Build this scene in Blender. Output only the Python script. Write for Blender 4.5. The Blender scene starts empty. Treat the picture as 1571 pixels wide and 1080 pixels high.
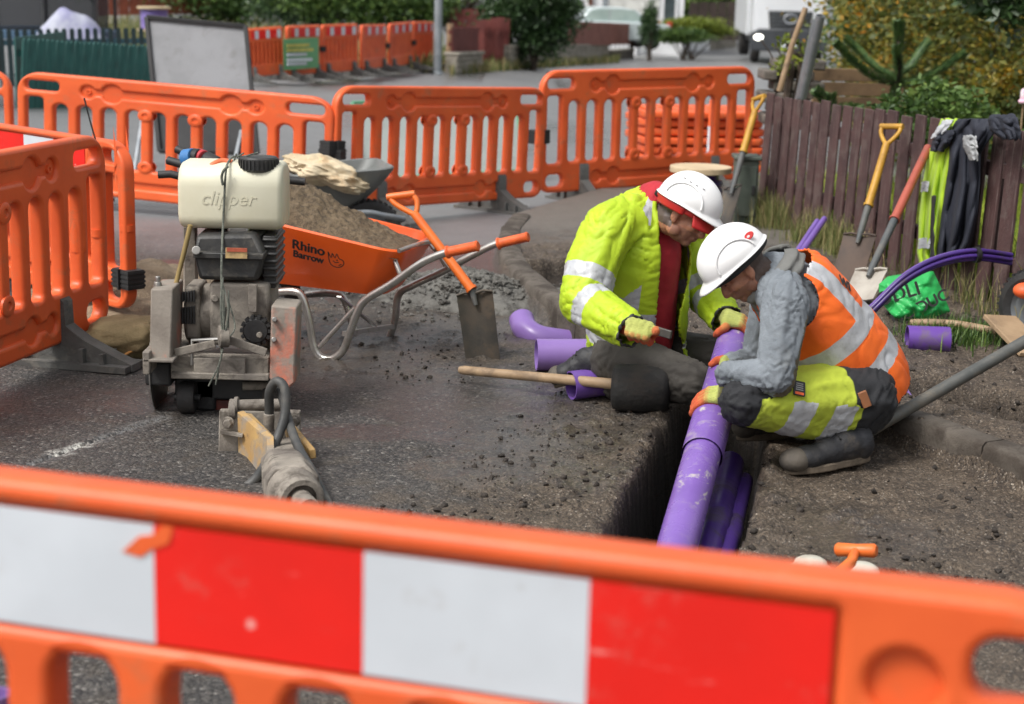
import bpy, bmesh, math, random
import numpy as np
from mathutils import Vector, Matrix, noise

random.seed(7); np.random.seed(7)
PI = math.pi
SC = bpy.context.scene
COL = SC.collection

# ------------------------------------------------------------------ camera
FPX, CAMH, HORIZON, ROLL = 2618.0, 1.60, -40.0, math.radians(1.5)
PITCH = math.atan((540 - HORIZON) / FPX)
cam_d = bpy.data.cameras.new('camera')
cam = bpy.data.objects.new('camera', cam_d); COL.objects.link(cam)
CAMR = Matrix.Rotation(PI/2 - PITCH, 3, 'X') @ Matrix.Rotation(ROLL, 3, 'Z')
cam.matrix_world = Matrix.Translation((0, 0, CAMH)) @ CAMR.to_4x4()
cam_d.sensor_width = 36.0
cam_d.lens = 36.0 * FPX / 1571.0
cam_d.clip_start = 0.05; cam_d.clip_end = 600
cam_d.dof.use_dof = True
cam_d.dof.focus_distance = 6.0
cam_d.dof.aperture_fstop = 3.6
SC.camera = cam

# ------------------------------------------------------------------ sky and light (overcast)
SUN_EL, SUN_ROT = math.radians(55), math.radians(232)
world = bpy.data.worlds.new('World'); SC.world = world; world.use_nodes = True
nt = world.node_tree; nt.nodes.clear()
_sky = nt.nodes.new('ShaderNodeTexSky'); _sky.sky_type = 'NISHITA'; _sky.sun_disc = False
_sky.sun_elevation = SUN_EL; _sky.sun_rotation = SUN_ROT
_sky.air_density = 1.6; _sky.dust_density = 6.0; _sky.ozone_density = 1.5
_hs = nt.nodes.new('ShaderNodeHueSaturation'); _hs.inputs['Saturation'].default_value = 0.22
_bg = nt.nodes.new('ShaderNodeBackground'); _bg.inputs['Strength'].default_value = 0.13
_out = nt.nodes.new('ShaderNodeOutputWorld')
nt.links.new(_sky.outputs[0], _hs.inputs['Color']); nt.links.new(_hs.outputs[0], _bg.inputs['Color'])
nt.links.new(_bg.outputs[0], _out.inputs[0])
sun_d = bpy.data.lights.new('sun', 'SUN'); sun_d.energy = 1.5; sun_d.angle = math.radians(14)
sun_d.color = (1.0, 0.97, 0.93)
sun = bpy.data.objects.new('sun', sun_d); COL.objects.link(sun)
# sun_rotation 0 = +Y, clockwise seen from above
_sd = Vector((math.sin(SUN_ROT)*math.cos(SUN_EL), math.cos(SUN_ROT)*math.cos(SUN_EL), math.sin(SUN_EL)))
sun.rotation_euler = (-_sd).to_track_quat('-Z', 'Y').to_euler(); sun.location = _sd*50
SC.view_settings.view_transform = 'Standard'; SC.view_settings.look = 'None'
SC.view_settings.exposure = 0.47; SC.view_settings.gamma = 1.0; SC.view_settings.use_curve_mapping = False
SC.cycles.use_denoising = True
SC.cycles.max_bounces = 6

# ------------------------------------------------------------------ pixel -> place helpers
def ray(px, py):
    return CAMR @ Vector(((px-785.5)/FPX, -(py-540)/FPX, -1.0))
def P(px, py, Y):                       # point on the pixel's ray at distance Y
    d = ray(px, py); return Vector((0, 0, CAMH)) + d*(Y/d.y)
def sstep(a, b, x):
    t = min(1.0, max(0.0, (x-a)/(b-a))); return t*t*(3-2*t)
def terrain(x, y):                      # the street falls gently away from the camera
    return -max(0.0, min(y, 75.0)-8.0)*(0.010+0.012*sstep(-3, 3, x))
def G(px, py, off=0.0):                 # where the pixel's ray meets the ground (+off)
    d = ray(px, py); z = off
    for _ in range(12):
        t = (z-CAMH)/d.z; p = Vector((0, 0, CAMH)) + d*t; z = terrain(p.x, p.y)+off
    return p
def S(Y): return FPX/Y                  # pixels per metre at distance Y (about)

# ------------------------------------------------------------------ materials
def _n(nt, typ, **kw):
    n = nt.nodes.new(typ)
    for k, v in kw.items():
        if k in n.inputs: n.inputs[k].default_value = v
        else: setattr(n, k, v)
    return n
def rgb(c): return (c[0], c[1], c[2], 1.0)
def mixc(nt, fac, a, b, blend='MIX'):
    m = nt.nodes.new('ShaderNodeMix'); m.data_type = 'RGBA'; m.blend_type = blend
    for sock, v in ((m.inputs[0], fac), (m.inputs[6], a), (m.inputs[7], b)):
        if hasattr(v, 'default_value') or hasattr(v, 'is_output'): nt.links.new(v, sock)
        elif isinstance(v, (int, float)): sock.default_value = v
        else: sock.default_value = rgb(v)
    return m.outputs[2]
def mth(nt, op, a, b=0.0, clamp=False):
    m = nt.nodes.new('ShaderNodeMath'); m.operation = op; m.use_clamp = clamp
    for i, v in enumerate((a, b)):
        if hasattr(v, 'is_output'): nt.links.new(v, m.inputs[i])
        else: m.inputs[i].default_value = v
    return m.outputs[0]
def ramp(nt, fac, lo, hi, smooth=True):
    m = nt.nodes.new('ShaderNodeMapRange'); m.interpolation_type = 'SMOOTHSTEP' if smooth else 'LINEAR'
    nt.links.new(fac, m.inputs[0]); m.inputs[1].default_value = lo; m.inputs[2].default_value = hi
    return m.outputs[0]
def noise_n(nt, vec, scale, detail=4, rough=0.55, dist=0.0):
    n = nt.nodes.new('ShaderNodeTexNoise'); n.inputs['Scale'].default_value = scale
    n.inputs['Detail'].default_value = detail; n.inputs['Roughness'].default_value = rough
    n.inputs['Distortion'].default_value = dist
    nt.links.new(vec, n.inputs['Vector']); return n.outputs[0]
def coords(nt, world_space=False, jitter=True):
    if world_space:
        return nt.nodes.new('ShaderNodeNewGeometry').outputs['Position']
    tc = nt.nodes.new('ShaderNodeTexCoord').outputs['Object']
    if not jitter: return tc
    oi = nt.nodes.new('ShaderNodeObjectInfo').outputs['Random']
    a = nt.nodes.new('ShaderNodeVectorMath'); a.operation = 'ADD'
    sc = mth(nt, 'MULTIPLY', oi, 37.0)
    nt.links.new(tc, a.inputs[0]); nt.links.new(sc, a.inputs[1]); return a.outputs[0]
def attr(nt, name):
    a = nt.nodes.new('ShaderNodeAttribute'); a.attribute_name = name; return a
def new_mat(name):
    m = bpy.data.materials.new(name); m.use_nodes = True
    nt = m.node_tree; b = nt.nodes['Principled BSDF']; return m, nt, b
MATS = {}
def M(name, c, c2=None, vs=6.0, rough=0.5, rvar=0.12, bump=0.0, bs=60.0, dirt=None, damt=0.5, ds=5.0,
      metal=0.0, fine=0.0, spec=0.5, sheen=0.0, ws=False, scratch=None):
    if name in MATS: return MATS[name]
    m, nt, b = new_mat(name)
    v = coords(nt, ws)
    c2 = c2 or tuple(x*0.72 for x in c)
    n1 = noise_n(nt, v, vs, 5)
    col = mixc(nt, ramp(nt, n1, 0.35, 0.68), c, c2)
    if fine:
        nf = noise_n(nt, v, vs*14, 3)
        col = mixc(nt, fine, col, mixc(nt, nf, (0, 0, 0), tuple(min(1, x*1.8) for x in c)), 'MIX')
    r = mth(nt, 'ADD', mth(nt, 'MULTIPLY', n1, rvar*2), rough-rvar)
    if dirt:
        nd = noise_n(nt, v, ds, 8, 0.68, 0.4)
        f = ramp(nt, nd, 0.62-0.3*damt, 0.80-0.3*damt)
        f = mth(nt, 'MULTIPLY', f, min(1.0, damt*1.6))
        col = mixc(nt, f, col, dirt)
        r = mth(nt, 'ADD', r, mth(nt, 'MULTIPLY', f, 0.3), True)
    if scratch:
        mp = nt.nodes.new('ShaderNodeMapping'); mp.inputs['Scale'].default_value = scratch[1]
        nt.links.new(v, mp.inputs['Vector'])
        ns = noise_n(nt, mp.outputs[0], 1.0, 6, 0.7)
        col = mixc(nt, mth(nt, 'MULTIPLY', ramp(nt, ns, scratch[2], scratch[2]+0.07), 0.8), col, scratch[0])
    nt.links.new(col, b.inputs['Base Color']); nt.links.new(r, b.inputs['Roughness'])
    b.inputs['Metallic'].default_value = metal; b.inputs['Specular IOR Level'].default_value = spec
    if sheen:
        b.inputs['Sheen Weight'].default_value = sheen; b.inputs['Sheen Roughness'].default_value = 0.6
    if bump:
        bn = nt.nodes.new('ShaderNodeBump'); bn.inputs['Strength'].default_value = bump
        bn.inputs['Distance'].default_value = 0.01
        nt.links.new(noise_n(nt, v, bs, 6, 0.6), bn.inputs['Height'])
        nt.links.new(bn.outputs[0], b.inputs['Normal'])
    MATS[name] = m; return m

# ------------------------------------------------------------------ mesh building
class MB:
    def __init__(s): s.v = []; s.f = []
    def add(s, vs, fs, T=None):
        o = len(s.v)
        s.v += [tuple(T @ Vector(p)) if T is not None else tuple(p) for p in vs]
        s.f += [tuple(i+o for i in f) for f in fs]; return s
    def box(s, c, size, R=None):
        hx, hy, hz = size[0]/2, size[1]/2, size[2]/2
        vs = [Vector((x*hx, y*hy, z*hz)) for x in (-1, 1) for y in (-1, 1) for z in (-1, 1)]
        if R is not None: vs = [R @ v for v in vs]
        c = Vector(c)
        return s.add([v+c for v in vs], [(0,1,3,2),(4,6,7,5),(0,4,5,1),(2,3,7,6),(0,2,6,4),(1,5,7,3)])
    def bar(s, a, b, w, h, up=(0,0,1)):         # box from a to b, w wide, h tall
        a, b = Vector(a), Vector(b); d = (b-a); L = d.length; d.normalize()
        sd = d.cross(Vector(up))
        if sd.length < 1e-4: sd = d.cross(Vector((1, 0, 0)))
        sd.normalize(); u = sd.cross(d)
        R = Matrix((d, sd, u)).transposed()
        return s.box((a+b)/2, (L, w, h), R)
    def tube(s, pts, r, seg=12, cap=True, closed=False, flat=1.0):
        pts = [Vector(p) for p in pts]; n = len(pts)
        rs = r if isinstance(r, (list, tuple)) else [r]*n
        tang = []
        for i in range(n):
            a = pts[(i-1) % n] if (closed or i > 0) else pts[i]
            b = pts[(i+1) % n] if (closed or i < n-1) else pts[i]
            t = (b-a); tang.append(t.normalized() if t.length > 1e-9 else Vector((0, 0, 1)))
        t0 = tang[0]; u = t0.cross(Vector((0, 0, 1)))
        if u.length < 0.05: u = t0.cross(Vector((1, 0, 0)))
        u.normalize(); o = len(s.v)
        for i in range(n):
            t = tang[i]; u = (u - t*u.dot(t)).normalized(); w = t.cross(u)
            for k in range(seg):
                a = 2*PI*k/seg
                s.v.append(tuple(pts[i] + (u*math.cos(a) + w*math.sin(a)*flat)*rs[i]))
        m = n if closed else n-1
        for i in range(m):
            for k in range(seg):
                a, b = o+i*seg+k, o+i*seg+(k+1) % seg
                c, d = o+((i+1) % n)*seg+(k+1) % seg, o+((i+1) % n)*seg+k
                s.f.append((a, d, c, b)[::-1])
        if cap and not closed:
            s.f.append(tuple(o+k for k in range(seg))[::-1]); s.f.append(tuple(o+(n-1)*seg+k for k in range(seg)))
        return s
    def cyl(s, a, b, r0, r1=None, seg=16, cap=True):
        return s.tube([a, b], [r0, r0 if r1 is None else r1], seg, cap)
    def pipe(s, pts, r, ri, seg=28):            # open tube with wall thickness
        a = MB().tube(pts, r, seg, False); b = MB().tube(pts, ri, seg, False)
        n = len(a.v); s0 = len(s.v)
        s.v += a.v + b.v
        s.f += [tuple(i+s0 for i in f) for f in a.f] + [tuple(i+s0+n for i in f[::-1]) for f in b.f]
        for e in (0, n-seg):
            for k in range(seg):
                q = (s0+e+k, s0+e+(k+1) % seg, s0+n+e+(k+1) % seg, s0+n+e+k)
                s.f.append(q if e == 0 else q[::-1])
        return s
    def lathe(s, prof, T=None, seg=28, a0=0.0, a1=2*PI):
        full = abs(a1-a0-2*PI) < 1e-6; m = seg if full else seg+1
        vs = [(r*math.cos(a0+(a1-a0)*k/seg), r*math.sin(a0+(a1-a0)*k/seg), z) for r, z in prof for k in range(m)]
        fs = []
        for i in range(len(prof)-1):
            for k in range(seg):
                k2 = (k+1) % m if full else k+1
                fs.append((i*m+k, i*m+k2, (i+1)*m+k2, (i+1)*m+k))
        return s.add(vs, fs, T)
    def prism(s, poly, t, T=None):              # polygon in xy, thickness t centred on z=0
        n = len(poly)
        vs = [(x, y, -t/2) for x, y in poly] + [(x, y, t/2) for x, y in poly]
        fs = [tuple(range(n))[::-1], tuple(range(n, 2*n))] + [(i, (i+1) % n, n+(i+1) % n, n+i) for i in range(n)]
        return s.add(vs, fs, T)
    def ell(s, c, r, R=None, seg=16, rings=10):
        vs = []; fs = []
        for i in range(rings+1):
            th = PI*i/rings
            for k in range(seg):
                a = 2*PI*k/seg; p = Vector((math.sin(th)*math.cos(a)*r[0], math.sin(th)*math.sin(a)*r[1], math.cos(th)*r[2]))
                vs.append((R @ p if R is not None else p) + Vector(c))
        for i in range(rings):
            for k in range(seg):
                fs.append((i*seg+k, (i+1)*seg+k, (i+1)*seg+(k+1) % seg, i*seg+(k+1) % seg))
        return s.add(vs, fs)
    def grid(s, fn, nu, nv):                    # fn(u,v)->point, u,v in 0..1
        o = len(s.v)
        for i in range(nu+1):
            for j in range(nv+1): s.v.append(tuple(fn(i/nu, j/nv)))
        for i in range(nu):
            for j in range(nv):
                a = o+i*(nv+1)+j; s.f.append((a, a+nv+1, a+nv+2, a+1))
        return s
    def mesh(s, name, mat, smooth=40, weld=False):
        me = bpy.data.meshes.new(name)
        me.from_pydata(s.v, [], s.f); me.validate()
        if weld:
            bm = bmesh.new(); bm.from_mesh(me); bmesh.ops.remove_doubles(bm, verts=bm.verts, dist=1e-4)
            bmesh.ops.recalc_face_normals(bm, faces=bm.faces); bm.to_mesh(me); bm.free()
        if smooth:
            me.shade_smooth()
            if smooth < 180: me.set_sharp_from_angle(angle=math.radians(smooth))
        if mat: me.materials.append(mat)
        return me
    def build(s, name, mat, parent=None, bev=0.0, smooth=40, world=False, seg=2, weld=False, kind=None):
        if world and parent is not None:
            t = parent
            while t.parent: t = t.parent
            I = t.matrix_basis.inverted(); s.v = [tuple(I @ Vector(p)) for p in s.v]
        return link(s.mesh(name, mat, smooth, weld), name, parent, bev, seg, kind)
def link(me, name, parent=None, bev=0.0, seg=2, kind=None):
    o = bpy.data.objects.new(name, me); COL.objects.link(o)
    if parent is not None: o.parent = parent
    if bev:
        md = o.modifiers.new('bevel', 'BEVEL'); md.width = bev; md.segments = seg
        md.limit_method = 'ANGLE'; md.angle_limit = math.radians(35)
    if kind: o['kind'] = kind
    return o
def tag(o, label, cat, group=None, kind=None):
    o['label'] = label; o['category'] = cat
    if group: o['group'] = group
    if kind: o['kind'] = kind
    return o
def thing(name, label, cat, T=None, group=None):
    o = bpy.data.objects.new(name, None); COL.objects.link(o); o.empty_display_size = 0.1
    if T is not None: o.matrix_basis = T if isinstance(T, Matrix) else Matrix.Translation(T)
    return tag(o, label, cat, group)
def struct(o): o['kind'] = 'structure'; return o
def copy_tree(o, T=None, label=None, parent=None):
    c = o.copy(); COL.objects.link(c); c.parent = parent
    if T is not None: c.matrix_basis = T
    if label: c['label'] = label
    for ch in list(o.children): copy_tree(ch, parent=c)
    return c
def frame(o, x, z=None, y=None):                # matrix with origin o, x axis, approx z axis
    x = Vector(x).normalized()
    if z is not None:
        z = Vector(z); y = z.cross(x).normalized(); z = x.cross(y)
    else:
        y = Vector(y); z = x.cross(y).normalized(); y = z.cross(x)
    m = Matrix((x, y, z)).transposed().to_4x4(); m.translation = Vector(o); return m
def bez(pts, n=8):                              # Catmull-Rom through points
    pts = [Vector(p) for p in pts]; out = []
    for i in range(len(pts)-1):
        p0 = pts[max(0, i-1)]; p1 = pts[i]; p2 = pts[i+1]; p3 = pts[min(len(pts)-1, i+2)]
        for k in range(n):
            t = k/n
            out.append(0.5*((2*p1)+(p2-p0)*t+(2*p0-5*p1+4*p2-p3)*t*t+(3*p1-p0-3*p2+p3)*t**3))
    out.append(pts[-1]); return out
def text_mesh(txt, size, extrude=0.0005):
    c = bpy.data.curves.new('txt', 'FONT'); c.body = txt; c.size = size; c.extrude = extrude
    c.align_x = 'CENTER'; c.align_y = 'CENTER'
    o = bpy.data.objects.new('txt', c); COL.objects.link(o)
    dg = bpy.context.evaluated_depsgraph_get(); me = bpy.data.meshes.new_from_object(o.evaluated_get(dg))
    bpy.data.objects.remove(o); bpy.data.curves.remove(c); return me
def curve2d(splines, thick, bev, res=3):        # filled 2D outline with holes -> mesh with rounded edges
    c = bpy.data.curves.new('c2', 'CURVE'); c.dimensions = '2D'; c.fill_mode = 'BOTH'
    c.extrude = max(0.0005, thick/2-bev); c.bevel_depth = bev; c.bevel_resolution = res; c.offset = -bev
    for pts in splines:
        sp = c.splines.new('POLY'); sp.points.add(len(pts)-1); sp.use_cyclic_u = True
        for q, (x, y) in zip(sp.points, pts): q.co = (x, y, 0, 1)
    o = bpy.data.objects.new('c2', c); COL.objects.link(o)
    dg = bpy.context.evaluated_depsgraph_get(); me = bpy.data.meshes.new_from_object(o.evaluated_get(dg))
    bpy.data.objects.remove(o); bpy.data.curves.remove(c); return me
def rrect(x0, y0, x1, y1, r, n=6):
    out = []
    rr = r if isinstance(r, (list, tuple)) else [r]*4     # bl, br, tr, tl
    for (cx, cy, a0, q) in ((x0+rr[0], y0+rr[0], PI, rr[0]), (x1-rr[1], y0+rr[1], 1.5*PI, rr[1]),
                            (x1-rr[2], y1-rr[2], 0, rr[2]), (x0+rr[3], y1-rr[3], .5*PI, rr[3])):
        for k in range(n+1):
            a = a0+.5*PI*k/n; out.append((cx+q*math.cos(a), cy+q*math.sin(a)))
    return out
def circ(x, y, r, n=20): return [(x+r*math.cos(2*PI*k/n), y+r*math.sin(2*PI*k/n)) for k in range(n)]
def mb_from(me):
    b = MB(); b.v = [tuple(v.co) for v in me.vertices]; b.f = [tuple(p.vertices) for p in me.polygons]
    bpy.data.meshes.remove(me); return b

# vectorised value noise for the ground
def _hash(ix, iy, s):
    h = (ix.astype(np.int64)*374761393 + iy.astype(np.int64)*668265263 + s*974711) & 0x7fffffff
    h = ((h ^ (h >> 13))*1274126177) & 0x7fffffff
    return ((h ^ (h >> 16)) & 0xffff)/65535.0
def vnoise(x, y, s=0):
    ix, iy = np.floor(x), np.floor(y); fx, fy = x-ix, y-iy
    fx = fx*fx*(3-2*fx); fy = fy*fy*(3-2*fy)
    a, b = _hash(ix, iy, s), _hash(ix+1, iy, s); c, d = _hash(ix, iy+1, s), _hash(ix+1, iy+1, s)
    return (a*(1-fx)+b*fx)*(1-fy)+(c*(1-fx)+d*fx)*fy
def fbm(x, y, f, o=4, s=0):
    t = 0; a = 1.0; n = 0
    for k in range(o): t = t+a*vnoise(x*f+17.3*k, y*f+9.1*k, s+k); n += a; a *= .5; f *= 2.03
    return t/n
def sdf_poly(x, y, poly):                        # signed distance to polygon (negative inside)
    d = np.full(x.shape, 1e9); ins = np.zeros(x.shape, bool); n = len(poly)
    for i in range(n):
        ax, ay = poly[i][:2]; bx, by = poly[(i+1) % n][:2]
        ex, ey = bx-ax, by-ay; wx, wy = x-ax, y-ay
        t = np.clip((wx*ex+wy*ey)/(ex*ex+ey*ey+1e-12), 0, 1)
        d = np.minimum(d, (wx-ex*t)**2+(wy-ey*t)**2)
        c = ((ay <= y) & (y < by)) | ((by <= y) & (y < ay))
        ins ^= c & (x < ex*(y-ay)/(ey if abs(ey) > 1e-12 else 1e-12)+ax)
    d = np.sqrt(d); return np.where(ins, -d, d)
def sdf_line(x, y, pts):
    d = np.full(x.shape, 1e9)
    for (ax, ay), (bx, by) in zip(pts[:-1], pts[1:]):
        ex, ey = bx-ax, by-ay; t = np.clip(((x-ax)*ex+(y-ay)*ey)/(ex*ex+ey*ey+1e-12), 0, 1)
        d = np.minimum(d, np.hypot(x-ax-ex*t, y-ay-ey*t))
    return d
def nsst(a, b, x):
    t = np.clip((x-a)/(b-a), 0, 1); return t*t*(3-2*t)
def fattr(me, name, vals):
    a = me.attributes.new(name, 'FLOAT', 'POINT'); a.data.foreach_set('value', np.asarray(vals, dtype=np.float32))
# ================================================================== GROUND
def xy(px, py, off=0.0): p = G(px, py, off); return (p.x, p.y)
KERB_PX = [(1700, 812), (1571, 755), (1450, 706), (1325, 660), (1170, 610), (1020, 566), (900, 530), (845, 498), (800, 462), (772, 432), (764, 405), (768, 378), (792, 350), (860, 326), (985, 290), (1130, 268)]
KERB = [xy(*p) for p in KERB_PX]
PAVE = KERB + [(6, 16), (60, 40), (60, 4.0), (3.5, 4.0)]
TRENCH = [xy(*p) for p in ((872, 915), (930, 815), (985, 716), (1046, 606), (1110, 590), (1176, 628), (1172, 700), (1152, 792), (1112, 915))]
PIT_A = [xy(*p, 0.1) for p in ((795, 400), (900, 392), (960, 470), (930, 535), (860, 492))]
PIT_B = [xy(*p, 0.1) for p in ((1375, 566), (1440, 575), (1640, 618), (1640, 662), (1480, 622), (1385, 604))]
xs = np.concatenate([[-200, -90, -45, -22, -12, -8, -6, -5], np.arange(-4.2, 4.21, 0.0175), [5, 6, 8, 12, 22, 45, 90, 200]])
yy = [1.0]
while yy[-1] < 15: yy.append(yy[-1] + (0.03 if yy[-1] < 3.2 else 0.0105 + 0.0022*max(0, yy[-1]-4)))
ys = np.concatenate([[-30, -10, -3, 0], yy, [16, 17.5, 19, 21, 24, 28, 33, 40, 50, 65, 85, 120, 180, 300]])
GX, GY = np.meshgrid(xs, ys, indexing='ij'); GX = GX.ravel(); GY = GY.ravel()
def ground_fields(X, Y):
    sx = nsst(-3, 3, X); Z = -np.maximum(0, np.minimum(Y, 75)-8)*(0.010+0.012*sx)
    near = nsst(20, 13, Y)*nsst(6, 4, np.abs(X))
    dpave = sdf_poly(X, Y, PAVE); inpave = nsst(0.02, -0.03, dpave-0.02)
    Z = Z + 0.10*inpave
    n1 = fbm(X, Y, 1.3, 4, 3); n2 = fbm(X, Y, 9, 4, 11); n3 = fbm(X, Y, 34, 3, 23)
    # mud spread on the road around the dig, soil on the footway side
    mud = nsst(-0.75, 0.55, X-0.10*(Y-5.5)+(n1-.5)*1.6)*nsst(9.6, 8.2, Y-0.5*X+(n1-.5)*1.5)
    mud = np.maximum(mud, inpave*nsst(11.0, 9.4, Y+(n2-.5)*1.2))
    mud = np.maximum(mud, nsst(1.1, 0.5, np.hypot(X+.62, (Y-7.6)*.8)+(n1-.5)*.6)*.75)
    mud = np.clip(mud, 0, 1)
    Z = Z + near*mud*((n2-.5)*0.020+(n3-.5)*0.012) + near*(n1-.5)*0.02
    lump = np.maximum(0, fbm(X, Y, 16, 3, 41)-.60)
    Z = Z + near*mud*lump*0.09
    dt = sdf_poly(X, Y, TRENCH) + (n2-.5)*0.026 + (n3-.5)*0.016
    tr = nsst(0.006, -0.05, dt)
    Z = Z - tr*(0.55+(n2-.5)*.12)
    Z = Z + 4*tr*(1-tr)*(fbm(X, Y, 42, 3, 61)-.5)*.30
    lip = np.exp(-((dt-0.05)/0.05)**2)*(dt > 0)
    Z = Z + lip*0.02*near*(n3*1.4)
    pit = np.zeros_like(X)
    for pl, dep in ((PIT_A, 0.12), (PIT_B, 0.16)):
        d = sdf_poly(X, Y, pl)+(n2-.5)*.08+(n3-.5)*.03; q = nsst(0.02, -0.05, d); Z = Z - q*(dep+(n2-.5)*.06); pit = np.maximum(pit, q)
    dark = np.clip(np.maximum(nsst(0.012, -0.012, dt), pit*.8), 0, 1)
    # the strip of fresh black tarmac across the road and the one beside the far barrier
    a, b = xy(60, 396), xy(452, 412)
    strip = nsst(0.10, 0.07, sdf_line(X, Y, [a, b])+(n2-.5)*.02)
    strip = np.maximum(strip, nsst(0.02, -0.03, sdf_poly(X, Y, [xy(*p, .1) for p in ((925, 320), (1000, 284), (1110, 276), (1110, 300), (1030, 318), (960, 352))])))
    # wet sheen
    wet = nsst(0.50, 0.68, fbm(X, Y, 1.1, 3, 77))*(1-.35*mud)
    for (px, py, rx, ry, am) in ((600, 662, .42, .13, 1.), (500, 662, .25, .10, .9), (215, 612, .16, .34, .9), (860, 668, .42, .30, .75), (1030, 690, .10, .2, .3), (800, 720, .45, .25, .7), (60, 620, .5, .35, .5)):
        cx, cy = xy(px, py); wet = np.maximum(wet, am*nsst(1.25, .55, np.hypot((X-cx)/rx, (Y-cy)/ry)+(n2-.5)*.9))
    wet = wet*(1-inpave*.8)
    # the saw cut with pale slurry along it
    c0, c1 = xy(20, 722), xy(248, 640)
    dl = sdf_line(X, Y, [c0, c1])
    cut = nsst(0.016, 0.006, dl)
    slur = nsst(0.055, 0.01, dl+(n3-.5)*.05)
    w0 = xy(95, 696); wl = xy(128, 684)
    paint = nsst(.05, .025, sdf_line(X, Y, [w0, wl])+(n3-.5)*.07)*nsst(.40, .55, n2)
    Z = Z - cut*0.01
    return Z, mud, dark, strip, wet*1.0, slur, paint, inpave
GZ, g_mud, g_dark, g_strip, g_wet, g_slur, g_paint, g_pave = ground_fields(GX, GY)
nx, ny = len(xs), len(ys)
I = np.arange(nx*ny).reshape(nx, ny)
F4 = np.stack([I[:-1, :-1], I[1:, :-1], I[1:, 1:], I[:-1, 1:]], -1).reshape(-1, 4)
me = bpy.data.meshes.new('ground')
me.vertices.add(nx*ny); me.vertices.foreach_set('co', np.stack([GX, GY, GZ], 1).astype(np.float32).ravel())
me.loops.add(F4.size); me.loops.foreach_set('vertex_index', F4.ravel().astype(np.int32))
me.polygons.add(len(F4)); me.polygons.foreach_set('loop_start', np.arange(0, F4.size, 4, dtype=np.int32))
me.update(); me.validate(); me.shade_smooth()
for n_, v_ in (('mud', g_mud), ('dark', g_dark), ('strip', g_strip), ('wet', g_wet), ('slur', g_slur), ('paint', g_paint), ('pave', g_pave), ('far', nsst(8.8, 10.6, GY+.25*GX+(fbm(GX, GY, 1.5, 3, 90)-.5)*1.2))): fattr(me, n_, v_)
def ground_z(x, y): return float(ground_fields(np.array([x]), np.array([y]))[0][0])

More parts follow.
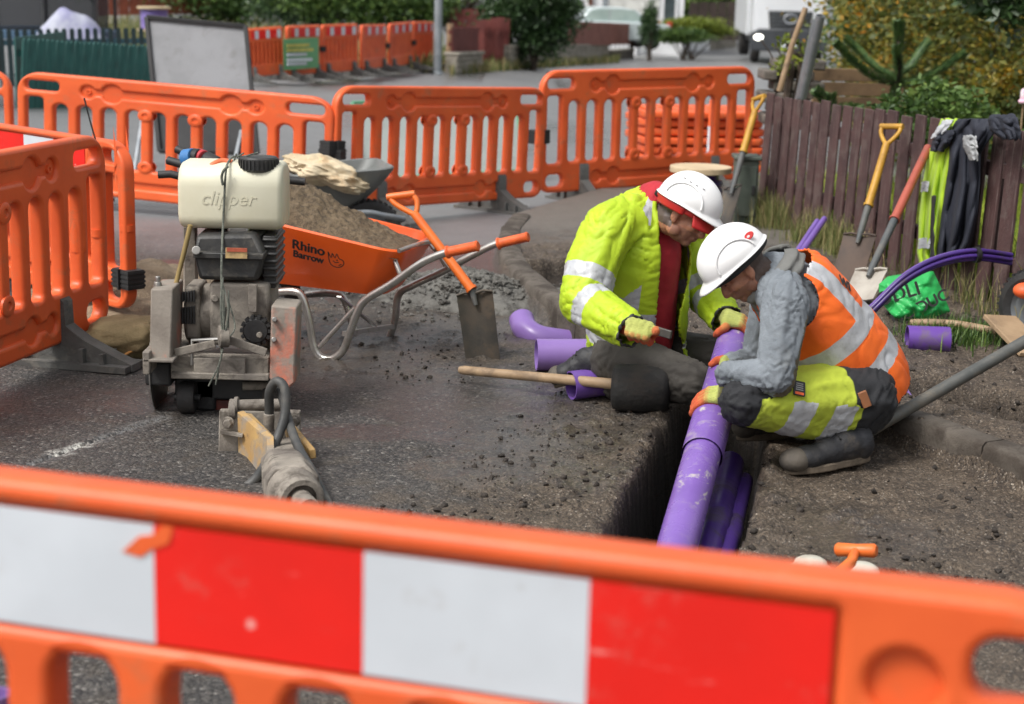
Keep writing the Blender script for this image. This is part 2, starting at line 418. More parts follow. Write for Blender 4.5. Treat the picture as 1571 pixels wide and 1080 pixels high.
def ground_material():
    m, nt, b = new_mat('wet_road_and_soil')
    v = coords(nt, True)
    A = {k: attr(nt, k).outputs['Fac'] for k in ('mud', 'dark', 'strip', 'wet', 'slur', 'paint', 'pave', 'far')}
    def cells(scale):
        vo = nt.nodes.new('ShaderNodeTexVoronoi'); vo.inputs['Scale'].default_value = scale; nt.links.new(v, vo.inputs['Vector'])
        sp_ = nt.nodes.new('ShaderNodeSeparateColor'); nt.links.new(vo.outputs['Color'], sp_.inputs[0]); return vo, sp_.outputs
    vo, ch = cells(105); vo2, ch2 = cells(210)
    big = noise_n(nt, v, 1.4, 5); mid = noise_n(nt, v, 6, 7, .68); fine = noise_n(nt, v, 46, 6, .72); vf = noise_n(nt, v, 170, 3, .6)
    # tarmac: black binder, stone chips from dark grey to nearly white
    asp = mixc(nt, ramp(nt, big, .3, .7), (.030, .029, .030), (.050, .047, .045))
    asp = mixc(nt, mth(nt, 'MULTIPLY', ramp(nt, ch[0], .25, 1.0), .70), asp, (.120, .110, .098))
    asp = mixc(nt, mth(nt, 'MULTIPLY', ramp(nt, ch[1], .90, .99), .55), asp, (.34, .32, .29))
    asp = mixc(nt, mth(nt, 'MULTIPLY', ramp(nt, ch[2], .70, .95), .8), asp, (.010, .010, .010))
    asp = mixc(nt, mth(nt, 'MULTIPLY', ramp(nt, mid, .45, .7), .45), asp, (.085, .066, .047))
    # soil trodden over it: brown fines, grit, dark crumbs
    soil = mixc(nt, ramp(nt, mid, .30, .72), (.037, .026, .018), (.112, .083, .057))
    soil = mixc(nt, mth(nt, 'MULTIPLY', ramp(nt, ch[0], .45, 1.0), .55), soil, (.20, .155, .112))
    soil = mixc(nt, mth(nt, 'MULTIPLY', ramp(nt, ch2[1], .55, .95), .75), soil, (.018, .014, .011))
    soil = mixc(nt, mth(nt, 'MULTIPLY', ramp(nt, fine, .54, .70), .8), soil, (.016, .012, .010))
    soil = mixc(nt, mth(nt, 'MULTIPLY', ramp(nt, ch2[2], .95, .99), .6), soil, (.40, .35, .29))
    f = mth(nt, 'MULTIPLY', A['mud'], mth(nt, 'ADD', ramp(nt, mth(nt, 'ADD', mid, mth(nt, 'MULTIPLY', A['mud'], .40)), .52, .86), .12), True)
    col = mixc(nt, f, asp, soil)
    foot = mth(nt, 'MULTIPLY', A['pave'], mth(nt, 'MULTIPLY', mth(nt, 'SUBTRACT', 1.0, A['mud']), .85))
    col = mixc(nt, foot, col, mixc(nt, fine, (.10, .088, .074), (.21, .19, .165)))
    clean_sheen = mth(nt, 'MULTIPLY', A['far'], mth(nt, 'SUBTRACT', 1.0, A['pave']))
    col = mixc(nt, mth(nt, 'MULTIPLY', clean_sheen, .75), col, mixc(nt, big, (.16, .165, .17), (.24, .24, .245)))  # pale grey base stands in for sky reflected off the wet far road
    col = mixc(nt, A['strip'], col, (.020, .020, .022))
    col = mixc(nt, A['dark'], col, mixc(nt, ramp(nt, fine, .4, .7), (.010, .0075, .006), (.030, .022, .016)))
    col = mixc(nt, mth(nt, 'MULTIPLY', A['slur'], mth(nt, 'MULTIPLY', ramp(nt, mth(nt, 'ADD', fine, mth(nt, 'MULTIPLY', mid, .5)), .66, .86), .6)), col, (.24, .24, .24))
    col = mixc(nt, mth(nt, 'MULTIPLY', A['paint'], ramp(nt, fine, .40, .55)), col, (.60, .59, .54))
    w = mth(nt, 'MULTIPLY', A['wet'], ramp(nt, mth(nt, 'ADD', mth(nt, 'MULTIPLY', mid, .6), mth(nt, 'MULTIPLY', A['wet'], .5)), .36, .70))
    col = mixc(nt, mth(nt, 'MULTIPLY', w, .35), col, (.02, .02, .021))
    nt.links.new(col, b.inputs['Base Color'])
    r = mth(nt, 'SUBTRACT', mth(nt, 'ADD', .46, mth(nt, 'MULTIPLY', mid, .26)), mth(nt, 'MULTIPLY', w, .25))
    r = mth(nt, 'SUBTRACT', r, mth(nt, 'MULTIPLY', clean_sheen, .10))
    r = mth(nt, 'ADD', r, mth(nt, 'MULTIPLY', A['dark'], .4), True)
    nt.links.new(r, b.inputs['Roughness'])
    b.inputs['Specular IOR Level'].default_value = 0.5
    nt.links.new(mth(nt, 'MULTIPLY', mth(nt, 'MAXIMUM', w, mth(nt, 'MULTIPLY', clean_sheen, .2)), .65), b.inputs['Coat Weight']); b.inputs['Coat Roughness'].default_value = .22
    h = mth(nt, 'ADD', mth(nt, 'MULTIPLY', vo.outputs['Distance'], -.5), mth(nt, 'MULTIPLY', fine, 1.1))
    h = mth(nt, 'ADD', h, mth(nt, 'MULTIPLY', mid, 1.0)); h = mth(nt, 'ADD', h, mth(nt, 'MULTIPLY', vf, .35))
    bn = nt.nodes.new('ShaderNodeBump'); bn.inputs['Distance'].default_value = .008
    nt.links.new(h, bn.inputs['Height']); nt.links.new(mth(nt, 'SUBTRACT', mth(nt, 'SUBTRACT', 1.0, mth(nt, 'MULTIPLY', w, .35)), mth(nt, 'MULTIPLY', clean_sheen, .55)), bn.inputs['Strength'])
    nt.links.new(bn.outputs[0], b.inputs['Normal'])
    bn2 = nt.nodes.new('ShaderNodeBump'); bn2.inputs['Distance'].default_value = .008; bn2.inputs['Strength'].default_value = .22
    nt.links.new(h, bn2.inputs['Height']); nt.links.new(bn2.outputs[0], b.inputs['Coat Normal'])
    return m
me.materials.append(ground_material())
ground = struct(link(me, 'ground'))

# kerb stones
m_kerb = M('kerb_concrete', (.115, .098, .080), (.07, .058, .046), 5, .75, .1, .5, 70, (.04, .031, .024), .6, 4, ws=True)
kerb = bpy.data.objects.new('kerb', None); COL.objects.link(kerb); struct(kerb)
def resample(pts, step):
    out = [Vector(pts[0])]; acc = 0
    for a, b in zip(pts[:-1], pts[1:]):
        a, b = Vector(a), Vector(b); L = (b-a).length; t = 0
        while acc + L - t >= step:
            t += step-acc; acc = 0; out.append(a.lerp(b, t/L))
        acc += L-t
    return out
kp = resample([Vector(p) for p in KERB[:13]], .60)
for a, b in zip(kp[:-1], kp[1:]):
    d = (b-a).normalized(); nrm = Vector((d.y, -d.x))
    if sdf_poly(np.array([(a.x+b.x)/2+nrm.x*.05]), np.array([(a.y+b.y)/2+nrm.y*.05]), PAVE)[0] > 0: nrm = -nrm
    if sdf_poly(np.array([(a.x+b.x)/2]), np.array([(a.y+b.y)/2]), TRENCH)[0] < .12: continue
    mb = MB(); zt = terrain(a.x, a.y)+.118+random.uniform(-.006, .006)
    A3 = Vector((a.x+d.x*.004+nrm.x*.05, a.y+d.y*.004+nrm.y*.05, zt-.11)); B3 = Vector((b.x-d.x*.004+nrm.x*.05, b.y-d.y*.004+nrm.y*.05, zt-.11))
    n = 8
    def kf(u, v):
        ang = v*6; p = A3.lerp(B3, u)
        prof = [(-.062, -.11), (-.062, .06), (-.056, .095), (-.040, .108), (.035, .11), (.062, .10), (.062, -.11)][min(6, int(round(ang)))]
        q = p + Vector((nrm.x, nrm.y, 0))*prof[0] + Vector((0, 0, prof[1]))
        k = noise.noise(q*14)*.008+noise.noise(q*45)*.003
        return q + Vector((-nrm.x, -nrm.y, .6))*k
    mb.grid(kf, 10, 6)
    o0 = 0
    mb.f.append(tuple(range(0, 7))); mb.f.append(tuple(range(10*7, 11*7))[::-1])
    mb.build('kerb_stone', m_kerb, kerb, smooth=50)

# clods, stones and grit strewn over the works
def stone_mesh(n, seed, rough=.35):
    rnd = random.Random(seed); out = []
    for _ in range(n):
        bm = bmesh.new(); bmesh.ops.create_icosphere(bm, subdivisions=1, radius=1)
        sx, sy, sz = rnd.uniform(.7, 1.3), rnd.uniform(.7, 1.2), rnd.uniform(.5, .9)
        for v in bm.verts: v.co = Vector((v.co.x*sx, v.co.y*sy, v.co.z*sz))*(1+rnd.uniform(-rough, rough))
        out.append(([tuple(v.co) for v in bm.verts], [tuple(q.index for q in f.verts) for f in bm.faces])); bm.free()
    return out
STONES = stone_mesh(10, 3)
def scatter(name, mat, pts, label, cat, smooth=60):    # pts: (x,y,z,r)
    V = []; Fc = []; o = 0
    for (x, y, z, r) in pts:
        vs, fs = STONES[random.randrange(len(STONES))]; a = random.uniform(0, 2*PI); ca, sa = math.cos(a)*r, math.sin(a)*r
        V += [(x+p[0]*ca-p[1]*sa, y+p[0]*sa+p[1]*ca, z+p[2]*r) for p in vs]
        Fc += [tuple(i+o for i in f) for f in fs]; o += len(vs)
    b = MB(); b.v = V; b.f = Fc
    ob = b.build(name, mat, smooth=smooth); return tag(ob, label, cat, kind='stuff')
m_clod = M('clod_soil', (.040, .031, .024), (.018, .014, .011), 30, .8, .1, .4, 120, ws=True)
N = 7000
px = np.random.uniform(330, 1600, N); py = 480+np.random.beta(1.2, 1.4, N)*480
pts = []
CX = []; CY = []; CR = []
for a, b_ in zip(px, py):
    g = G(a, b_); CX.append(g.x); CY.append(g.y); CR.append(min(.0125, .0018*(1/max(.03, random.random()))**.66))
CX, CY, CR = map(np.array, (CX, CY, CR))
fz = ground_fields(CX, CY)
keep = (fz[1]+.12*np.random.rand(N) > .30+.35*np.random.rand(N)) & (vnoise(CX*3, CY*3, 5)+vnoise(CX*9, CY*9, 6) > .85)
pts = [(x, y, z+r*.3, r) for x, y, z, r, k in zip(CX, CY, fz[0], CR, keep) if k]
scatter('soil_clods', m_clod, pts, 'loose crumbs and clods of dark soil strewn over the dug road', 'soil')

# heaps
def heap(name, cx, cy, rx, ry, h, mat, label, cat, rot=0, seed=1, lump=.5, n=70):
    mb = MB(); ca, sa = math.cos(rot), math.sin(rot)
    def fn(u, v):
        a, b = (u-.5)*2.3, (v-.5)*2.3
        X, Y = cx+(a*rx*ca-b*ry*sa), cy+(a*rx*sa+b*ry*ca)
        r = math.hypot(a, b); q = Vector((X*4, Y*4, seed))
        r2 = r*(1+.35*noise.noise(q*.6))
        z = h*max(0, 1-r2)**.85*(1+.5*lump*noise.noise(q*1.2)) if r2 < 1 else -.03
        z += lump*h*.22*noise.noise(q*3.1)*(1 if r2 < 1 else 0) + lump*.012*noise.noise(q*11)
        return (X, Y, terrain(X, Y)+z)
    mb.grid(fn, n, n); ob = mb.build(name, mat, smooth=180)
    return tag(ob, label, cat, kind='stuff')
m_sand = M('damp_sand', (.27, .205, .135), (.18, .135, .09), 9, .9, .05, 1.0, 90, (.12, .09, .065), .35, 12, fine=.25, ws=True)
m_grav = M('grey_spoil', (.155, .150, .135), (.085, .082, .075), 9, .85, .1, 1.0, 50, (.05, .045, .04), .5, 14, fine=.3, ws=True)
c = G(190, 478); heap('sand_heap', c.x+.05, c.y+.25, .55, .62, .20, m_sand, 'low heap of damp brown sand on the road behind the floor saw', 'sand', .2, 4)
c = G(705, 462); heap('spoil_heap', c.x, c.y+.12, .50, .40, .15, m_grav, 'heap of broken grey spoil and stones beside the curved kerb', 'spoil', -.3, 9, .8)
pts = []
for k in range(1500):
    a = random.uniform(0, 2*PI); r = abs(random.gauss(0, .62)); x = c.x+math.cos(a)*r*.60; y = c.y+.10+math.sin(a)*r*.48
    rr = random.uniform(.006, .022)*(1-.3*min(1, r)); z = terrain(x, y)+.145*max(0, 1-r)**.85
    pts.append((x, y, z+rr*.35, rr))
scatter('spoil_stones', m_grav, pts, 'loose grey stones over the spoil heap by the kerb', 'stones', 0)
# ================================================================== PLASTIC BARRIERS
DIRT = (.16, .12, .085)
m_orange = M('orange_plastic', (.78, .128, .032), (.68, .098, .024), 3, .40, .10, .06, 120, (.40, .15, .07), .32, 9, spec=.45)
m_orange_bg = M('orange_plastic_faded', (.78, .13, .035), (.70, .10, .03), 5, .5, .08, 0, 60, (.45, .2, .1), .3, 5)
m_rubber = M('grey_rubber_foot', (.105, .105, .10), (.065, .065, .062), 8, .75, .1, .4, 70, (.17, .16, .14), .45, 8)
m_black = M('black_rubber', (.018, .018, .019), (.03, .03, .03), 9, .6, .1, .2, 80)
def sheet_mat(name, c, spot, amt):
    m, nt, b = new_mat(name); v = coords(nt, jitter=True)
    col = mixc(nt, ramp(nt, noise_n(nt, v, 4, 4), .3, .7), c, tuple(x*.88 for x in c))
    vo = nt.nodes.new('ShaderNodeTexVoronoi'); vo.inputs['Scale'].default_value = 16; vo.inputs['Randomness'].default_value = 1; nt.links.new(v, vo.inputs['Vector'])
    sp_ = nt.nodes.new('ShaderNodeSeparateColor'); nt.links.new(vo.outputs['Color'], sp_.inputs[0])
    rad = mth(nt, 'MULTIPLY', ramp(nt, sp_.outputs[0], .62, 1.0), .24)
    f = ramp(nt, mth(nt, 'SUBTRACT', rad, mth(nt, 'ADD', vo.outputs['Distance'], mth(nt, 'MULTIPLY', noise_n(nt, v, 60, 4), .12))), -.06, .0)
    mp = nt.nodes.new('ShaderNodeMapping'); mp.inputs['Scale'].default_value = (4, 4, 34); nt.links.new(v, mp.inputs['Vector'])
    sc = ramp(nt, noise_n(nt, mp.outputs[0], 1.0, 7, .75), .60, .72)
    col = mixc(nt, mth(nt, 'MULTIPLY', mth(nt, 'MAXIMUM', f, mth(nt, 'MULTIPLY', sc, .7)), amt), col, spot)
    col = mixc(nt, mth(nt, 'MULTIPLY', ramp(nt, noise_n(nt, v, 9, 8, .7), .56, .74), .35), col, (.30, .24, .19))
    nt.links.new(col, b.inputs['Base Color']); b.inputs['Roughness'].default_value = .36; return m
m_red_sheet = sheet_mat('red_reflective_sheet', (.80, .016, .010), (.80, .42, .38), .85)
m_white_sheet = sheet_mat('white_reflective_sheet', (.64, .68, .73), (.40, .39, .38), .35)
def dumbbell(zc, L, hb, R1, R2):
    # mirrored outline: circle R2 near centre, R1 at the end, joined by a slim groove
    up = []
    def arc(cx, r, a0, a1, n=8): return [(cx+r*math.cos(a0+(a1-a0)*k/n), r*math.sin(a0+(a1-a0)*k/n)) for k in range(n+1)]
    x1, x2 = L, L-.155
    a2 = math.asin(min(.95, hb/R2)); a1 = math.asin(min(.95, hb*.75/R1)); a2b = math.asin(min(.95, hb*.75/R2))
    right = arc(x2, R2, PI-a2, a2b) + arc(x1, R1, PI-a1, -PI+a1, 14) + arc(x2, R2, -a2b, -PI+a2)
    left = [(-x, z) for x, z in right][::-1]
    # go: right groove top ... around ... left
    pts = right + [(-x, z) for x, z in right[::-1]]
    return [(x, z+zc) for x, z in pts]
def barrier_body(board=False, res=3):
    sp = [rrect(-1, .10, 1, .984 if board else 1.0, [.10, .10, .15, .15], 8)]
    web = []
    hx = .82 if board else .72
    for s in (-1, 1):
        sp.append([(s*x, z) for x, z in rrect(hx, .865, .945, .94, [.03, .03, .03, .03] if not board else [.03, .03, .05, .03], 5)])
        sp.append([(s*x, z) for x, z in rrect(.825, .315, .945, .815, .028, 4)])
        sp.append([(s*x, z) for x, z in rrect(.80, .145, .945, .235, .04, 5)])
    n = 10; p = .158; w = .095
    for k in range(n):
        x = (k-(n-1)/2)*p; top = .775
        sp.append(rrect(x-w/2, .325, x+w/2, top, [.03, .03, .0465, .0465], 6))
    if board:
        sp.append(rrect(-.680, .792, .680, .952, .008, 2))
        for s in (-1, 1): sp.append(circ(s*.752, .875, .038))
    else:
        sp.append(dumbbell(.885, .53, .026, .046, .066))
    sp.append(dumbbell(.205, .50, .022, .042, .058))
    me = curve2d(sp, .062, .014 if board else .019, res)
    mb = mb_from(me)
    # recessed webs: an inner sheet behind each moulded recess
    wz = [(-.72, .79, .72, .955)] if not board else [(-.70, .79, .70, .956), (-.80, .83, -.70, .92), (.70, .83, .80, .92)]
    for x0, z0, x1, z1 in wz + [(-.60, .135, .60, .275)]:
        mb.box(((x0+x1)/2, (z0+z1)/2, 0), (x1-x0-.02, z1-z0-.01, .026))
    # bolt bosses on two bars, top and bottom, and joint collars on the end bars
    for x in (() if board else (-.158, .158)):
        for z in (.745, .355):
            for s in (-1, 1):
                T = Matrix.Translation((x, z, s*.024))
                mb.lathe([(.046, 0), (.046, s*.010), (.040, s*.014), (.020, s*.014), (.016, s*.006), (0, s*.006)], T, 18)
    if not board:
        for x in (-.53, .53):
            for s in (-1, 1):
                mb.lathe([(.020, 0), (.018, s*.010), (.009, s*.010), (.008, s*.004), (0, s*.004)], Matrix.Translation((x, .885, s*.013)), 14)
    for s in (-1, 1):
        mb.cyl((s*.972, .52, 0), (s*.972, .555, 0), .034, .034, 14); mb.cyl((s*.79, .48, 0), (s*.79, .62, 0), .036, .034, 14)
    # stand up: x stays, y->z, z->-y
    mb.v = [(x, -z, y) for x, y, z in mb.v]
    return mb
def foot_mesh(detail=True):
    mb = MB()
    prof = [(-.34, 0), (.34, 0), (.335, .030), (.25, .066), (.13, .125), (.075, .165), (.05, .185), (.045, .29), (.018, .32), (-.018, .32), (-.045, .29), (-.05, .185), (-.075, .165), (-.13, .125), (-.25, .066), (-.335, .030)]
    # profile lies across the panel (local y), thickness along x
    T = Matrix(((0, 0, 1, 0), (1, 0, 0, 0), (0, 1, 0, 0), (0, 0, 0, 1)))
    mb.prism([(a, b) for a, b in prof], .075, T)
    mb.box((0, 0, .014), (.17, .66, .028))
    for y in (-.22, -.13, .13, .22): mb.bar((0, y, .02), (0, y*.97, .05+(.34-abs(y))*.20), .018, .13, (1, 0, 0))
    return mb.mesh('foot', m_rubber)
BODY = barrier_body(False).mesh('barrier_body', m_orange, 45)
BODYB = barrier_body(True).mesh('barrier_body_board', m_orange, 45)
FOOT = foot_mesh()
def panel_mesh(mat):
    mb = MB(); mb.box((0, 0, 0), (.2695, .006, .150)); return mb.mesh('reflective_panel', mat, 30)
PW, PR = panel_mesh(m_white_sheet), panel_mesh(m_red_sheet)
def clamp_mesh():
    mb = MB(); mb.box((0, 0, 0), (.13, .085, .10))
    for z in (-.033, -.01, .014, .037): mb.box((0, 0, z), (.137, .092, .012))
    mb.box((.0, -.05, 0), (.012, .012, .11)); return mb.mesh('connector_clip', m_black, 30)
CLIP = clamp_mesh()
def barrier(label, TL, TR, board=False, feet=(-.62, .62), group=None, clip=None, first='w', lean=0.0, length=None, sc=None, drop=0.0, anchor='L'):
    """TL, TR: the two top corners. The panel is 2 m long; it starts at the anchored corner."""
    TL, TR = Vector(TL), Vector(TR); d = (TR-TL); 
    if length is None: length = d.length
    d.normalize(); k = length/2.0
    mid = TL + d*length/2 if anchor == 'L' else TR - d*length/2
    if sc is None: sc = mid.z - terrain(mid.x, mid.y) - .004
    hz = Vector((d.x, d.y, 0)).normalized(); y = Vector((-hz.y, hz.x, 0))
    up = Vector((0, 0, 1)) - d*d.z; up.normalize(); up = (Matrix.Rotation(lean, 3, d) @ up)
    T = frame(mid - up*1.0*sc, d, up) @ Matrix.Diagonal((k, 1, sc, 1))
    t = thing('barrier', label, 'barrier', T, group)
    link(BODYB if board else BODY, 'panel_body', t)
    for fx in feet:
        f = link(FOOT, 'foot', t); f.location = (fx, 0, 0)
    if board:
        for sgn in (-1, 1):
            for i in range(5):
                c = 'wr'[(i + (0 if first == 'w' else 1)) % 2]
                o = link(PW if c == 'w' else PR, 'white_panel' if c == 'w' else 'red_panel', t)
                o.location = ((i-2)*.270, sgn*.0225, .872)
    if clip is not None:
        o = link(CLIP, 'connector_clip', t); o.location = (clip[0], 0, clip[1])
    return t
BAR_G = None
# the one right in front of the camera
a = G(570, 840, .945); b = G(1285, 930, .945); dd = (b-a).normalized(); k2 = (b-a).length/.54
mid = b - dd*(.675*k2); L = 2.0*k2
front = barrier('orange plastic barrier with red and white reflective panels closing the near side of the dig', mid-dd*L/2+Vector((0, 0, .055)), mid+dd*L/2+Vector((0, 0, .055)), True, first='r', length=L)
tm_ = MB(); tm_.prism([(-.045, -.012), (-.020, -.016), (-.004, -.004), (.018, .006), (.024, .026), (.010, .028), (-.004, .014), (-.022, .010)], .002, Matrix(((1, 0, 0, -.132), (0, 0, -1, -.0265), (0, 1, 0, .922), (0, 0, 0, 1))))
tear = tm_.build('torn_sheet_patch', m_orange, front)
# the pair at the road's left edge
fa = P(152, 203, 7.15); fd = Vector((-.225, -.974, 0))
barrier('orange plastic barrier without panels standing edge-on in front of the sandbag', fa+fd*2, fa, False, feet=(-.6, .60), anchor='R', length=2.0)
ra = P(197, 214, 7.45); rb = P(0, 185, 8.25); rd = (rb-ra).normalized()
barrier('orange barrier with red and white strip behind the barrier beside the sandbag', ra+rd*2.0, ra, True, feet=(-.6,), anchor='R', length=2.0, first='r', clip=(.97, .27))
# the far row across the road
barrier('orange plastic barrier in front of the grey backed sign frame', P(29, 108, 11.6), P(511, 150, 10.9), False, feet=(-.62, .62), length=2.32, clip=(.99, .58))
barrier('sagging orange plastic barrier behind the grey wheelbarrow', P(513, 131, 10.9), P(836, 134, 12.6), False, feet=(.55, -.6), clip=(-1.0, .56))
barrier('orange plastic barrier standing in front of the stacked barriers', P(829, 108, 12.75), P(1157, 101, 14.0), False, feet=(-.62, .62), clip=(-1.0, .52))
ba = P(17, 108, 11.7); barrier('orange barrier end showing beside the green metal fence', ba+Vector((-2, .5, 0)), ba, False, feet=(-.6,), anchor='R', length=2.0, clip=(.99, .40))

# row of barriers with striped boards far behind, on the verge
BG = [(380, 437, 44, 40, 124, 26.5, 27.0), (438, 492, 40, 38, 122, 27.0, 28.0), (492, 549, 38, 36, 118, 28.0, 29.0), (553, 592, 38, 37, 112, 29.0, 31.0), (596, 632, 36, 33, 108, 31., 33.), (632, 664, 33, 33, 106, 33., 35.)]
STRIPE_L = ['striped orange barrier on the verge next to the back of the grey sign', 'striped orange barrier on the verge carrying the green notice', 'striped orange barrier between the green notice and the angled barriers on the verge', 'striped orange verge barrier, third from the lamp post', 'striped orange verge barrier, second from the lamp post', 'striped orange verge barrier touching the grey lamp post']
def bg_barrier_mesh():
    sp = [rrect(-.5, .10, .5, 1.0, .06, 4)]
    for k in range(8): sp.append(rrect((k-3.5)*.112-.022, .32, (k-3.5)*.112+.022, .74, .02, 3))
    mb = mb_from(curve2d(sp, .06, .018, 1)); mb.v = [(x, -z, y) for x, y, z in mb.v]
    for s in (-1, 1):
        for k in range(8): mb.box(((k-3.5)*.112, s*.0, .53), (.044, .02, .42))
    return mb.mesh('bg_barrier', m_orange_bg, 45)
BGB = bg_barrier_mesh()
mbp = MB(); mbp.box((0, 0, 0), (.098, .01, .15)); BPW = mbp.mesh('p', m_white_sheet, 30)
mbp = MB(); mbp.box((0, 0, 0), (.098, .01, .15)); BPR = mbp.mesh('p', m_red_sheet, 30)
for i, (x0, x1, y0, y1, yb, Ya, Yb) in enumerate(BG):
    A, B = P(x0, y0, Ya), P(x1, y1, Yb); d = B-A; up = Vector((0, 0, 1))
    h = (P((x0+x1)/2, (y0+y1)/2, (Ya+Yb)/2).z - P((x0+x1)/2, yb, (Ya+Yb)/2).z)
    T = frame((A+B)/2-up*h, d, up) @ Matrix.Diagonal((d.length*.97, 1, h, 1))
    t = thing('striped_barrier', STRIPE_L[i], 'barrier', T, 'striped barriers along the verge')
    link(BGB, 'panel_body', t)
    for k in range(8):
        o = link(BPW if k % 3 == 1 else BPR, 'white_panel' if k % 3 == 1 else 'red_panel', t); o.location = ((k-3.5)*.102, -.036, .875)
    for fx in (-.36, .36):
        f = link(FOOT, 'foot', t); f.location = (fx, 0, 0); f.scale = (1, 1.5, .9)
    if i in (1, 3, 4):
        o = link(CLIP, 'connector_clip', t); o.location = (.5, -.03, .55)
# ================================================================== FOLIAGE HELPERS
def leaf_mat(name, cols, rough=.55, trans=.25):
    m, nt, b = new_mat(name)
    a = attr(nt, 'rnd').outputs['Fac']
    cr = nt.nodes.new('ShaderNodeValToRGB'); cr.color_ramp.elements.remove(cr.color_ramp.elements[1])
    for i, (p, c) in enumerate(cols):
        e = cr.color_ramp.elements[0] if i == 0 else cr.color_ramp.elements.new(p)
        e.position = p; e.color = rgb(c)
    nt.links.new(a, cr.inputs[0]); nt.links.new(cr.outputs[0], b.inputs['Base Color'])
    b.inputs['Roughness'].default_value = rough
    t = nt.nodes.new('ShaderNodeBsdfTranslucent'); nt.links.new(cr.outputs[0], t.inputs[0])
    mx = nt.nodes.new('ShaderNodeMixShader'); mx.inputs[0].default_value = trans
    nt.links.new(b.outputs[0], mx.inputs[1]); nt.links.new(t.outputs[0], mx.inputs[2])
    nt.links.new(mx.outputs[0], nt.nodes['Material Output'].inputs[0]); return m
def tris_object(name, V, rnd, mat, parent=None, kind=None, quad=True):
    n = len(V)//4; me = bpy.data.meshes.new(name)
    me.vertices.add(len(V)); me.vertices.foreach_set('co', V.astype(np.float32).ravel())
    me.loops.add(len(V)); me.loops.foreach_set('vertex_index', np.arange(len(V), dtype=np.int32))
    me.polygons.add(n); me.polygons.foreach_set('loop_start', np.arange(0, len(V), 4, dtype=np.int32))
    me.update(); fattr(me, 'rnd', np.repeat(rnd, 4)); me.materials.append(mat)
    return link(me, name, parent, kind=kind)
def leaves(C, size, seed=0, asp=.55, droop=0.0):
    """one diamond leaf per centre C (n,3) with random orientation"""
    r = np.random.RandomState(seed); n = len(C)
    a = r.normal(size=(n, 3)); a[:, 2] = a[:, 2]*.6-droop; a /= np.linalg.norm(a, axis=1)[:, None]
    b = r.normal(size=(n, 3)); b -= a*(a*b).sum(1)[:, None]; b /= np.linalg.norm(b, axis=1)[:, None]
    s = size*r.uniform(.6, 1.3, n)[:, None]
    return np.stack([C-a*s*.5, C+b*s*asp*.5-a*s*.05, C+a*s*.5, C-b*s*asp*.5-a*s*.05], 1).reshape(-1, 3)
def crown(center, rad, n, clumps, seed, tight=.30, flat=1.0):
    r = np.random.RandomState(seed)
    d = r.normal(size=(clumps, 3)); d /= np.linalg.norm(d, axis=1)[:, None]
    cc = d*(r.uniform(.35, 1.0, clumps)**.6)[:, None]
    k = r.randint(0, clumps, n); cs = r.uniform(.6, 1.4, clumps)[k][:, None]
    p = cc[k] + r.normal(size=(n, 3))*tight*cs*.55
    tone = r.uniform(0, 1, clumps)[k]
    return p*np.array(rad)+np.array(center), np.clip(tone*.55+r.uniform(0, .45, n), 0, 1)
GREENS = [(0, (.020, .048, .010)), (.35, (.050, .105, .020)), (.7, (.095, .165, .032)), (1, (.17, .24, .05))]
DARKG = [(0, (.014, .034, .012)), (.5, (.040, .085, .028)), (.85, (.080, .140, .048)), (1, (.14, .20, .075))]
GOLD = [(0, (.025, .045, .008)), (.35, (.085, .11, .018)), (.62, (.20, .18, .022)), (.85, (.40, .25, .022)), (1, (.48, .20, .018))]
LIME = [(0, (.05, .08, .01)), (.5, (.16, .21, .02)), (1, (.32, .36, .04))]
m_green, m_dark, m_gold, m_lime = leaf_mat('green_leaves', GREENS), leaf_mat('dark_leaves', DARKG, .4), leaf_mat('golden_leaves', GOLD), leaf_mat('lime_leaves', LIME)
m_bark = M('bark', (.075, .055, .04), (.035, .027, .02), 14, .9, .05, .8, 50)
def bush(name, label, base, center, rad, n, mat, size, seed, cat='bush', clumps=60, trunk=True):
    t = thing(name, label, cat, Vector(base))
    C, tone = crown(center, rad, n, clumps, seed)
    o = tris_object('foliage', leaves(C, size, seed)-np.array(base), tone, mat, t)
    if trunk:
        mb = MB(); b = Vector(base); c = Vector(center); rnd = random.Random(seed)
        for k in range(6):
            e = c + Vector((rnd.uniform(-.6, .6)*rad[0], rnd.uniform(-.6, .6)*rad[1], rnd.uniform(-.2, .6)*rad[2]))
            st = b + Vector((rnd.uniform(-.1, .1), rnd.uniform(-.1, .1), 0))
            mb.tube(bez([st-b, (st.lerp(e, .5)+Vector((rnd.uniform(-.2, .2)*rad[0], 0, .1))-b), e-b], 5), [.035*(1-.8*i/10) for i in range(11)], 6)
        mb.build('stem', m_bark, t)
    return t
def grass_patch(name, label, fnpts, mat, hmin, hmax, seed, w=.008):
    r = np.random.RandomState(seed); B = np.array(fnpts); n = len(B)
    h = r.uniform(hmin, hmax, n); a = r.uniform(0, 2*PI, n); lean = r.uniform(.1, .7, n)*h
    wd = np.stack([np.cos(a+PI/2), np.sin(a+PI/2), np.zeros(n)], 1)*w
    tip = B+np.stack([np.cos(a)*lean, np.sin(a)*lean, h], 1)
    mid_ = B*.5+tip*.5+np.stack([-np.cos(a)*lean*.15, -np.sin(a)*lean*.15, h*.08], 1)
    V = np.stack([B-wd*.6, B+wd*.6, mid_+wd*.5, mid_-wd*.5], 1)
    V2 = np.stack([mid_-wd*.5, mid_+wd*.5, tip+wd*.08, tip-wd*.08], 1)
    o = tris_object(name, np.concatenate([V, V2]).reshape(-1, 3), np.tile(r.uniform(0, 1, n), 2), mat)
    return tag(o, label, 'grass', kind='stuff')
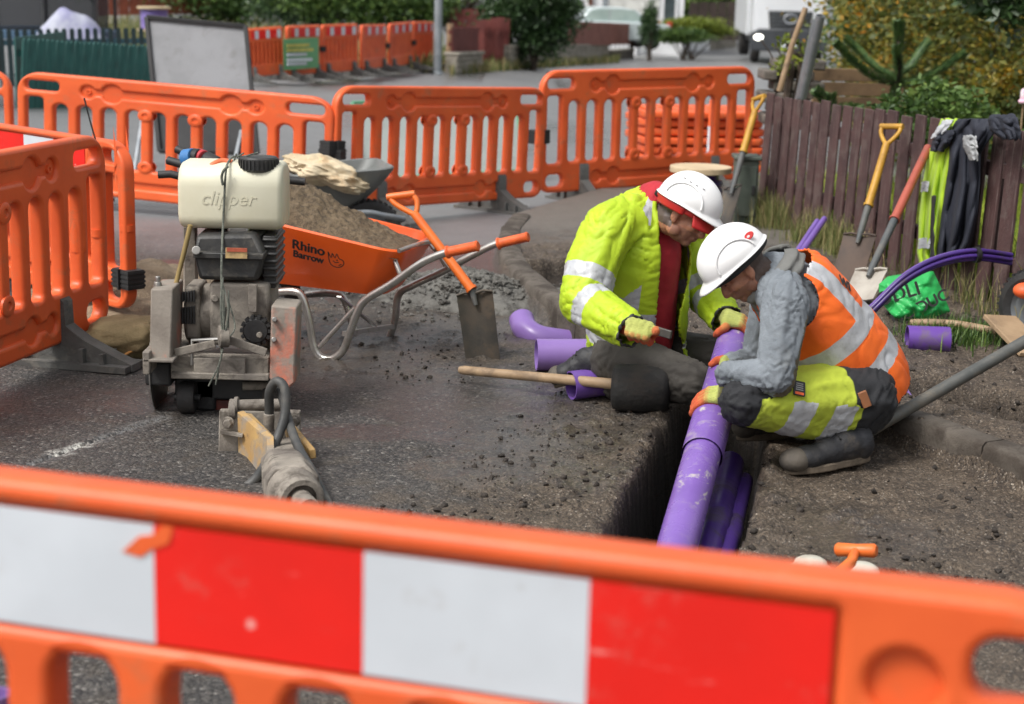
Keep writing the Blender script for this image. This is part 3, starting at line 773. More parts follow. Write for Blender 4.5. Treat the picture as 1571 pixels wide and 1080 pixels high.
m_grass = leaf_mat('verge_grass', [(0, (.05, .07, .015)), (.5, (.12, .15, .03)), (.8, (.22, .20, .07)), (1, (.36, .30, .14))], .7)
m_drygrass = leaf_mat('dry_grass', [(0, (.06, .09, .02)), (.45, (.15, .18, .045)), (.75, (.30, .26, .11)), (1, (.46, .37, .19))], .7)

# ================================================================== MAROON PICKET FENCE
m_slat = M('maroon_stained_timber', (.080, .039, .037), (.050, .025, .025), 5, .75, .08, .45, 60, (.11, .078, .070), .45, 9, scratch=((.14, .105, .095), (60, 60, 3), .57), ws=True)
FL, FR = G(1166, 331, .1), G(1540, 480, .1); fdir = (FR-FL); fdir.z = 0; fdir.normalize(); fn = Vector((fdir.y, -fdir.x, 0))
if fn.y > 0: fn = -fn                    # towards the camera
fence = thing('picket_fence', 'maroon stained timber picket fence running beside the dig', 'fence', FL)
topL, topR = P(1181, 143, FL.y).z, P(1562, 200, FR.y).z
LEN = (FR-FL).length+1.3; k = 0; x = 0.0; rnd = random.Random(5)
while x < LEN:
    w = rnd.uniform(.122, .138); t = x/(FR-FL).length
    base = FL + fdir*(x+w/2); zt = topL+(topR-topL)*t + rnd.uniform(-.012, .012); zb = .10+terrain(base.x, base.y)-.03
    lean = rnd.uniform(-.012, .012)
    mb = MB(); up = (Vector((0, 0, 1))+fdir*lean+fn*(-.03)).normalized()
    R = Matrix((fdir, fn, up)).transposed()
    if R.determinant() < 0: R = Matrix((fdir, -fn, up)).transposed()
    h = zt-zb; mb.box(base-FL+Vector((0, 0, (zt+zb)/2-FL.z))+fn*rnd.uniform(0, .006), (w, .015, h), R)
    mb.build('slat', m_slat, fence, .0025, 40, seg=1)
    gap = .046 if t < .5 else .058
    x += w + gap+rnd.uniform(-.004, .006); k += 1
for z in (.25, .68):
    a = FL*1.0; a.z = .1+terrain(FL.x, FL.y)+z*(topL-FL.z)/.84; b = FL+fdir*LEN; b.z = .1+z*.98
    mb = MB(); mb.bar(a-FL-fn*.032, b-FL-fn*.032, .04, .07); mb.build('rail', m_slat, fence, .003)
for s in (.15, 1.9, 3.4, 4.5):
    p = FL+fdir*s-fn*.10; zt = topL+(topR-topL)*s/3.3
    mb = MB(); mb.box((p.x-FL.x, p.y-FL.y, (zt+.05)/2-FL.z-.05), (.08, .08, zt-.02)); mb.build('post', m_slat, fence, .004)

# grass at the foot of the fence
pts = []
for k in range(7500):
    s = random.uniform(-.6, 4.4); off = abs(random.gauss(0, .10)) + .015
    if s > 1.9 and random.random() < .72: continue
    q = FL + fdir*s + fn*off
    if noise.noise(Vector((q.x*2.2, q.y*2.2, 0))) < -.02: continue
    pts.append((q.x, q.y, .09+terrain(q.x, q.y)))
grass_patch('fence_grass', 'tufts of green and straw coloured grass along the foot of the picket fence', pts, m_drygrass, .04, .24, 3, .0034)
# lawn behind the fence
pts = [(random.uniform(1.9, 6.5), random.uniform(7.6, 13.5)) for _ in range(15000)]
pts = [(a, b, .09+terrain(a, b)) for a, b in pts if (Vector((a, b, 0))-Vector((FL.x, FL.y, 0))).dot(fn) < -.05]
grass_patch('garden_grass', 'bright lawn grass showing through the fence gaps', pts, leaf_mat('lawn', [(0, (.08, .14, .01)), (.6, (.22, .30, .02)), (1, (.38, .42, .05))], .7), .06, .30, 4, .009)

# ================================================================== GARDEN BEHIND THE FENCE
# monkey puzzle tree
def puzzle(name, label, base, limbs, seed, dens=900, lr=.05, trunk=.045):
    t = thing(name, label, 'tree', Vector(base)); b0 = Vector(base); r = np.random.RandomState(seed)
    mb = MB(); Vs = []; R = []
    for pts, rad in limbs:
        pp = [Vector(p)-b0 for p in bez(pts, 8)]; mb.tube(pp, [max(.008, rad*(1-.5*i/len(pp))) for i in range(len(pp))], 8)
        L = sum((pp[i+1]-pp[i]).length for i in range(len(pp)-1)); n = int(dens*L)
        for _ in range(n):
            u = r.uniform(0, len(pp)-1.001); i = int(u); p = pp[i].lerp(pp[i+1], u-i); d = (pp[i+1]-pp[i]).normalized()
            s = Vector(r.normal(size=3)); s -= d*s.dot(d); s.normalize()
            ax = (s*.75+d*.75).normalized(); w = ax.cross(d).normalized()*lr*.11; st = p+s*rad*.7; L2 = lr*r.uniform(.8, 1.4)
            Vs += [st-w, st+ax*L2*.5-w*.8+s*.004, st+ax*L2, st+w]; R.append(r.uniform(0, 1))
    mb.build('trunk', m_bark, t)
    tris_object('foliage', np.array([tuple(v) for v in Vs]), np.array(R), leaf_mat(name+'_needles', [(0, (.035, .085, .030)), (.6, (.085, .165, .055)), (1, (.20, .28, .08))], .45, .2), t)
    return t
Yp = 13.6
pb = P(1366, 235, Yp); j = P(1374, 128, Yp)
def Q(x, y, dy=0): return P(x, y, Yp+dy)
puzzle('monkey_puzzle_tree', 'young monkey puzzle tree with upswept dark green spiky branches behind the fence', pb, [
    ([pb, Q(1371, 165), Q(1376, 120), Q(1379, 60), Q(1379, 34)], .030),
    ([Q(1373, 126), Q(1340, 116), Q(1308, 92), Q(1284, 66)], .015),
    ([Q(1373, 120, .15), Q(1345, 105, .3), Q(1320, 80, .5), Q(1299, 60, .6)], .015),
    ([Q(1376, 127), Q(1410, 122), Q(1445, 104), Q(1478, 80)], .015),
    ([Q(1378, 110, .2), Q(1396, 100, .3), Q(1410, 80, .5), Q(1422, 64, .6)], .015),
    ([Q(1378, 125, -.05), Q(1380, 100, -.15), Q(1377, 85, -.2), Q(1375, 72, -.2)], .015)], 3, 2300, .038)
Yp = 12.2; pb = P(1409, 215, Yp)
puzzle('monkey_puzzle_sapling', 'small monkey puzzle sapling just behind the fence pickets', pb, [
    ([pb, Q(1410, 170), Q(1415, 145)], .028), ([Q(1409, 168), Q(1398, 160), Q(1391, 155)], .026), ([Q(1412, 165), Q(1428, 158), Q(1436, 147)], .026)], 8, 2300, .032)
Yp = 12.0; pb = P(1275, 205, Yp)
puzzle('monkey_puzzle_cutting', 'low spreading monkey puzzle shoots beside the timber raised bed', pb, [
    ([pb, Q(1268, 158), Q(1252, 138)], .026), ([Q(1275, 180), Q(1276, 160), Q(1275, 145)], .026), ([Q(1275, 185), Q(1295, 165), Q(1322, 168)], .024)], 12, 2300, .034)
# shrubs
bush('golden_shrub', 'tall shrub with yellow and orange autumn leaves behind the picket fence', G(1500, 225), P(1480, 70, 17.5), (1.35, 1.0, 1.15), 15000, m_gold, .075, 21, 'shrub', 110)
bush('yellow_leaved_shrub', 'yellowing shrub beyond the small monkey puzzle', G(1420, 180), P(1405, 45, 19.5), (.95, .8, 1.1), 9000, m_gold, .075, 22, 'shrub', 80)
bush('green_shrub', 'fresh green shrub behind the leaning grey pole', G(1320, 150), P(1345, 34, 22), (.55, .7, 1.0), 8000, m_green, .09, 23, 'shrub', 60)
bush('dense_hedge', 'dark green hedge closing the garden behind the shrubs', (9.0, 26, -.3), (8.9, 26, 1.6), (2.9, 1.0, 2.2), 16000, m_green, .15, 24, 'hedge', 160)
bush('low_garden_shrub', 'low yellow green shrub next to the hanging jacket', G(1540, 250), P(1590, 165, 12.6), (.40, .4, .35), 6000, m_gold, .06, 25, 'shrub', 50)
bush('fence_side_plants', 'low mixed green plants growing against the back of the pickets', G(1440, 230), P(1440, 185, 11.5), (.42, .4, .25), 3500, m_green, .05, 26, 'plants', 40)
C, tone = crown(P(1560, -8, 12), (.45, .3, .20), 900, 14, 31)
t = thing('overhanging_branch', 'dark leafy branch hanging over the garden above the golden shrub', 'branch', P(1640, -30, 12))
tris_object('foliage', leaves(C, .09, 31)-np.array(t.location), tone, m_dark, t)
mb = MB(); mb.tube(bez([P(1700, -60, 12), P(1600, -20, 12), P(1500, 6, 12)], 6), [.03*(1-.06*i) for i in range(13)], 8); mb.build('stem', m_bark, t, world=True)
# timber raised bed
m_plank = M('brown_plank', (.20, .125, .065), (.13, .08, .042), 6, .75, .08, .35, 50, (.07, .045, .025), .35, 6)
bd = P(1250, 166, 14.5); t = thing('raised_bed', 'raised bed of wide brown timber planks behind the fence', 'planter', bd)
for i, (ya, yb) in enumerate(((104, 124), (125, 146), (147, 172))):
    a, b = P(1246, ya, 14.5), P(1384, ya+3, 14.7); a2 = P(1246, yb, 14.5)
    h = a.z-a2.z; mb = MB(); mb.bar(a-bd-Vector((0, 0, h/2)), b-bd-Vector((0, 0, h/2)), .045, h*.97); mb.build('plank', m_plank, t, .004)
for px in (1252, 1378):
    a = P(px, 102, 14.56); b = P(px, 176, 14.56); mb = MB(); mb.bar(b-bd, a-bd, .07, .07); mb.build('post', m_plank, t, .004)
# gate pier of rubble stone with climbing stems
m_stone = M('rubble_stone', (.16, .14, .12), (.09, .08, .07), 9, .85, .1, .6, 40, (.05, .05, .035), .4, 6)
sb = G(1205, 200, .1); sb.y = 14.0; sb = P(1205, 190, 14.0); t = thing('stone_pier', 'rough rubble stone pier with thin bare stems at the end of the fence', 'pier', sb)
rr = random.Random(2)
for row in range(6):
    for q in range(3):
        mb = MB(); c = Vector(((q-1)*.135+rr.uniform(-.02, .02)+(.05 if row % 2 else -.03), rr.uniform(-.03, .03), .045+row*.088))
        mb.box(c, (.125+rr.uniform(-.01, .012), .34, .083), Matrix.Rotation(rr.uniform(-.08, .08), 3, 'Y')); mb.build('stone', m_stone, t, .016)
for e in ((1165, 58), (1190, 70), (1218, 40), (1236, 74), (1180, 100), (1210, 66)):
    mb = MB(); z0 = P(1205+rr.uniform(-14, 14), 140, 14.0); e = P(e[0], e[1], 14.0)
    mb.tube(bez([z0, z0.lerp(e, .5)+Vector((rr.uniform(-.05, .05), 0, .05)), e], 5), .006, 5); mb.build('stem', m_bark, t, world=True)
t = bush('leafy_sapling', 'thin sapling with bright lime green leaves by the leaning poles', P(1222, 150, 13.6), P(1224, 78, 13.6), (.20, .15, .17), 260, m_lime, .055, 41, 'sapling', 16)
# leaning poles
m_galv = M('galvanised_steel', (.30, .32, .34), (.22, .24, .26), 8, .45, .1, .05, 60, (.16, .15, .13), .3, 9, metal=.6)
m_ash = M('pale_wood_handle', (.36, .25, .15), (.27, .18, .10), 10, .6, .1, .1, 60, (.12, .085, .06), .4, 8, scratch=((.2, .13, .08), (50, 50, 4), .62))
mb = MB(); mb.pipe([P(1230, 150, 12.9), P(1259, 24, 12.7)], .036, .030, 18); tag(mb.build('scaffold_pole', m_galv), 'thick grey metal pole leaning behind the end of the fence', 'pole')
mb = MB(); mb.pipe([P(1222, 152, 13.1), P(1249, 30, 13.0)], .014, .010, 12); tag(mb.build('thin_metal_pole', m_galv), 'thin grey rod leaning just beside the thick metal pole', 'pole')
mb = MB(); mb.tube([P(1196, 140, 13.2), P(1215, 70, 13.2), P(1236, 12, 13.2)], [.024, .022, .021], 12); tag(mb.build('wooden_stake', m_ash, smooth=60), 'weathered wooden stake slanting up in front of the truck', 'stake')
# green utility cabinet behind the first shovel
m_cab = M('grey_green_cabinet', (.085, .105, .085), (.06, .075, .06), 6, .6, .1, .15, 40, (.13, .13, .11), .4, 8)
c = G(1143, 342, .1); t = thing('utility_cabinet', 'small grey green roadside cabinet against the end of the fence', 'cabinet', c)
h = P(1143, 240, c.y).z-c.z; w = 34/S(c.y)
mb = MB(); mb.box((0, .1, h*.47), (w, .2, h*.94)); mb.build('body', m_cab, t, .008)
mb = MB(); mb.box((0, .1, h*.97), (w+.03, .24, h*.06)); mb.build('lid', m_cab, t, .008)
mb = MB(); mb.box((0, -.006, h*.48), (w*.8, .012, h*.75)); d = mb.build('door', m_cab, t, .004)
mb = MB(); mb.box((w*.28, -.018, h*.5), (.02, .015, .06)); mb.build('handle', m_black, d, .003)

# pink and white ornament on a post
c = P(1566, 200, 11.5); t = thing('garden_ornament', 'small pink and white ornament on a stick among the golden leaves', 'ornament', c)
mb = MB(); mb.cyl((0, 0, 0), (0, 0, .2), .006, None, 8); mb.build('stick', m_ash, t)
mb = MB(); mb.lathe([(0, 0), (.03, .0), (.036, .012), (.03, .02), (.022, .03), (.024, .075), (.016, .095), (0, .1)], Matrix.Translation((0, 0, .18))); mb.build('head', M('pink_paint', (.75, .35, .50), (.80, .72, .75), 25, .5), t)
# ================================================================== STREET IN THE BACKGROUND
def gp(px, py): return G(px, py)
def ht(px, yb, yt): b = G(px, yb); return P(px, yt, b.y).z-b.z
m_maroon = M('maroon_boards', (.16, .035, .028), (.11, .024, .02), 3, .7, .08, .2, 30, (.09, .03, .025), .3, 3)
m_rust = M('red_brown_fence', (.26, .065, .03), (.18, .045, .025), 3, .75, .08, .2, 30)
m_wallst = M('pale_stone_wall', (.33, .30, .25), (.22, .20, .165), 4, .85, .08, .5, 20, (.13, .12, .09), .4, 3)
m_whitewash = M('white_render', (.74, .75, .76), (.66, .67, .68), 2, .8, .06, .1, 40, (.45, .45, .42), .2, 2)
m_glass = M('dark_glass', (.05, .065, .07), (.09, .11, .12), 2, .08, .04, spec=.8)
m_tyre = M('tyre_rubber', (.016, .016, .017), (.028, .026, .025), 9, .7, .1, .3, 60, (.07, .058, .045), .4, 9)
m_dkpl = M('dark_plastic', (.028, .030, .033), (.045, .046, .048), 6, .5, .1)
m_wpaint = M('white_paint', (.76, .78, .80), (.72, .74, .77), 2, .25, .05, spec=.6)
m_grey_metal = M('grey_lamp_steel', (.30, .33, .35), (.24, .27, .29), 5, .5, .08, metal=.3)
def board_fence(name, label, A, B, zt, mat, pitch=.14, rail=True):
    """A,B base points; boards one by one"""
    A, B = Vector(A), Vector(B); d = B-A; L = d.length; d.normalize(); t = thing(name, label, 'fence', A)
    n = max(1, int(L/pitch)); rr = random.Random(len(label))
    me = None
    for i in range(n):
        s = (i+.5)*L/n; p = d*s; h = zt+rr.uniform(-.015, .015)
        mb = MB(); mb.bar(p+Vector((0, 0, -.05)), p+Vector((0, 0, h)), L/n*.93, .022+.012*(i % 2), d.cross(Vector((0, 0, 1)))); mb.build('board', mat, t)
    mb = MB(); off = d.cross(Vector((0, 0, 1)))*-.05
    if off.y < 0: off = -off
    for z in (.3, .8): mb.bar(Vector((0, 0, zt*z))+off, d*L+Vector((0, 0, zt*z))+off, .04, .08)
    mb.build('rail', mat, t); return t
def coursed_wall(name, label, A, B, h, th, mat, cop=True, bl=.45, rows=3):
    A, B = Vector(A), Vector(B); d = B-A; L = d.length; d.normalize(); t = thing(name, label, 'wall', A); rr = random.Random(len(label))
    side = Vector((-d.y, d.x, 0))
    rh = h/rows
    for r in range(rows):
        n = max(1, int(L/bl)); o = (r % 2)*.5
        for i in range(n+1):
            s0, s1 = max(0, (i-o)*L/n), min(L, (i+1-o)*L/n)
            if s1-s0 < .05: continue
            p0, p1 = d*(s0+.008)+Vector((0, 0, (r+.5)*rh)), d*(s1-.008)+Vector((0, 0, (r+.5)*rh))
            mb = MB(); mb.bar(p0+side*rr.uniform(-.012, .012), p1+side*rr.uniform(-.012, .012), th, rh-.014); mb.build('stone', mat, t, .012, seg=1)
    mb = MB(); mb.bar(Vector((0, 0, h/2-.02)), d*L+Vector((0, 0, h/2-.02)), th-.05, h-.04); mb.build('core', m_wallst, t)
    if cop:
        mb = MB(); mb.bar(Vector((0, 0, h+.03)), d*L+Vector((0, 0, h+.03)), th+.07, .07); mb.build('coping', m_wallst, t, .015)
    return t
# lamp post on the verge
b = G(671, 114); t = thing('lamp_post', 'plain grey steel lamp post standing at the edge of the verge', 'lamp post', b)
mb = MB(); mb.tube([(0, 0, 0), (0, 0, 1.2), (0, 0, 7)], [.078, .075, .05], 18); mb.build('column', m_grey_metal, t)
mb = MB(); mb.cyl((0, 0, 0), (0, 0, .05), .11, .10, 18); mb.build('base', m_grey_metal, t, .005)
mb = MB(); mb.box((.0, -.079, .55), (.075, .012, .42)); mb.build('door', m_grey_metal, t, .003)
mb = MB(); mb.tube([(0, 0, 7), (0, -.1, 7.2), (0, -.9, 7.3)], .035, 10); ar = mb.build('arm', m_grey_metal, t)
mb = MB(); mb.box((0, -1.1, 7.28), (.22, .5, .12)); mb.build('lamp_head', m_grey_metal, ar, .03)
# walls, gate and fences of the gardens opposite
A, B = G(775, 106), G(928, 92); coursed_wall('garden_wall', 'low pale stone garden wall beneath the big dark green bush', A, B, ht(850, 99, 72), .25, m_wallst)
A2, B2 = G(692, 113), G(732, 109); coursed_wall('garden_wall_stub', 'short pale stone wall between the lamp post and the maroon gate', A2, B2, ht(710, 111, 84), .25, m_wallst, bl=.35)
A3, B3 = G(930, 92), G(968, 89); coursed_wall('drive_wall', 'dark mossy low wall with railings beside the driveway', A3, B3, ht(950, 90, 78), .22, m_stone)
g0, g1 = G(733, 106), G(776, 105)
t = thing('garden_gate', 'pair of tall maroon boarded garden gates', 'gate', g0); gd = g1-g0; gh = ht(755, 106, 24)
for lf in range(2):
    for i in range(5):
        s = (lf*5+i+.5)/10*.98; p = gd*s+gd*(.02*lf); mb = MB(); mb.bar(p, p+Vector((0, 0, gh*(.93 if lf == 0 else 1.0)*(.96+.02*(i == 2)))), gd.length/10*.92, .03, (0, 1, 0)); mb.build('board', m_maroon, t)
    for z in (.25, .8):
        a = gd*(.5*lf+.02)+Vector((0, .035, gh*z)); mb = MB(); mb.bar(a, a+gd*.46, .03, .12); mb.build('cross_rail', m_maroon, t)
mb = MB(); mb.box(gd*.49+Vector((0, -.03, gh*.55)), (.04, .03, .10)); mb.build('latch', m_black, t)
up = Vector((0, 0, ht(710, 111, 84)+.07))
board_fence('boarded_fence', 'maroon board fence on the short stone wall beside the gate', A2+up+Vector((0, .1, 0)), B2+up+Vector((0, .1, 0)), ht(710, 111, 42)-up.z, m_maroon)
q0, q1 = P(690, 80, 46), P(748, 80, 46); board_fence('tall_boarded_fence', 'tall faded maroon fence rising behind the boarded gate', q0, q1, P(700, 14, 46).z-q0.z, m_maroon, .18)
up = Vector((0, .12, ht(850, 99, 72)+.07)); W0 = A.lerp(B, .45)
board_fence('wall_top_fence', 'red brown board fence along the stone wall right of the big bush', W0+up, B3+up, P(930, 37, B.y).z-(B+up).z, M('red_brown_boards', (.24, .085, .06), (.18, .06, .045), 3, .75), .16)
mb = MB(); mb.tube([G(688, 110), P(691, 36, G(688, 110).y)], [.07, .065], 8); tag(mb.build('timber_post', m_ash), 'bare timber post between the lamp post and the maroon fence', 'post')
# railings, bin and post by the drive
t = thing('drive_railing', 'small dark railing above the mossy drive wall', 'railing', A3)
for i in range(7):
    p = (B3-A3)*(i/6)+Vector((0, 0, .25)); mb = MB(); mb.cyl(p, p+Vector((0, 0, .42)), .018, None, 6); mb.build('bar', m_dkpl, t)
mb = MB(); mb.bar(Vector((0, 0, .64)), (B3-A3)+Vector((0, 0, .64)), .04, .04); mb.build('top_rail', m_dkpl, t)
b = G(968, 89); mb = MB(); mb.bar(b, b+Vector((0, 0, ht(968, 89, 36))), .14, .14, (0, 1, 0)); tag(mb.build('gate_post', M('dark_timber', (.07, .05, .035), None, 5, .8), bev=.01), 'dark timber gate post at the mouth of the driveway', 'post')
# the big bush and the hedges
def bush_px(name, label, px, py, Y, rx, rz, n, mat, size, seed, base_y, cat='bush', ry=None, clumps=70):
    c = P(px, py, Y); b = Vector((c.x, c.y, min(terrain(c.x, c.y), c.z-rz*.7))); return bush(name, label, b, c, (rx, ry or rx*.7, rz), n, mat, size, seed, cat, clumps)
bush_px('evergreen_bush', 'big dark green evergreen bush overhanging the pale stone wall', 818, 14, 39, 1.0, .95, 16000, m_dark, .11, 51, 90, clumps=90)
bush_px('clipped_hedge', 'mixed green hedge behind the row of striped barriers', 560, -12, 46, 2.2, .85, 14000, m_green, .15, 52, 40, 'hedge', 1.0, 110)
bush_px('conifer_hedge', 'dark conifer hedge left of the lamp post', 470, -10, 52, 1.6, .9, 9000, m_dark, .14, 53, 40, 'hedge', 1.0, 80)
bush_px('brown_hedge', 'brownish bare hedge right of the lamp post', 705, 5, 48, .75, 1.1, 6000, leaf_mat('brown_twigs', [(0, (.03, .022, .014)), (.6, (.07, .055, .03)), (1, (.10, .10, .04))]), .10, 54, 60, 'hedge', .5, 50)
bush_px('street_trees', 'green trees in the gardens far behind the white wall', 1080, -25, 84, 5, 2.1, 14000, m_green, .3, 55, 0, 'trees', 2, 90)
bush_px('gold_hedge', 'clipped golden green hedge behind the white garden wall', 1064, 42, 60, 1.35, .32, 9000, m_lime, .09, 56, 60, 'hedge', .5, 90)
bush_px('green_hedge', 'low fresh green hedge under the golden one', 1050, 55, 59, 1.0, .25, 5000, m_green, .09, 57, 60, 'hedge', .4, 60)
bush_px('small_conifer', 'small dark conifer beside the white house', 996, 36, 57, .32, .75, 3500, m_dark, .09, 58, 60, 'conifer', .3, 40)
bush_px('far_left_tree', 'leafy tree rising behind the red brown fence', 330, -40, 60, 4.0, 1.6, 12000, m_green, .22, 59, 20, 'tree', 2, 90)
# white garden wall with piers, mossy wall after it
A, B = G(972, 84), G(1082, 80); t = thing('white_wall', 'white painted garden wall with square piers below the golden hedge', 'wall', A); d = B-A; h = ht(1030, 82, 62)
n = 5
for i in range(n):
    mb = MB(); mb.bar(d*(i/n)+Vector((0, 0, h/2)), d*((i+1)/n-.004)+Vector((0, 0, h/2)), .22, h); mb.build('panel', m_whitewash, t, .02)
for s, hh in ((.06, 1.35), (.20, 1.2), (.55, 1.35), (.98, 1.05)):
    mb = MB(); mb.box(d*s+Vector((0, -.03, h*hh/2)), (.42, .34, h*hh)); mb.build('pier', m_whitewash, t, .03)
coursed_wall('brown_wall', 'brownish block wall continuing from the white wall', G(1084, 80), G(1126, 74), ht(1105, 77, 58), .22, m_wallst, bl=.6, rows=2)
q0, q1 = P(1055, 60, 75), P(1142, 60, 75); board_fence('dark_fence', 'dark brown fence behind the golden hedge beside the truck', q0, q1, P(1100, 4, 75).z-q0.z, M('dark_brown_boards', (.06, .042, .034), None, 3, .8), .4)
b = G(1015, 82); t = thing('street_light', 'slim grey street light in front of the white wall', 'lamp post', b)
mb = MB(); mb.tube([(0, 0, 0), (0, 0, 6)], [.075, .05], 12); mb.build('column', m_grey_metal, t); mb = MB(); mb.cyl((0, 0, 0), (0, 0, .75), .12, None, 14); mb.build('base', m_grey_metal, t)
mb = MB(); mb.box((0, -.4, 6.05), (.2, .8, .1)); mb.build('lamp_head', m_grey_metal, t, .03)
# white house
hb = P(950, 70, 66); t = thing('white_house', 'white rendered house with a garage door behind the parked car', 'house', hb)
m_brown = M('brown_timber', (.13, .05, .03), None, 4, .6)
mb = MB(); mb.box((-.2, 3, 1.6), (5.2, 6, 4.4)); wl = mb.build('wall', m_whitewash, t, .01)
mb = MB(); mb.prism([(-3.2, 3.8), (3.0, 3.8), (-.1, 6.6)], 7.0, Matrix(((1, 0, 0, 0), (0, 0, 1, 3), (0, 1, 0, 0), (0, 0, 0, 1)))); mb.build('roof', M('dark_roof', (.06, .055, .055), None, 3, .8), t)
for x0, x1, z0, z1, mt, nm in ((-2.2, -1.5, .3, 2.6, m_glass, 'window'), (1.6, 2.1, .3, 2.6, m_glass, 'window')):
    mb = MB(); mb.box(((x0+x1)/2, -.02, (z0+z1)/2), (x1-x0, .05, z1-z0)); w = mb.build(nm, mt, t, .005)
    mb = MB()
    for xx in (x0, x1): mb.box((xx, -.045, (z0+z1)/2), (.08, .05, z1-z0+.08))
    for zz in (z0, z1): mb.box(((x0+x1)/2, -.045, zz), (x1-x0+.08, .05, .08))
    mb.build('frame', m_whitewash, w)
mb = MB()
for i in range(6): mb.box((.5, -.03, .35+i*.40), (1.9, .06, .385))
gd_ = mb.build('garage_door', M('cream_door', (.66, .66, .62), None, 3, .5), t, .008)
for x in (-1.15, -.62): 
    mb = MB(); mb.box((x, -.07, 1.5), (.16, .14, 4.0)); mb.build('pillar', m_brown if x < -1 else m_grey_metal, t, .01)
# parked car
cb = P(935, 74, 60); t = thing('parked_car', 'pale silver car parked in the driveway behind the red brown fence', 'car', frame(cb, (1, .25, 0), (0, 0, 1)))
m_car = M('silver_car_paint', (.62, .70, .70), (.58, .66, .66), 2, .2, .05, metal=.3, spec=.7)
T = Matrix(((1, 0, 0, 0), (0, 0, -1, 0), (0, 1, 0, 0), (0, 0, 0, 1)))
body = [(-2.0, .3), (1.95, .3), (2.02, .55), (1.9, .85), (1.2, .93), (-1.3, .95), (-1.95, .82), (-2.05, .55)]
mb = MB(); mb.prism(body, 1.65, T); bo = mb.build('body', m_car, t, .06, seg=3)
cab = [(-1.35, .93), (1.25, .92), (.75, 1.32), (.2, 1.42), (-.6, 1.42), (-1.0, 1.32)]
mb = MB(); mb.prism([(x*.97, z-.005) for x, z in cab], 1.38, T); mb.build('roof', m_car, t, .05, seg=3)
for x0, x1, xa, xb in ((-1.12, -.30, -.85, -.28), (-.22, .95, -.20, .62)):
    for s in (-1, 1):
        mb = MB(); mb.prism([(x0, .97), (x1, .97), (xb, 1.33), (xa, 1.33)], .012, Matrix.Translation((0, s*.70, 0)) @ T); mb.build('side_window', M('pale_glass', (.42, .52, .48), (.35, .45, .42), 2, .1), t)
for x in (-1.3, 1.25):
    for s in (-1, 1):
        Tw = Matrix.Translation((x, s*.76, .31)) @ Matrix.Rotation(PI/2, 4, 'X'); mb = MB(); mb.lathe([(.0, -.09), (.26, -.09), (.31, -.06), (.31, .06), (.26, .09), (0, .09)], Tw, 20); w = mb.build('wheel', m_tyre, t)
        mb = MB(); mb.lathe([(.19, -.1), (.17, .1)], Tw, 16); mb.cyl(Tw @ Vector((0, 0, -.095)), Tw @ Vector((0, 0, .095)), .17, None, 14); mb.build('rim', m_galv, w)
m_tail = M('red_lens', (.75, .05, .04), (.6, .03, .03), 6, .2)
for s in (-1, 1):
    mb = MB(); mb.box((1.93, s*.62, .85), (.14, .26, .20)); mb.build('tail_light', m_tail, t, .03)
mb = MB(); mb.box((.98, 0, 1.12), (.03, 1.15, .36), Matrix.Rotation(-.9, 3, 'Y')); mb.build('rear_window', m_glass, t, .01)
# truck
tb = G(1208, 99); t = thing('truck', 'white lorry with dark grille and lit headlight coming up the street', 'truck', frame(tb, (1, -.06, 0), (0, 0, 1)))
W2 = 1.22
mb = MB()
def cabsec(y, z0, z1, w): return [(-w, y, z0), (w, y, z0), (w, y, z1), (-w, y, z1)]
secs = [cabsec(0.0, .95, 2.35, W2*.98), cabsec(.10, .95, 3.3, W2*.97), cabsec(.3, .9, 3.55, W2*.96), cabsec(2.0, .9, 3.6, W2*.97)]
for s_ in secs: mb.v += s_
for i in range(3):
    for k in range(4): mb.f.append((i*4+k, i*4+(k+1) % 4, (i+1)*4+(k+1) % 4, (i+1)*4+k)[::-1])
mb.f += [(0, 1, 2, 3), (12, 15, 14, 13)]
mb.build('cab', m_wpaint, t, .06, seg=3)
mb = MB(); mb.box((0, 5.4, 2.2), (2.5, 6.4, 2.7)); mb.build('cargo_box', m_wpaint, t, .03)
mb = MB(); mb.box((0, 4.6, .75), (2.0, 8.6, .3)); mb.build('chassis', m_dkpl, t, .02)
mb = MB(); mb.prism([(-1.05, 2.28), (1.05, 2.28), (1.0, 2.95), (.9, 3.15), (-.9, 3.15), (-1.0, 2.95)], .02, Matrix(((1, 0, 0, 0), (0, -.35, 1, -.01+.35*2.3-.76), (0, 1, 0, 0), (0, 0, 0, 1)))); mb.build('windscreen', m_glass, t)
mb = MB(); mb.prism([(-.72, 1.72), (.72, 1.72), (.64, 1.05), (-.64, 1.05)], .07, Matrix(((1, 0, 0, 0), (0, 0, 1, -.03), (0, 1, 0, 0), (0, 0, 0, 1)))); gr = mb.build('grille', m_dkpl, t, .02)
for i in range(5):
    mb = MB(); mb.box((0, -.085, 1.14+i*.125), (1.28-.02*(4-i), .05, .05)); mb.build('grille_bar', M('grille_grey', (.09, .10, .11), None, 4, .4), gr, .012)
mb = MB(); mb.tube([(.21*math.cos(a), -.12, 1.47+.145*math.sin(a)) for a in [2*PI*k/24 for k in range(24)]], .022, 8, closed=True)
mb.prism([(-.10, 1.45), (0, 1.53), (.10, 1.45), (0, 1.49)], .02, Matrix(((1, 0, 0, 0), (0, 0, 1, -.12), (0, 1, 0, 0), (0, 0, 0, 1)))); mb.build('badge', M('chrome', (.75, .77, .8), None, 5, .18, .04, metal=.9), gr)
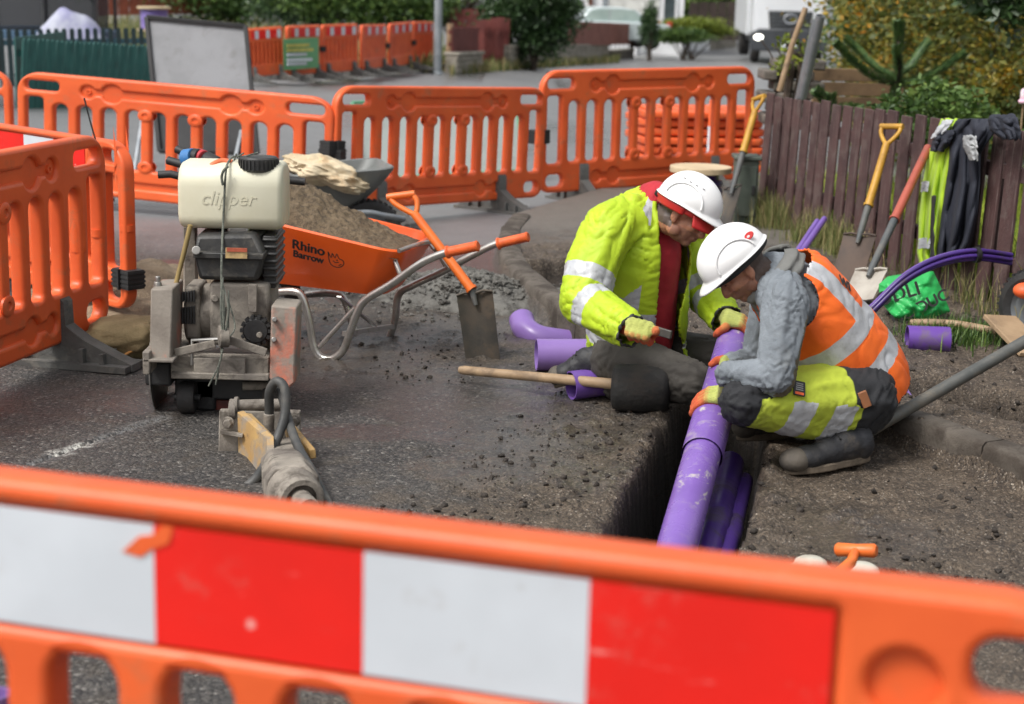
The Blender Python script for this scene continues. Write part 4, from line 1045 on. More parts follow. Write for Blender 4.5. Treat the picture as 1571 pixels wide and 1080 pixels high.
mb = MB(); mb.prism([(-1.22, .42), (1.22, .42), (1.26, .62), (1.25, 1.0), (.98, 1.14), (-.98, 1.14), (-1.25, 1.0), (-1.26, .62)], .3, Matrix(((1, 0, 0, 0), (0, 0, 1, -.02), (0, 1, 0, 0), (0, 0, 0, 1)))); bm_ = mb.build('bumper', M('charcoal_bumper', (.05, .055, .062), None, 3, .45), t, .05, seg=3)
mb = MB(); mb.box((0, -.175, .62), (.52, .012, .11)); mb.build('number_plate', m_white_sheet, bm_)
ml = bpy.data.materials.new('lit_headlight'); ml.use_nodes = True
_b = ml.node_tree.nodes['Principled BSDF']; _b.inputs['Emission Color'].default_value = (1, .97, .85, 1); _b.inputs['Emission Strength'].default_value = 4.0
for s in (-1, 1):
    mb = MB(); mb.ell((s*1.0, -.16, .86), (.15, .05, .095)); h_ = mb.build('headlight', ml if s < 0 else M('lamp_glass', (.45, .48, .5), None, 4, .15), t)
    mb = MB(); mb.box((s*1.0, -.14, .86), (.46, .05, .30)); mb.build('lamp_housing', m_dkpl, h_, .03)
    mb = MB(); mb.box((s*1.42, .25, 2.5), (.18, .12, .75)); mi = mb.build('mirror', m_dkpl, t, .04)
    mb = MB(); mb.bar((s*1.2, .3, 2.75), (s*1.42, .25, 2.75), .04, .04); mb.build('mirror_arm', m_dkpl, mi)
    Tw = Matrix.Translation((s*1.02, .95, .50)) @ Matrix.Rotation(PI/2, 4, 'Y'); mb = MB(); mb.lathe([(0, -.15), (.36, -.15), (.48, -.13), (.5, -.08), (.5, .08), (.48, .13), (.36, .15), (0, .15)], Tw, 26); w = mb.build('wheel', m_tyre, t)
    mb = MB(); mb.lathe([(0, -.17), (.2, -.17), (.28, -.14)], Tw, 18); mb.lathe([(.28, .14), (.2, .17), (0, .17)], Tw, 18); mb.build('rim', m_galv, w)
    Tw = Matrix.Translation((s*1.0, 6.6, .50)) @ Matrix.Rotation(PI/2, 4, 'Y'); mb = MB(); mb.lathe([(0, -.2), (.36, -.2), (.5, -.15), (.5, .15), (.36, .2), (0, .2)], Tw, 24); mb.build('wheel', m_tyre, t)
# verge and its grass
pts = []
for k in range(16000):
    px, py = random.uniform(150, 780), random.uniform(8, 118)
    if py > 125-.02*px*1.0 or (px > 520 and py < 60): continue
    g = G(px, py)
    if g.y > 75 or (px > 680 and py < 95) : continue
    pts.append((g.x, g.y, g.z-.02))
grass_patch('verge_grass', 'rough straw and green grass on the verge behind the striped barriers', pts, m_drygrass, .10, .45, 9, .03)
pts = []
for k in range(2500):
    s = random.random(); p = G(690+s*260, 112-18*s+random.uniform(-3, 3)); pts.append((p.x, p.y, p.z))
grass_patch('wall_foot_grass', 'weeds and dry grass along the foot of the stone garden wall', pts, m_drygrass, .05, .28, 10, .02)
board_fence('red_brown_fence', 'long red brown fence at the back of the rough grass', P(150, 22, 58), P(470, 14, 62), P(300, -22, 60).z-P(300, 18, 60).z, m_rust, .35)
# green corrugated fence at the left, dark picket fence behind, trampoline
m_teal = M('green_sheet', (.032, .125, .112), (.022, .092, .084), 4, .55, .08, .1, 30, (.05, .08, .07), .3, 4)
a, b = P(30, 176, 20.5), P(236, 178, 22.0); hh = P(30, 58, 20.5).z-a.z
t = thing('green_board_fence', 'teal green fence of narrow upright boards left of the sign frame', 'fence', a); d = b-a; nb = 30
for i in range(nb):
    p = d*((i+.5)/nb); h2 = hh*(1-.02*i/nb)*(1+.006*random.uniform(-1, 1)); w = d.length/nb*.90
    mb = MB(); mb.prism([(-w/2, -.05), (w/2, -.05), (w/2, h2-.03), (w*.25, h2), (-w*.25, h2), (-w/2, h2-.03)], .02, Matrix.Translation(p+Vector((0, .012*(i % 2), 0))) @ frame((0, 0, 0), d, (0, -1, 0)) @ Matrix.Rotation(0, 4, 'X')); mb.build('board', m_teal, t, 0)
p0 = Vector((0, 0, 0)); mb = MB(); mb.bar(p0+Vector((0, .06, hh*.8)), d+Vector((0, .06, hh*.78)), .04, .08); mb.build('rail', m_teal, t)
mb = MB(); mb.bar(Vector((-.02, 0, -.03)), Vector((-.02, 2.2, -.03)), .02, .01)
for i in range(16):
    q = Vector((-.03, (i+.5)*.14, 0)); mb2 = MB(); mb2.bar(q+Vector((0, 0, -.05)), q+Vector((0, 0, hh)), .125, .02, (1, 0, 0)); mb2.build('side_board', m_teal, t)
a, b = P(-60, 60, 24.5), P(240, 56, 25.5); t = thing('round_topped_fence', 'dark green picket fence with rounded tops in front of the trampoline', 'fence', a); d = b-a
m_dteal = M('dark_green_paint', (.012, .030, .034), None, 4, .6)
for i in range(25):
    p = d*(i/25); mb = MB(); w = d.length/25*.62; T = Matrix.Translation(p) @ frame((0, 0, 0), d, (0, -1, 0))
    mb.prism([(-w/2, -.9), (w/2, -.9)]+[(w/2*math.cos(q), .10+w/2*math.sin(q)) for q in [PI*k/6 for k in range(7)]], .02, T); mb.build('picket', m_dteal, t)
mb = MB(); mb.bar(Vector((0, .02, -.06)), d+Vector((0, .02, -.06)), .03, .08); mb.build('rail', M('blue_green_rail', (.04, .12, .16), None, 4, .6), t)
# trampoline with net
cx = P(70, 45, 27.5); t = thing('trampoline', 'garden trampoline with dark safety net and thin poles', 'trampoline', Vector((cx.x, cx.y, terrain(cx.x, cx.y))))
mnet, nnt, nb_ = new_mat('safety_net'); nb_.inputs['Base Color'].default_value = (.012, .014, .020, 1); nb_.inputs['Roughness'].default_value = .9
tr_ = nnt.nodes.new('ShaderNodeBsdfTransparent'); mx = nnt.nodes.new('ShaderNodeMixShader'); mx.inputs[0].default_value = .62
nnt.links.new(tr_.outputs[0], mx.inputs[1]); nnt.links.new(nb_.outputs[0], mx.inputs[2]); nnt.links.new(mx.outputs[0], nnt.nodes['Material Output'].inputs[0])
zt = cx.z-t.location.z
mb = MB(); mb.lathe([(.98, zt), (.98, zt+2.0)], None, 40); mb.build('net', mnet, t)
mb = MB(); mb.lathe([(1.0, zt-.12), (1.15, zt-.12), (1.15, zt), (.95, zt+.02), (.9, zt)], None, 40); mb.build('pad', M('blue_pad', (.06, .12, .20), None, 4, .5), t)
mb = MB(); mb.lathe([(0, zt-.02), (.92, zt-.02)], None, 40); mb.build('mat', m_black, t)
for k in range(8):
    a_ = 2*PI*k/8+.25; mb = MB(); mb.tube([(1.08*math.cos(a_), 1.08*math.sin(a_), 0), (1.08*math.cos(a_), 1.08*math.sin(a_), zt+2.1)], .028, 8); mb.build('pole', m_dkpl, t)
# white bundled sheet by the fence
m_sheet = M('white_sheet', (.42, .44, .52), (.26, .26, .42), 3, .6, .1, .3, 12)
c = P(108, 44, 25.9); mb = MB()
def shf(u, v):
    x = (u-.5)*1.25; y = (v-.5)*.6; e = max(0, 1-(2*abs(u-.5))**2.2)*max(0, 1-(2*abs(v-.5))**2.5)
    return (c.x+x, c.y+y, c.z-.35+e*(.62+.12*noise.noise(Vector((x*3, y*3, 2))))+.03*noise.noise(Vector((x*9, y*9, 1))))
mb.grid(shf, 30, 16); tag(mb.build('white_bundle', m_sheet, smooth=180), 'crumpled white and lilac sheet heaped behind the rounded pickets', 'sheet')
# cable drum far behind
def drum(name, label, c, r, h, coil, flange_r=None):
    t = thing(name, label, 'cable drum', c); fr = flange_r or r*1.35
    for z in (0, h-.04):
        mb = MB(); mb.lathe([(0, z), (fr, z), (fr, z+.04), (0, z+.04)], None, 28); mb.build('flange', M('drum_plywood', (.58, .46, .30), (.48, .37, .23), 5, .7, .08, .1, 30, (.3, .22, .14), .3, 5), t, .004)
    mb = MB()
    for k in range(int((h-.08)/.05)): mb.tube([(r*math.cos(q), r*math.sin(q), .065+k*.05) for q in [2*PI*j/24 for j in range(24)]], .026, 8, closed=True)
    mb.cyl((0, 0, .03), (0, 0, h-.03), r*.97, None, 24); mb.build('coiled_duct', coil, t); return t
m_lilac = M('lilac_duct', (.26, .20, .52), (.20, .15, .42), 5, .45)
c = P(237, 48, 31.0); drum('cable_drum', 'plywood cable drum of lilac duct on the rough grass', c, .22, P(237, 10, 31).z-c.z, m_lilac, .30)
# ================================================================== FLOOR SAW
m_cement = M('slurry_caked_steel', (.27, .24, .20), (.17, .15, .13), 9, .8, .08, .4, 60, (.055, .047, .04), .45, 10)
m_guard = M('worn_guard_steel', (.26, .23, .195), (.18, .155, .13), 8, .8, .06, .3, 60, (.62, .15, .08), .42, 5)
m_blackpl = M('dusty_black_plastic', (.020, .021, .022), (.045, .043, .04), 7, .5, .1, .2, 50, (.15, .135, .11), .40, 9)
m_steel = M('bare_steel', (.42, .41, .39), (.30, .29, .27), 9, .35, .1, .05, 60, (.2, .17, .13), .3, 12, metal=.85)
m_tube = M('chrome_tube', (.55, .53, .50), (.42, .40, .37), 7, .30, .1, .03, 60, (.22, .18, .14), .38, 14, metal=.8)
m_dirtyred = M('oily_red_paint', (.16, .03, .02), (.06, .02, .016), 12, .6, .1, .2, 50, (.03, .025, .02), .5, 12)
m_tank = M('cream_tank_plastic', (.66, .64, .50), (.60, .57, .42), 4, .42, .06, .03, 40, (.42, .36, .22), .22, 6)
m_hose_o = M('orange_hose', (.70, .16, .06), None, 8, .45)
m_rope = M('green_grey_rope', (.17, .18, .15), (.09, .10, .085), 60, .9, .05, .6, 220)
def rb(mb, x0, x1, y0, y1, Ya, Yb):             # box between pixel bounds at depth Ya, from Ya to Yb
    a, b = P(x0, y1, Ya), P(x1, y0, Ya); mb.box(((a.x+b.x)/2, (Ya+Yb)/2, (a.z+b.z)/2), (abs(b.x-a.x), Yb-Ya, abs(b.z-a.z))); return mb
YS = 5.98
sb = G(335, 648); saw = thing('floor_saw', 'dusty petrol floor saw with cream water tank and toothless disc in the road', 'saw', Vector((sb.x, sb.y, 0)))
saw['label'] = 'slurry caked petrol floor saw with a cream plastic water tank on top'
def sp(mb, name, mat, parent=saw, bev=.004, **k): return mb.build(name, mat, parent, bev, world=True, **k)
def pz(px, py, Y): return P(px, py, Y)
# tank: rounded barrel-shaped box
mb = MB(); a, b = P(272, 352, 6.12), P(431, 254, 6.12); cx_, cz_ = (a.x+b.x)/2, (a.z+b.z)/2; hw, hh_ = (b.x-a.x)/2, (b.z-a.z)/2
prof = rrect(-.125, -hh_, .125, hh_, [.05, .05, .085, .085], 7)
n = len(prof); xsn = [(-1, .86), (-.97, .94), (-.90, 1.0), (0, 1.01), (.90, 1.0), (.97, .94), (1, .86)]
for u, k in xsn: mb.v += [(cx_+u*hw, 6.25+p[0]*k, cz_+p[1]*k) for p in prof]
for i in range(len(xsn)-1):
    for q in range(n): mb.f.append((i*n+q, (i+1)*n+q, (i+1)*n+(q+1) % n, i*n+(q+1) % n))
mb.f.append(tuple(range(n))); mb.f.append(tuple(range((len(xsn)-1)*n, len(xsn)*n))[::-1])
tank = sp(mb, 'water_tank', m_tank, bev=.008, smooth=60)
mb = MB(); c = P(397, 262, 6.2); mb.lathe([(0, .052), (.064, .052), (.070, .046), (.070, .008), (.062, 0)], Matrix.Translation(c), 36)
for k in range(30):
    a_ = 2*PI*k/30; mb.box(c+Vector((.071*math.cos(a_), .071*math.sin(a_), .026)), (.006, .006, .034), Matrix.Rotation(a_, 3, 'Z'))
sp(mb, 'tank_cap', m_blackpl, tank, 0)
tm = text_mesh('clipper', .072, .0003); mb = mb_from(tm); T = Matrix(((1, .25, 0, cx_), (0, 0, -1, 6.1225), (0, 1, 0, cz_-.005), (0, 0, 0, 1))); mb.v = [tuple(T @ Vector(v)) for v in mb.v]
sp(mb, 'embossed_lettering', m_tank, tank, 0)
mb = MB(); mb.tube(bez([P(312, 266, 6.18), P(325, 255, 6.18), P(340, 248, 6.2), P(356, 250, 6.2)], 6), .013, 12); sp(mb, 'carry_handle', m_hose_o, tank, 0)
for pp in ([(243, 268), (262, 267), (282, 272)], [(428, 272), (448, 277), (468, 279)]):
    mb = MB(); mb.tube([P(x, y, 6.52) for x, y in pp], .015, 12); sp(mb, 'handlebar_grip', m_black, bev=0)
mb = MB(); mb.tube([P(258, 246, 6.75), P(300, 258, 6.7)], .017, 12); mb.tube([P(271, 229, 6.8), P(310, 244, 6.75)], .016, 12); sp(mb, 'lever_tube', m_black, bev=0)
m_wrap = None
for (x0, y0, x1, y1, r, mt) in ((284, 243, 296, 240, .036, M('blue_tape', (.05, .20, .48), None, 9, .4)), (295, 241, 306, 241, .035, M('black_tape', (.02, .02, .02), None, 9, .4)), (304, 241, 312, 243, .035, M('red_tape', (.50, .04, .05), None, 9, .4)), (311, 243, 332, 252, .034, m_black)):
    mb = MB(); mb.cyl(P(x0, y0, 6.6), P(x1+1, y1+1, 6.58), r, r*.97, 18); sp(mb, 'tape_wrapped_grip', mt, bev=.003)
mb = MB()
for px in (292, 412): mb.bar(P(px, 345, 6.3), P(px+4, 600, 6.45), .045, .05, (0, 1, 0))
for px in (285, 418): mb.bar(P(px, 600, 6.3), P(px+6, 275, 6.6), .03, .03, (0, 1, 0))
sp(mb, 'frame_upright', m_cement)
# engine
mb = MB(); fr = [P(300, 360, 6.10), P(392, 358, 6.10), P(404, 392, 6.06), P(396, 432, 6.08), P(304, 430, 6.08), P(298, 394, 6.06)]
bk = [Vector((p.x, 6.34, p.z+.005)) for p in fr]; mb.v = [tuple(p) for p in fr+bk]
mb.f = [tuple(range(6))[::-1], tuple(range(6, 12))]+[(i, (i+1) % 6, 6+(i+1) % 6, 6+i) for i in range(6)]
et = sp(mb, 'fuel_tank', m_blackpl, bev=.018, seg=3)
mb = MB(); rb(mb, 296, 404, 390, 396, 6.045, 6.35); sp(mb, 'seam', m_blackpl, et, .003)
mb = MB(); a = P(345, 381, 6.06); rb(mb, 346, 379, 381, 397-1, 6.040, 6.046); sp(mb, 'warning_label', M('faded_yellow_label', (.50, .36, .16), (.42, .28, .13), 40, .6, .1, 0, 60, (.12, .08, .05), .4, 60), et, 0)
mb = MB(); rb(mb, 348, 379, 381, 386, 6.037, 6.042); sp(mb, 'label_header', M('faded_red_label', (.45, .10, .05), None, 40, .6), et, 0)
mb = MB(); mb.cyl(P(301, 384, 6.05), P(301, 384, 6.02), .016, None, 16); sp(mb, 'filler_cap', M('grey_knob', (.35, .34, .32), None, 20, .5), et, .003)
mb = MB(); rb(mb, 403, 423, 362, 442, 6.15, 6.36)
for k in range(7): rb(mb, 402, 425, 366+k*11, 371+k*11, 6.14, 6.37)
sp(mb, 'air_filter', m_blackpl, bev=.006)
mb = MB(); rb(mb, 348, 382, 347, 362, 6.15, 6.25); sp(mb, 'carburettor', m_steel, bev=.01)
mb = MB(); T = frame(P(322, 480, 6.25), (0, -1, 0), (0, 0, 1)); 
mb.lathe([(0, .14), (.085, .14), (.105, .12), (.108, .0), (.10, -.12), (0, -.12)], frame(P(345, 478, 6.24), (0, 0, 1), (1, 0, 0)), 28)
rb(mb, 322, 412, 436, 530, 6.09, 6.34); en = sp(mb, 'engine_block', m_cement, bev=.012)
mb = MB(); c = P(300, 480, 6.24); mb.lathe([(.0, 0), (.085, 0), (.102, .015), (.108, .06), (.104, .075)], frame(c, (0, 0, 1), (-1, 0, 0)) @ Matrix.Translation((0, 0, -.05)), 30)
rb(mb, 284, 306, 440, 520, 6.13, 6.30)
fh = sp(mb, 'fan_housing', m_cement, en, bev=.012)
for r_ in range(2):
    for k in range(5):
        mb = MB(); x = 279+k*4.3; rb(mb, x, x+2.3, 445+r_*24+(5-k)*.8, 463+r_*34, 6.118, 6.14); sp(mb, 'slot', m_black, fh, 0)
mb = MB(); c = P(392, 508, 6.05)
mb.lathe([(0, 0), (.042, 0), (.050, .01), (.050, .035), (.03, .04)], frame(c, (1, 0, 0), (0, 1, 0)), 18)
for k in range(14): a_ = 2*PI*k/14; mb.box(c+Vector((.051*math.cos(a_), .015, .051*math.sin(a_))), (.012, .03, .012), Matrix.Rotation(-a_, 3, 'Y'))
sp(mb, 'sprocket_recess', m_black, en, 0)
for q_, r_ in ((((398, 514, 6.04), (398, 514, 6.0)), .012), (((328, 458, 6.10), (330, 458, 6.06)), .014)):
    mb = MB(); mb.cyl(P(*q_[0]), P(*q_[1]), r_, r_*.9, 8); sp(mb, 'bolt', m_cement, en, .002)
mb = MB(); mb.bar(P(388, 436, 6.07), P(388, 478, 6.07), .03, .02, (0, 1, 0)); sp(mb, 'casting_rib', m_cement, en, .002)
# guards
mb = MB(); a, b = P(229, 551, 5.93), P(264, 443, 5.98)
v8 = [P(229, 551, 5.93), P(262, 552, 5.93), P(265, 443, 5.99), P(231, 443, 5.99)]; mb.v = [tuple(p) for p in v8]+[(p.x, p.y+.20, p.z) for p in v8]
mb.f = [(0, 1, 2, 3), (7, 6, 5, 4), (0, 4, 5, 1), (1, 5, 6, 2), (2, 6, 7, 3), (3, 7, 4, 0)]; gl = sp(mb, 'belt_guard', m_guard, bev=.006)
mb = MB(); mb.cyl(P(242, 446, 6.05), P(242, 432, 6.05), .018, .014, 10); mb.cyl(P(242, 436, 6.05), P(242, 424, 6.05), .010, .010, 8); sp(mb, 'hose_union', m_steel, gl, .002)
# blade guard: half-round hood seen edge-on, with the disc below
mb = MB(); rb(mb, 219, 229, 540, 575, 5.90, 6.45); rb(mb, 219, 266, 552, 556, 5.90, 6.45); sp(mb, 'blade_hood', m_cement, bev=.004)
mb = MB(); rb(mb, 222, 262, 556, 592, 6.02, 6.40); sp(mb, 'painted_hood_shadow', m_black, bev=.01)  # black block stands in for the shade under the blade hood
mb = MB(); c = P(246, 590, 6.20); c.z = .155; mb.lathe([(0, -.0022), (.188, -.0022), (.188, .0022), (0, .0022)], frame(c, (0, 0, 1), (1, 0, 0)), 48); sp(mb, 'cutting_disc', m_steel, bev=0)
mb = MB(); v8 = [P(413, 580, 5.97), P(420, 594, 5.97), P(440, 598, 5.97), P(452, 588, 5.97), P(455, 472, 6.0), P(416, 468, 6.0)]
mb.v = [tuple(p) for p in v8]+[(p.x, p.y+.16, p.z) for p in v8]; mb.f = [tuple(range(6)), tuple(range(6, 12))[::-1]]+[(i, 6+i, 6+(i+1) % 6, (i+1) % 6) for i in range(6)]
gr_ = sp(mb, 'drive_guard', m_guard, bev=.007)
for q in ((421, 490), (420, 521)):
    mb = MB(); mb.cyl(P(q[0], q[1], 5.995), P(q[0], q[1], 5.965), .010, .010, 6); sp(mb, 'bolt', m_steel, gr_, .002)
# front frame, link bars, roller
mb = MB(); rb(mb, 262, 412, 549, 580, 6.0, 6.06); rb(mb, 262, 412, 575, 581, 5.97, 6.4); ff = sp(mb, 'front_frame', m_cement, bev=.004)
mb = MB(); rb(mb, 297, 376, 551, 576, 5.975, 6.0); sp(mb, 'cover_plate', m_cement, ff, .004)
for a_, b_ in (((268, 541), (330, 527)), ((352, 522), (409, 541))):
    mb = MB(); mb.bar(P(a_[0], a_[1], 5.98), P(b_[0], b_[1], 5.96), .008, .030); sp(mb, 'link_bar', m_cement, bev=.003)
mb = MB(); mb.tube([P(295, 560, 5.98), P(295, 522, 5.98), P(335, 520, 5.98)], .007, 8); sp(mb, 'wire_handle', m_steel, bev=0)
mb = MB(); c = P(343, 516, 5.95); mb.lathe([(0, -.018), (.022, -.018), (.040, -.016), (.040, .016), (.022, .018), (0, .018)], frame(c, (0, 0, 1), (1, .35, 0)), 22); sp(mb, 'pulley', m_cement, bev=.002)
# rope lashed over the tank
mb = MB(); rp = bez([P(398, 246, 6.32), P(362, 240, 6.28), P(350, 249, 6.16), P(346, 268, 6.115), P(344, 310, 6.115), P(342, 350, 6.11), P(340, 400, 6.03), P(340, 440, 6.0), P(342, 500, 5.95), P(340, 540, 5.94)], 6)
mb.tube(rp, .0042, 7); mb.tube(bez([P(350, 255, 6.11), P(343, 262, 6.10), P(340, 272, 6.10), P(342, 284, 6.105)], 5), .005, 7)
for k in range(9):
    x0 = random.uniform(337, 352); y0 = random.uniform(455, 520); mb.tube(bez([P(x0, y0-40, 5.97), P(x0+random.uniform(-8, 12), y0, 5.93), P(342, 525, 5.925)], 5), .0032, 6)
for e in ((320, 592), (331, 590), (334, 580)): mb.tube(bez([P(342, 535, 5.93), P(336, 560, 5.93), P(*e, 5.94)], 5), .0035, 6)
for k in range(5): mb.tube([P(355+k*4, 245+random.uniform(-4, 3), 6.2), P(352+k*11, 238+random.uniform(-5, 8), 6.2)], .0035, 6)
sp(mb, 'lashing_rope', m_rope, bev=0)
mb = MB(); mb.tube(bez([P(292, 345, 6.12), P(284, 380, 6.12), P(274, 420, 6.12), P(264, 460, 6.12)], 5), .009, 10); sp(mb, 'water_hose', M('ochre_hose', (.34, .25, .10), None, 9, .5), bev=0)
# undercarriage
mb = MB(); rb(mb, 268, 412, 582, 612, 6.10, 6.55); rb(mb, 300, 330, 582, 630, 6.1, 6.2); sp(mb, 'undercarriage', m_black, bev=.01)
mb = MB(); rb(mb, 298, 422, 616, 642, 6.12, 6.5); sp(mb, 'base_plate', m_dirtyred, bev=.006)
mb = MB(); mb.cyl(P(372, 592, 6.08), P(425, 592, 6.10), .016, None, 14); mb.cyl(P(268, 634, 6.13), P(430, 634, 6.13), .012, None, 12); sp(mb, 'axle', m_cement, bev=0)
for px, Yw, r in ((288, 6.06, .058), (418, 6.12, .058), (292, 6.62, .075), (400, 6.62, .075), (252, 6.5, .06)):
    p = P(px, 640, Yw); p.z = r-.002; mb = MB(); T = frame(p, (0, 0, 1), (1, 0, 0)); w_ = .030
    mb.lathe([(0, -w_*.8), (r*.55, -w_), (r*.9, -w_), (r, -w_*.7), (r, w_*.7), (r*.9, w_), (r*.55, w_), (0, w_*.8)], T, 26); w = sp(mb, 'wheel', m_tyre, bev=0)
    mb = MB(); mb.cyl(p-Vector((w_+.018, 0, 0)), p+Vector((w_+.018, 0, 0)), .014, None, 10); sp(mb, 'hub', m_black, w, 0)

# ================================================================== HYDRAULIC BREAKER
m_ysteel = M('scuffed_yellow_steel', (.42, .27, .10), (.33, .20, .075), 7, .65, .08, .2, 50, (.22, .195, .165), .58, 9, scratch=((.20, .12, .06), (30, 30, 30), .60))
m_gsteel = M('muddy_grey_steel', (.28, .25, .21), (.16, .14, .12), 8, .7, .08, .4, 55, (.065, .054, .044), .52, 10)
m_rhose = M('dusty_black_hose', (.040, .042, .042), (.075, .074, .07), 14, .55, .08, .1, 80, (.15, .14, .12), .3, 14)
bb = G(395, 735); bk = thing('hydraulic_breaker', 'muddy hydraulic breaker attachment with black hoses lying on the road', 'breaker', bb)
def bp(mb, name, mat, parent=bk, bev=.004, **k): return mb.build(name, mat, parent, bev, world=True, **k)
YB = 5.55
def quadbox(pts, dy, dx=0, dz=0):
    mb = MB(); n = len(pts); mb.v = [tuple(p) for p in pts]+[(p.x+dx, p.y+dy, p.z+dz) for p in pts]
    mb.f = [tuple(range(n)), tuple(range(n, 2*n))[::-1]]+[(i, n+i, n+(i+1) % n, (i+1) % n) for i in range(n)]; return mb
pl = bp(quadbox([P(334, 727, YB), P(373, 728, YB), P(460, 726, YB+.05), P(460, 632, YB+.07), P(336, 630, YB+.02)], .035), 'mounting_plate', m_gsteel, bev=.004)
for q in ((350, 648), (347, 714), (452, 645), (452, 712)):
    mb = MB(); p = P(q[0], q[1], YB+.005); mb.cyl(p, p+Vector((0, -.028, 0)), .0165, .015, 6); mb.cyl(p, p+Vector((0, -.006, 0)), .021, .021, 16); bp(mb, 'bolt', m_gsteel, pl, .002)
for y in (663, 708):
    bp(quadbox([P(338, y-3, YB), P(372, y+4, YB-.06), P(372, y+9, YB-.06), P(338, y+3, YB)], .02), 'stiffener', m_gsteel, pl, .002)
# side plates running towards the camera
sl = [P(364, 632, YB), P(410, 672, YB-.20), P(412, 762, YB-.36), P(398, 768, YB-.36), P(366, 712, YB)]
bp(quadbox(sl, 0, .022, .006), 'side_plate', m_ysteel, bev=.004)
bp(quadbox([P(364, 632, YB), P(386, 634, YB+.03), P(420, 668, YB-.17), P(410, 674, YB-.20)], 0, 0, -.02), 'top_flange', m_ysteel, bev=.003)
sr = [P(432, 640, YB+.02), P(474, 690, YB-.16), P(476, 705, YB-.16), P(440, 680, YB+.02)]
bp(quadbox(sr, 0, .022, .004), 'side_plate', m_ysteel, bev=.004)
mb = MB()
secs = [[P(404, 668, YB-.02), P(446, 668, YB-.02), P(452, 705, YB-.02), P(400, 712, YB-.02)],
        [P(408, 690, YB-.22), P(462, 690, YB-.22), P(474, 716, YB-.22), P(474, 745, YB-.22), P(440, 780, YB-.22), P(400, 765, YB-.22)]]
top = [P(408, 672, YB-.03), P(447, 668, YB-.01), P(468, 700, YB-.20), P(492, 728, YB-.26), P(496, 760, YB-.26), P(470, 795, YB-.27), P(405, 795, YB-.27)]
A = [P(407, 671, YB), P(448, 670, YB), P(462, 684, YB), P(462, 720, YB), P(448, 735, YB), P(407, 735, YB), P(398, 722, YB), P(398, 684, YB)]
B = [P(x_, y_, YB-.56) for x_, y_ in ((419, 716), (468, 712), (490, 730), (494, 776), (476, 800), (428, 804), (406, 788), (404, 738))]
mb.v = [tuple(p) for p in A+B]; mb.f = [tuple(range(8)), tuple(range(8, 16))[::-1]]+[(i, 8+i, 8+(i+1) % 8, (i+1) % 8) for i in range(8)]
body = bp(mb, 'housing', m_gsteel, bev=.01, weld=True)
nc = (P(451, 756, YB-.56)); ax = (P(470, 776, YB-.68)-nc).normalized(); T = frame(nc, ax.cross(Vector((0, 0, 1))), ax)
mb = MB(); mb.lathe([(0, -.02), (.082, -.02), (.082, .02), (.074, .035), (.074, .075), (.066, .085), (.05, .085), (.046, .06), (0, .06)], T, 30); nz = bp(mb, 'nose_collar', m_gsteel, bev=0)
mb = MB(); mb.lathe([(.034, .05), (.034, .15), (.030, .16), (0, .16)], T, 22); bp(mb, 'tool_bit', m_gsteel, nz, 0)
mb = MB(); mb.cyl(P(352, 622, YB+.05), P(432, 620, YB+.07), .019, None, 18); mb.cyl(P(360, 622, YB+.05), P(366, 622, YB+.05), .03, None, 18); mb.lathe([(0, -.012), (.036, -.012), (.036, .012), (0, .012)], frame(P(358, 628, YB+.05), (0, 0, 1), (1, 0, 0)), 20); bp(mb, 'pivot_pin', m_gsteel, bev=.002)
mb = MB(); mb.tube(bez([P(412, 660, YB-.04), P(413, 628, YB-.05), P(414, 600, YB-.07), P(425, 585, YB-.09), P(437, 598, YB-.11), P(436, 640, YB-.14), P(418, 690, YB-.20), P(392, 735, YB-.34), P(360, 757, YB-.36), P(345, 768, YB-.42)], 7), .016, 14); h1 = bp(mb, 'hydraulic_hose', m_rhose, bev=0)
mb = MB(); mb.cyl(P(412, 672, YB-.04), P(413, 634, YB-.05), .019, None, 12); mb.cyl(P(412, 668, YB-.04), P(412, 660, YB-.04), .025, None, 6); bp(mb, 'hose_fitting', m_gsteel, h1, .002)
mb = MB(); mb.tube(bez([P(424, 588, YB-.03), P(432, 605, YB-.06), P(441, 640, YB-.1), P(456, 682, YB-.24), P(478, 722, YB-.40), P(500, 766, YB-.56), P(520, 805, YB-.68)], 7), .015, 14); bp(mb, 'hydraulic_hose', m_rhose, bev=0)

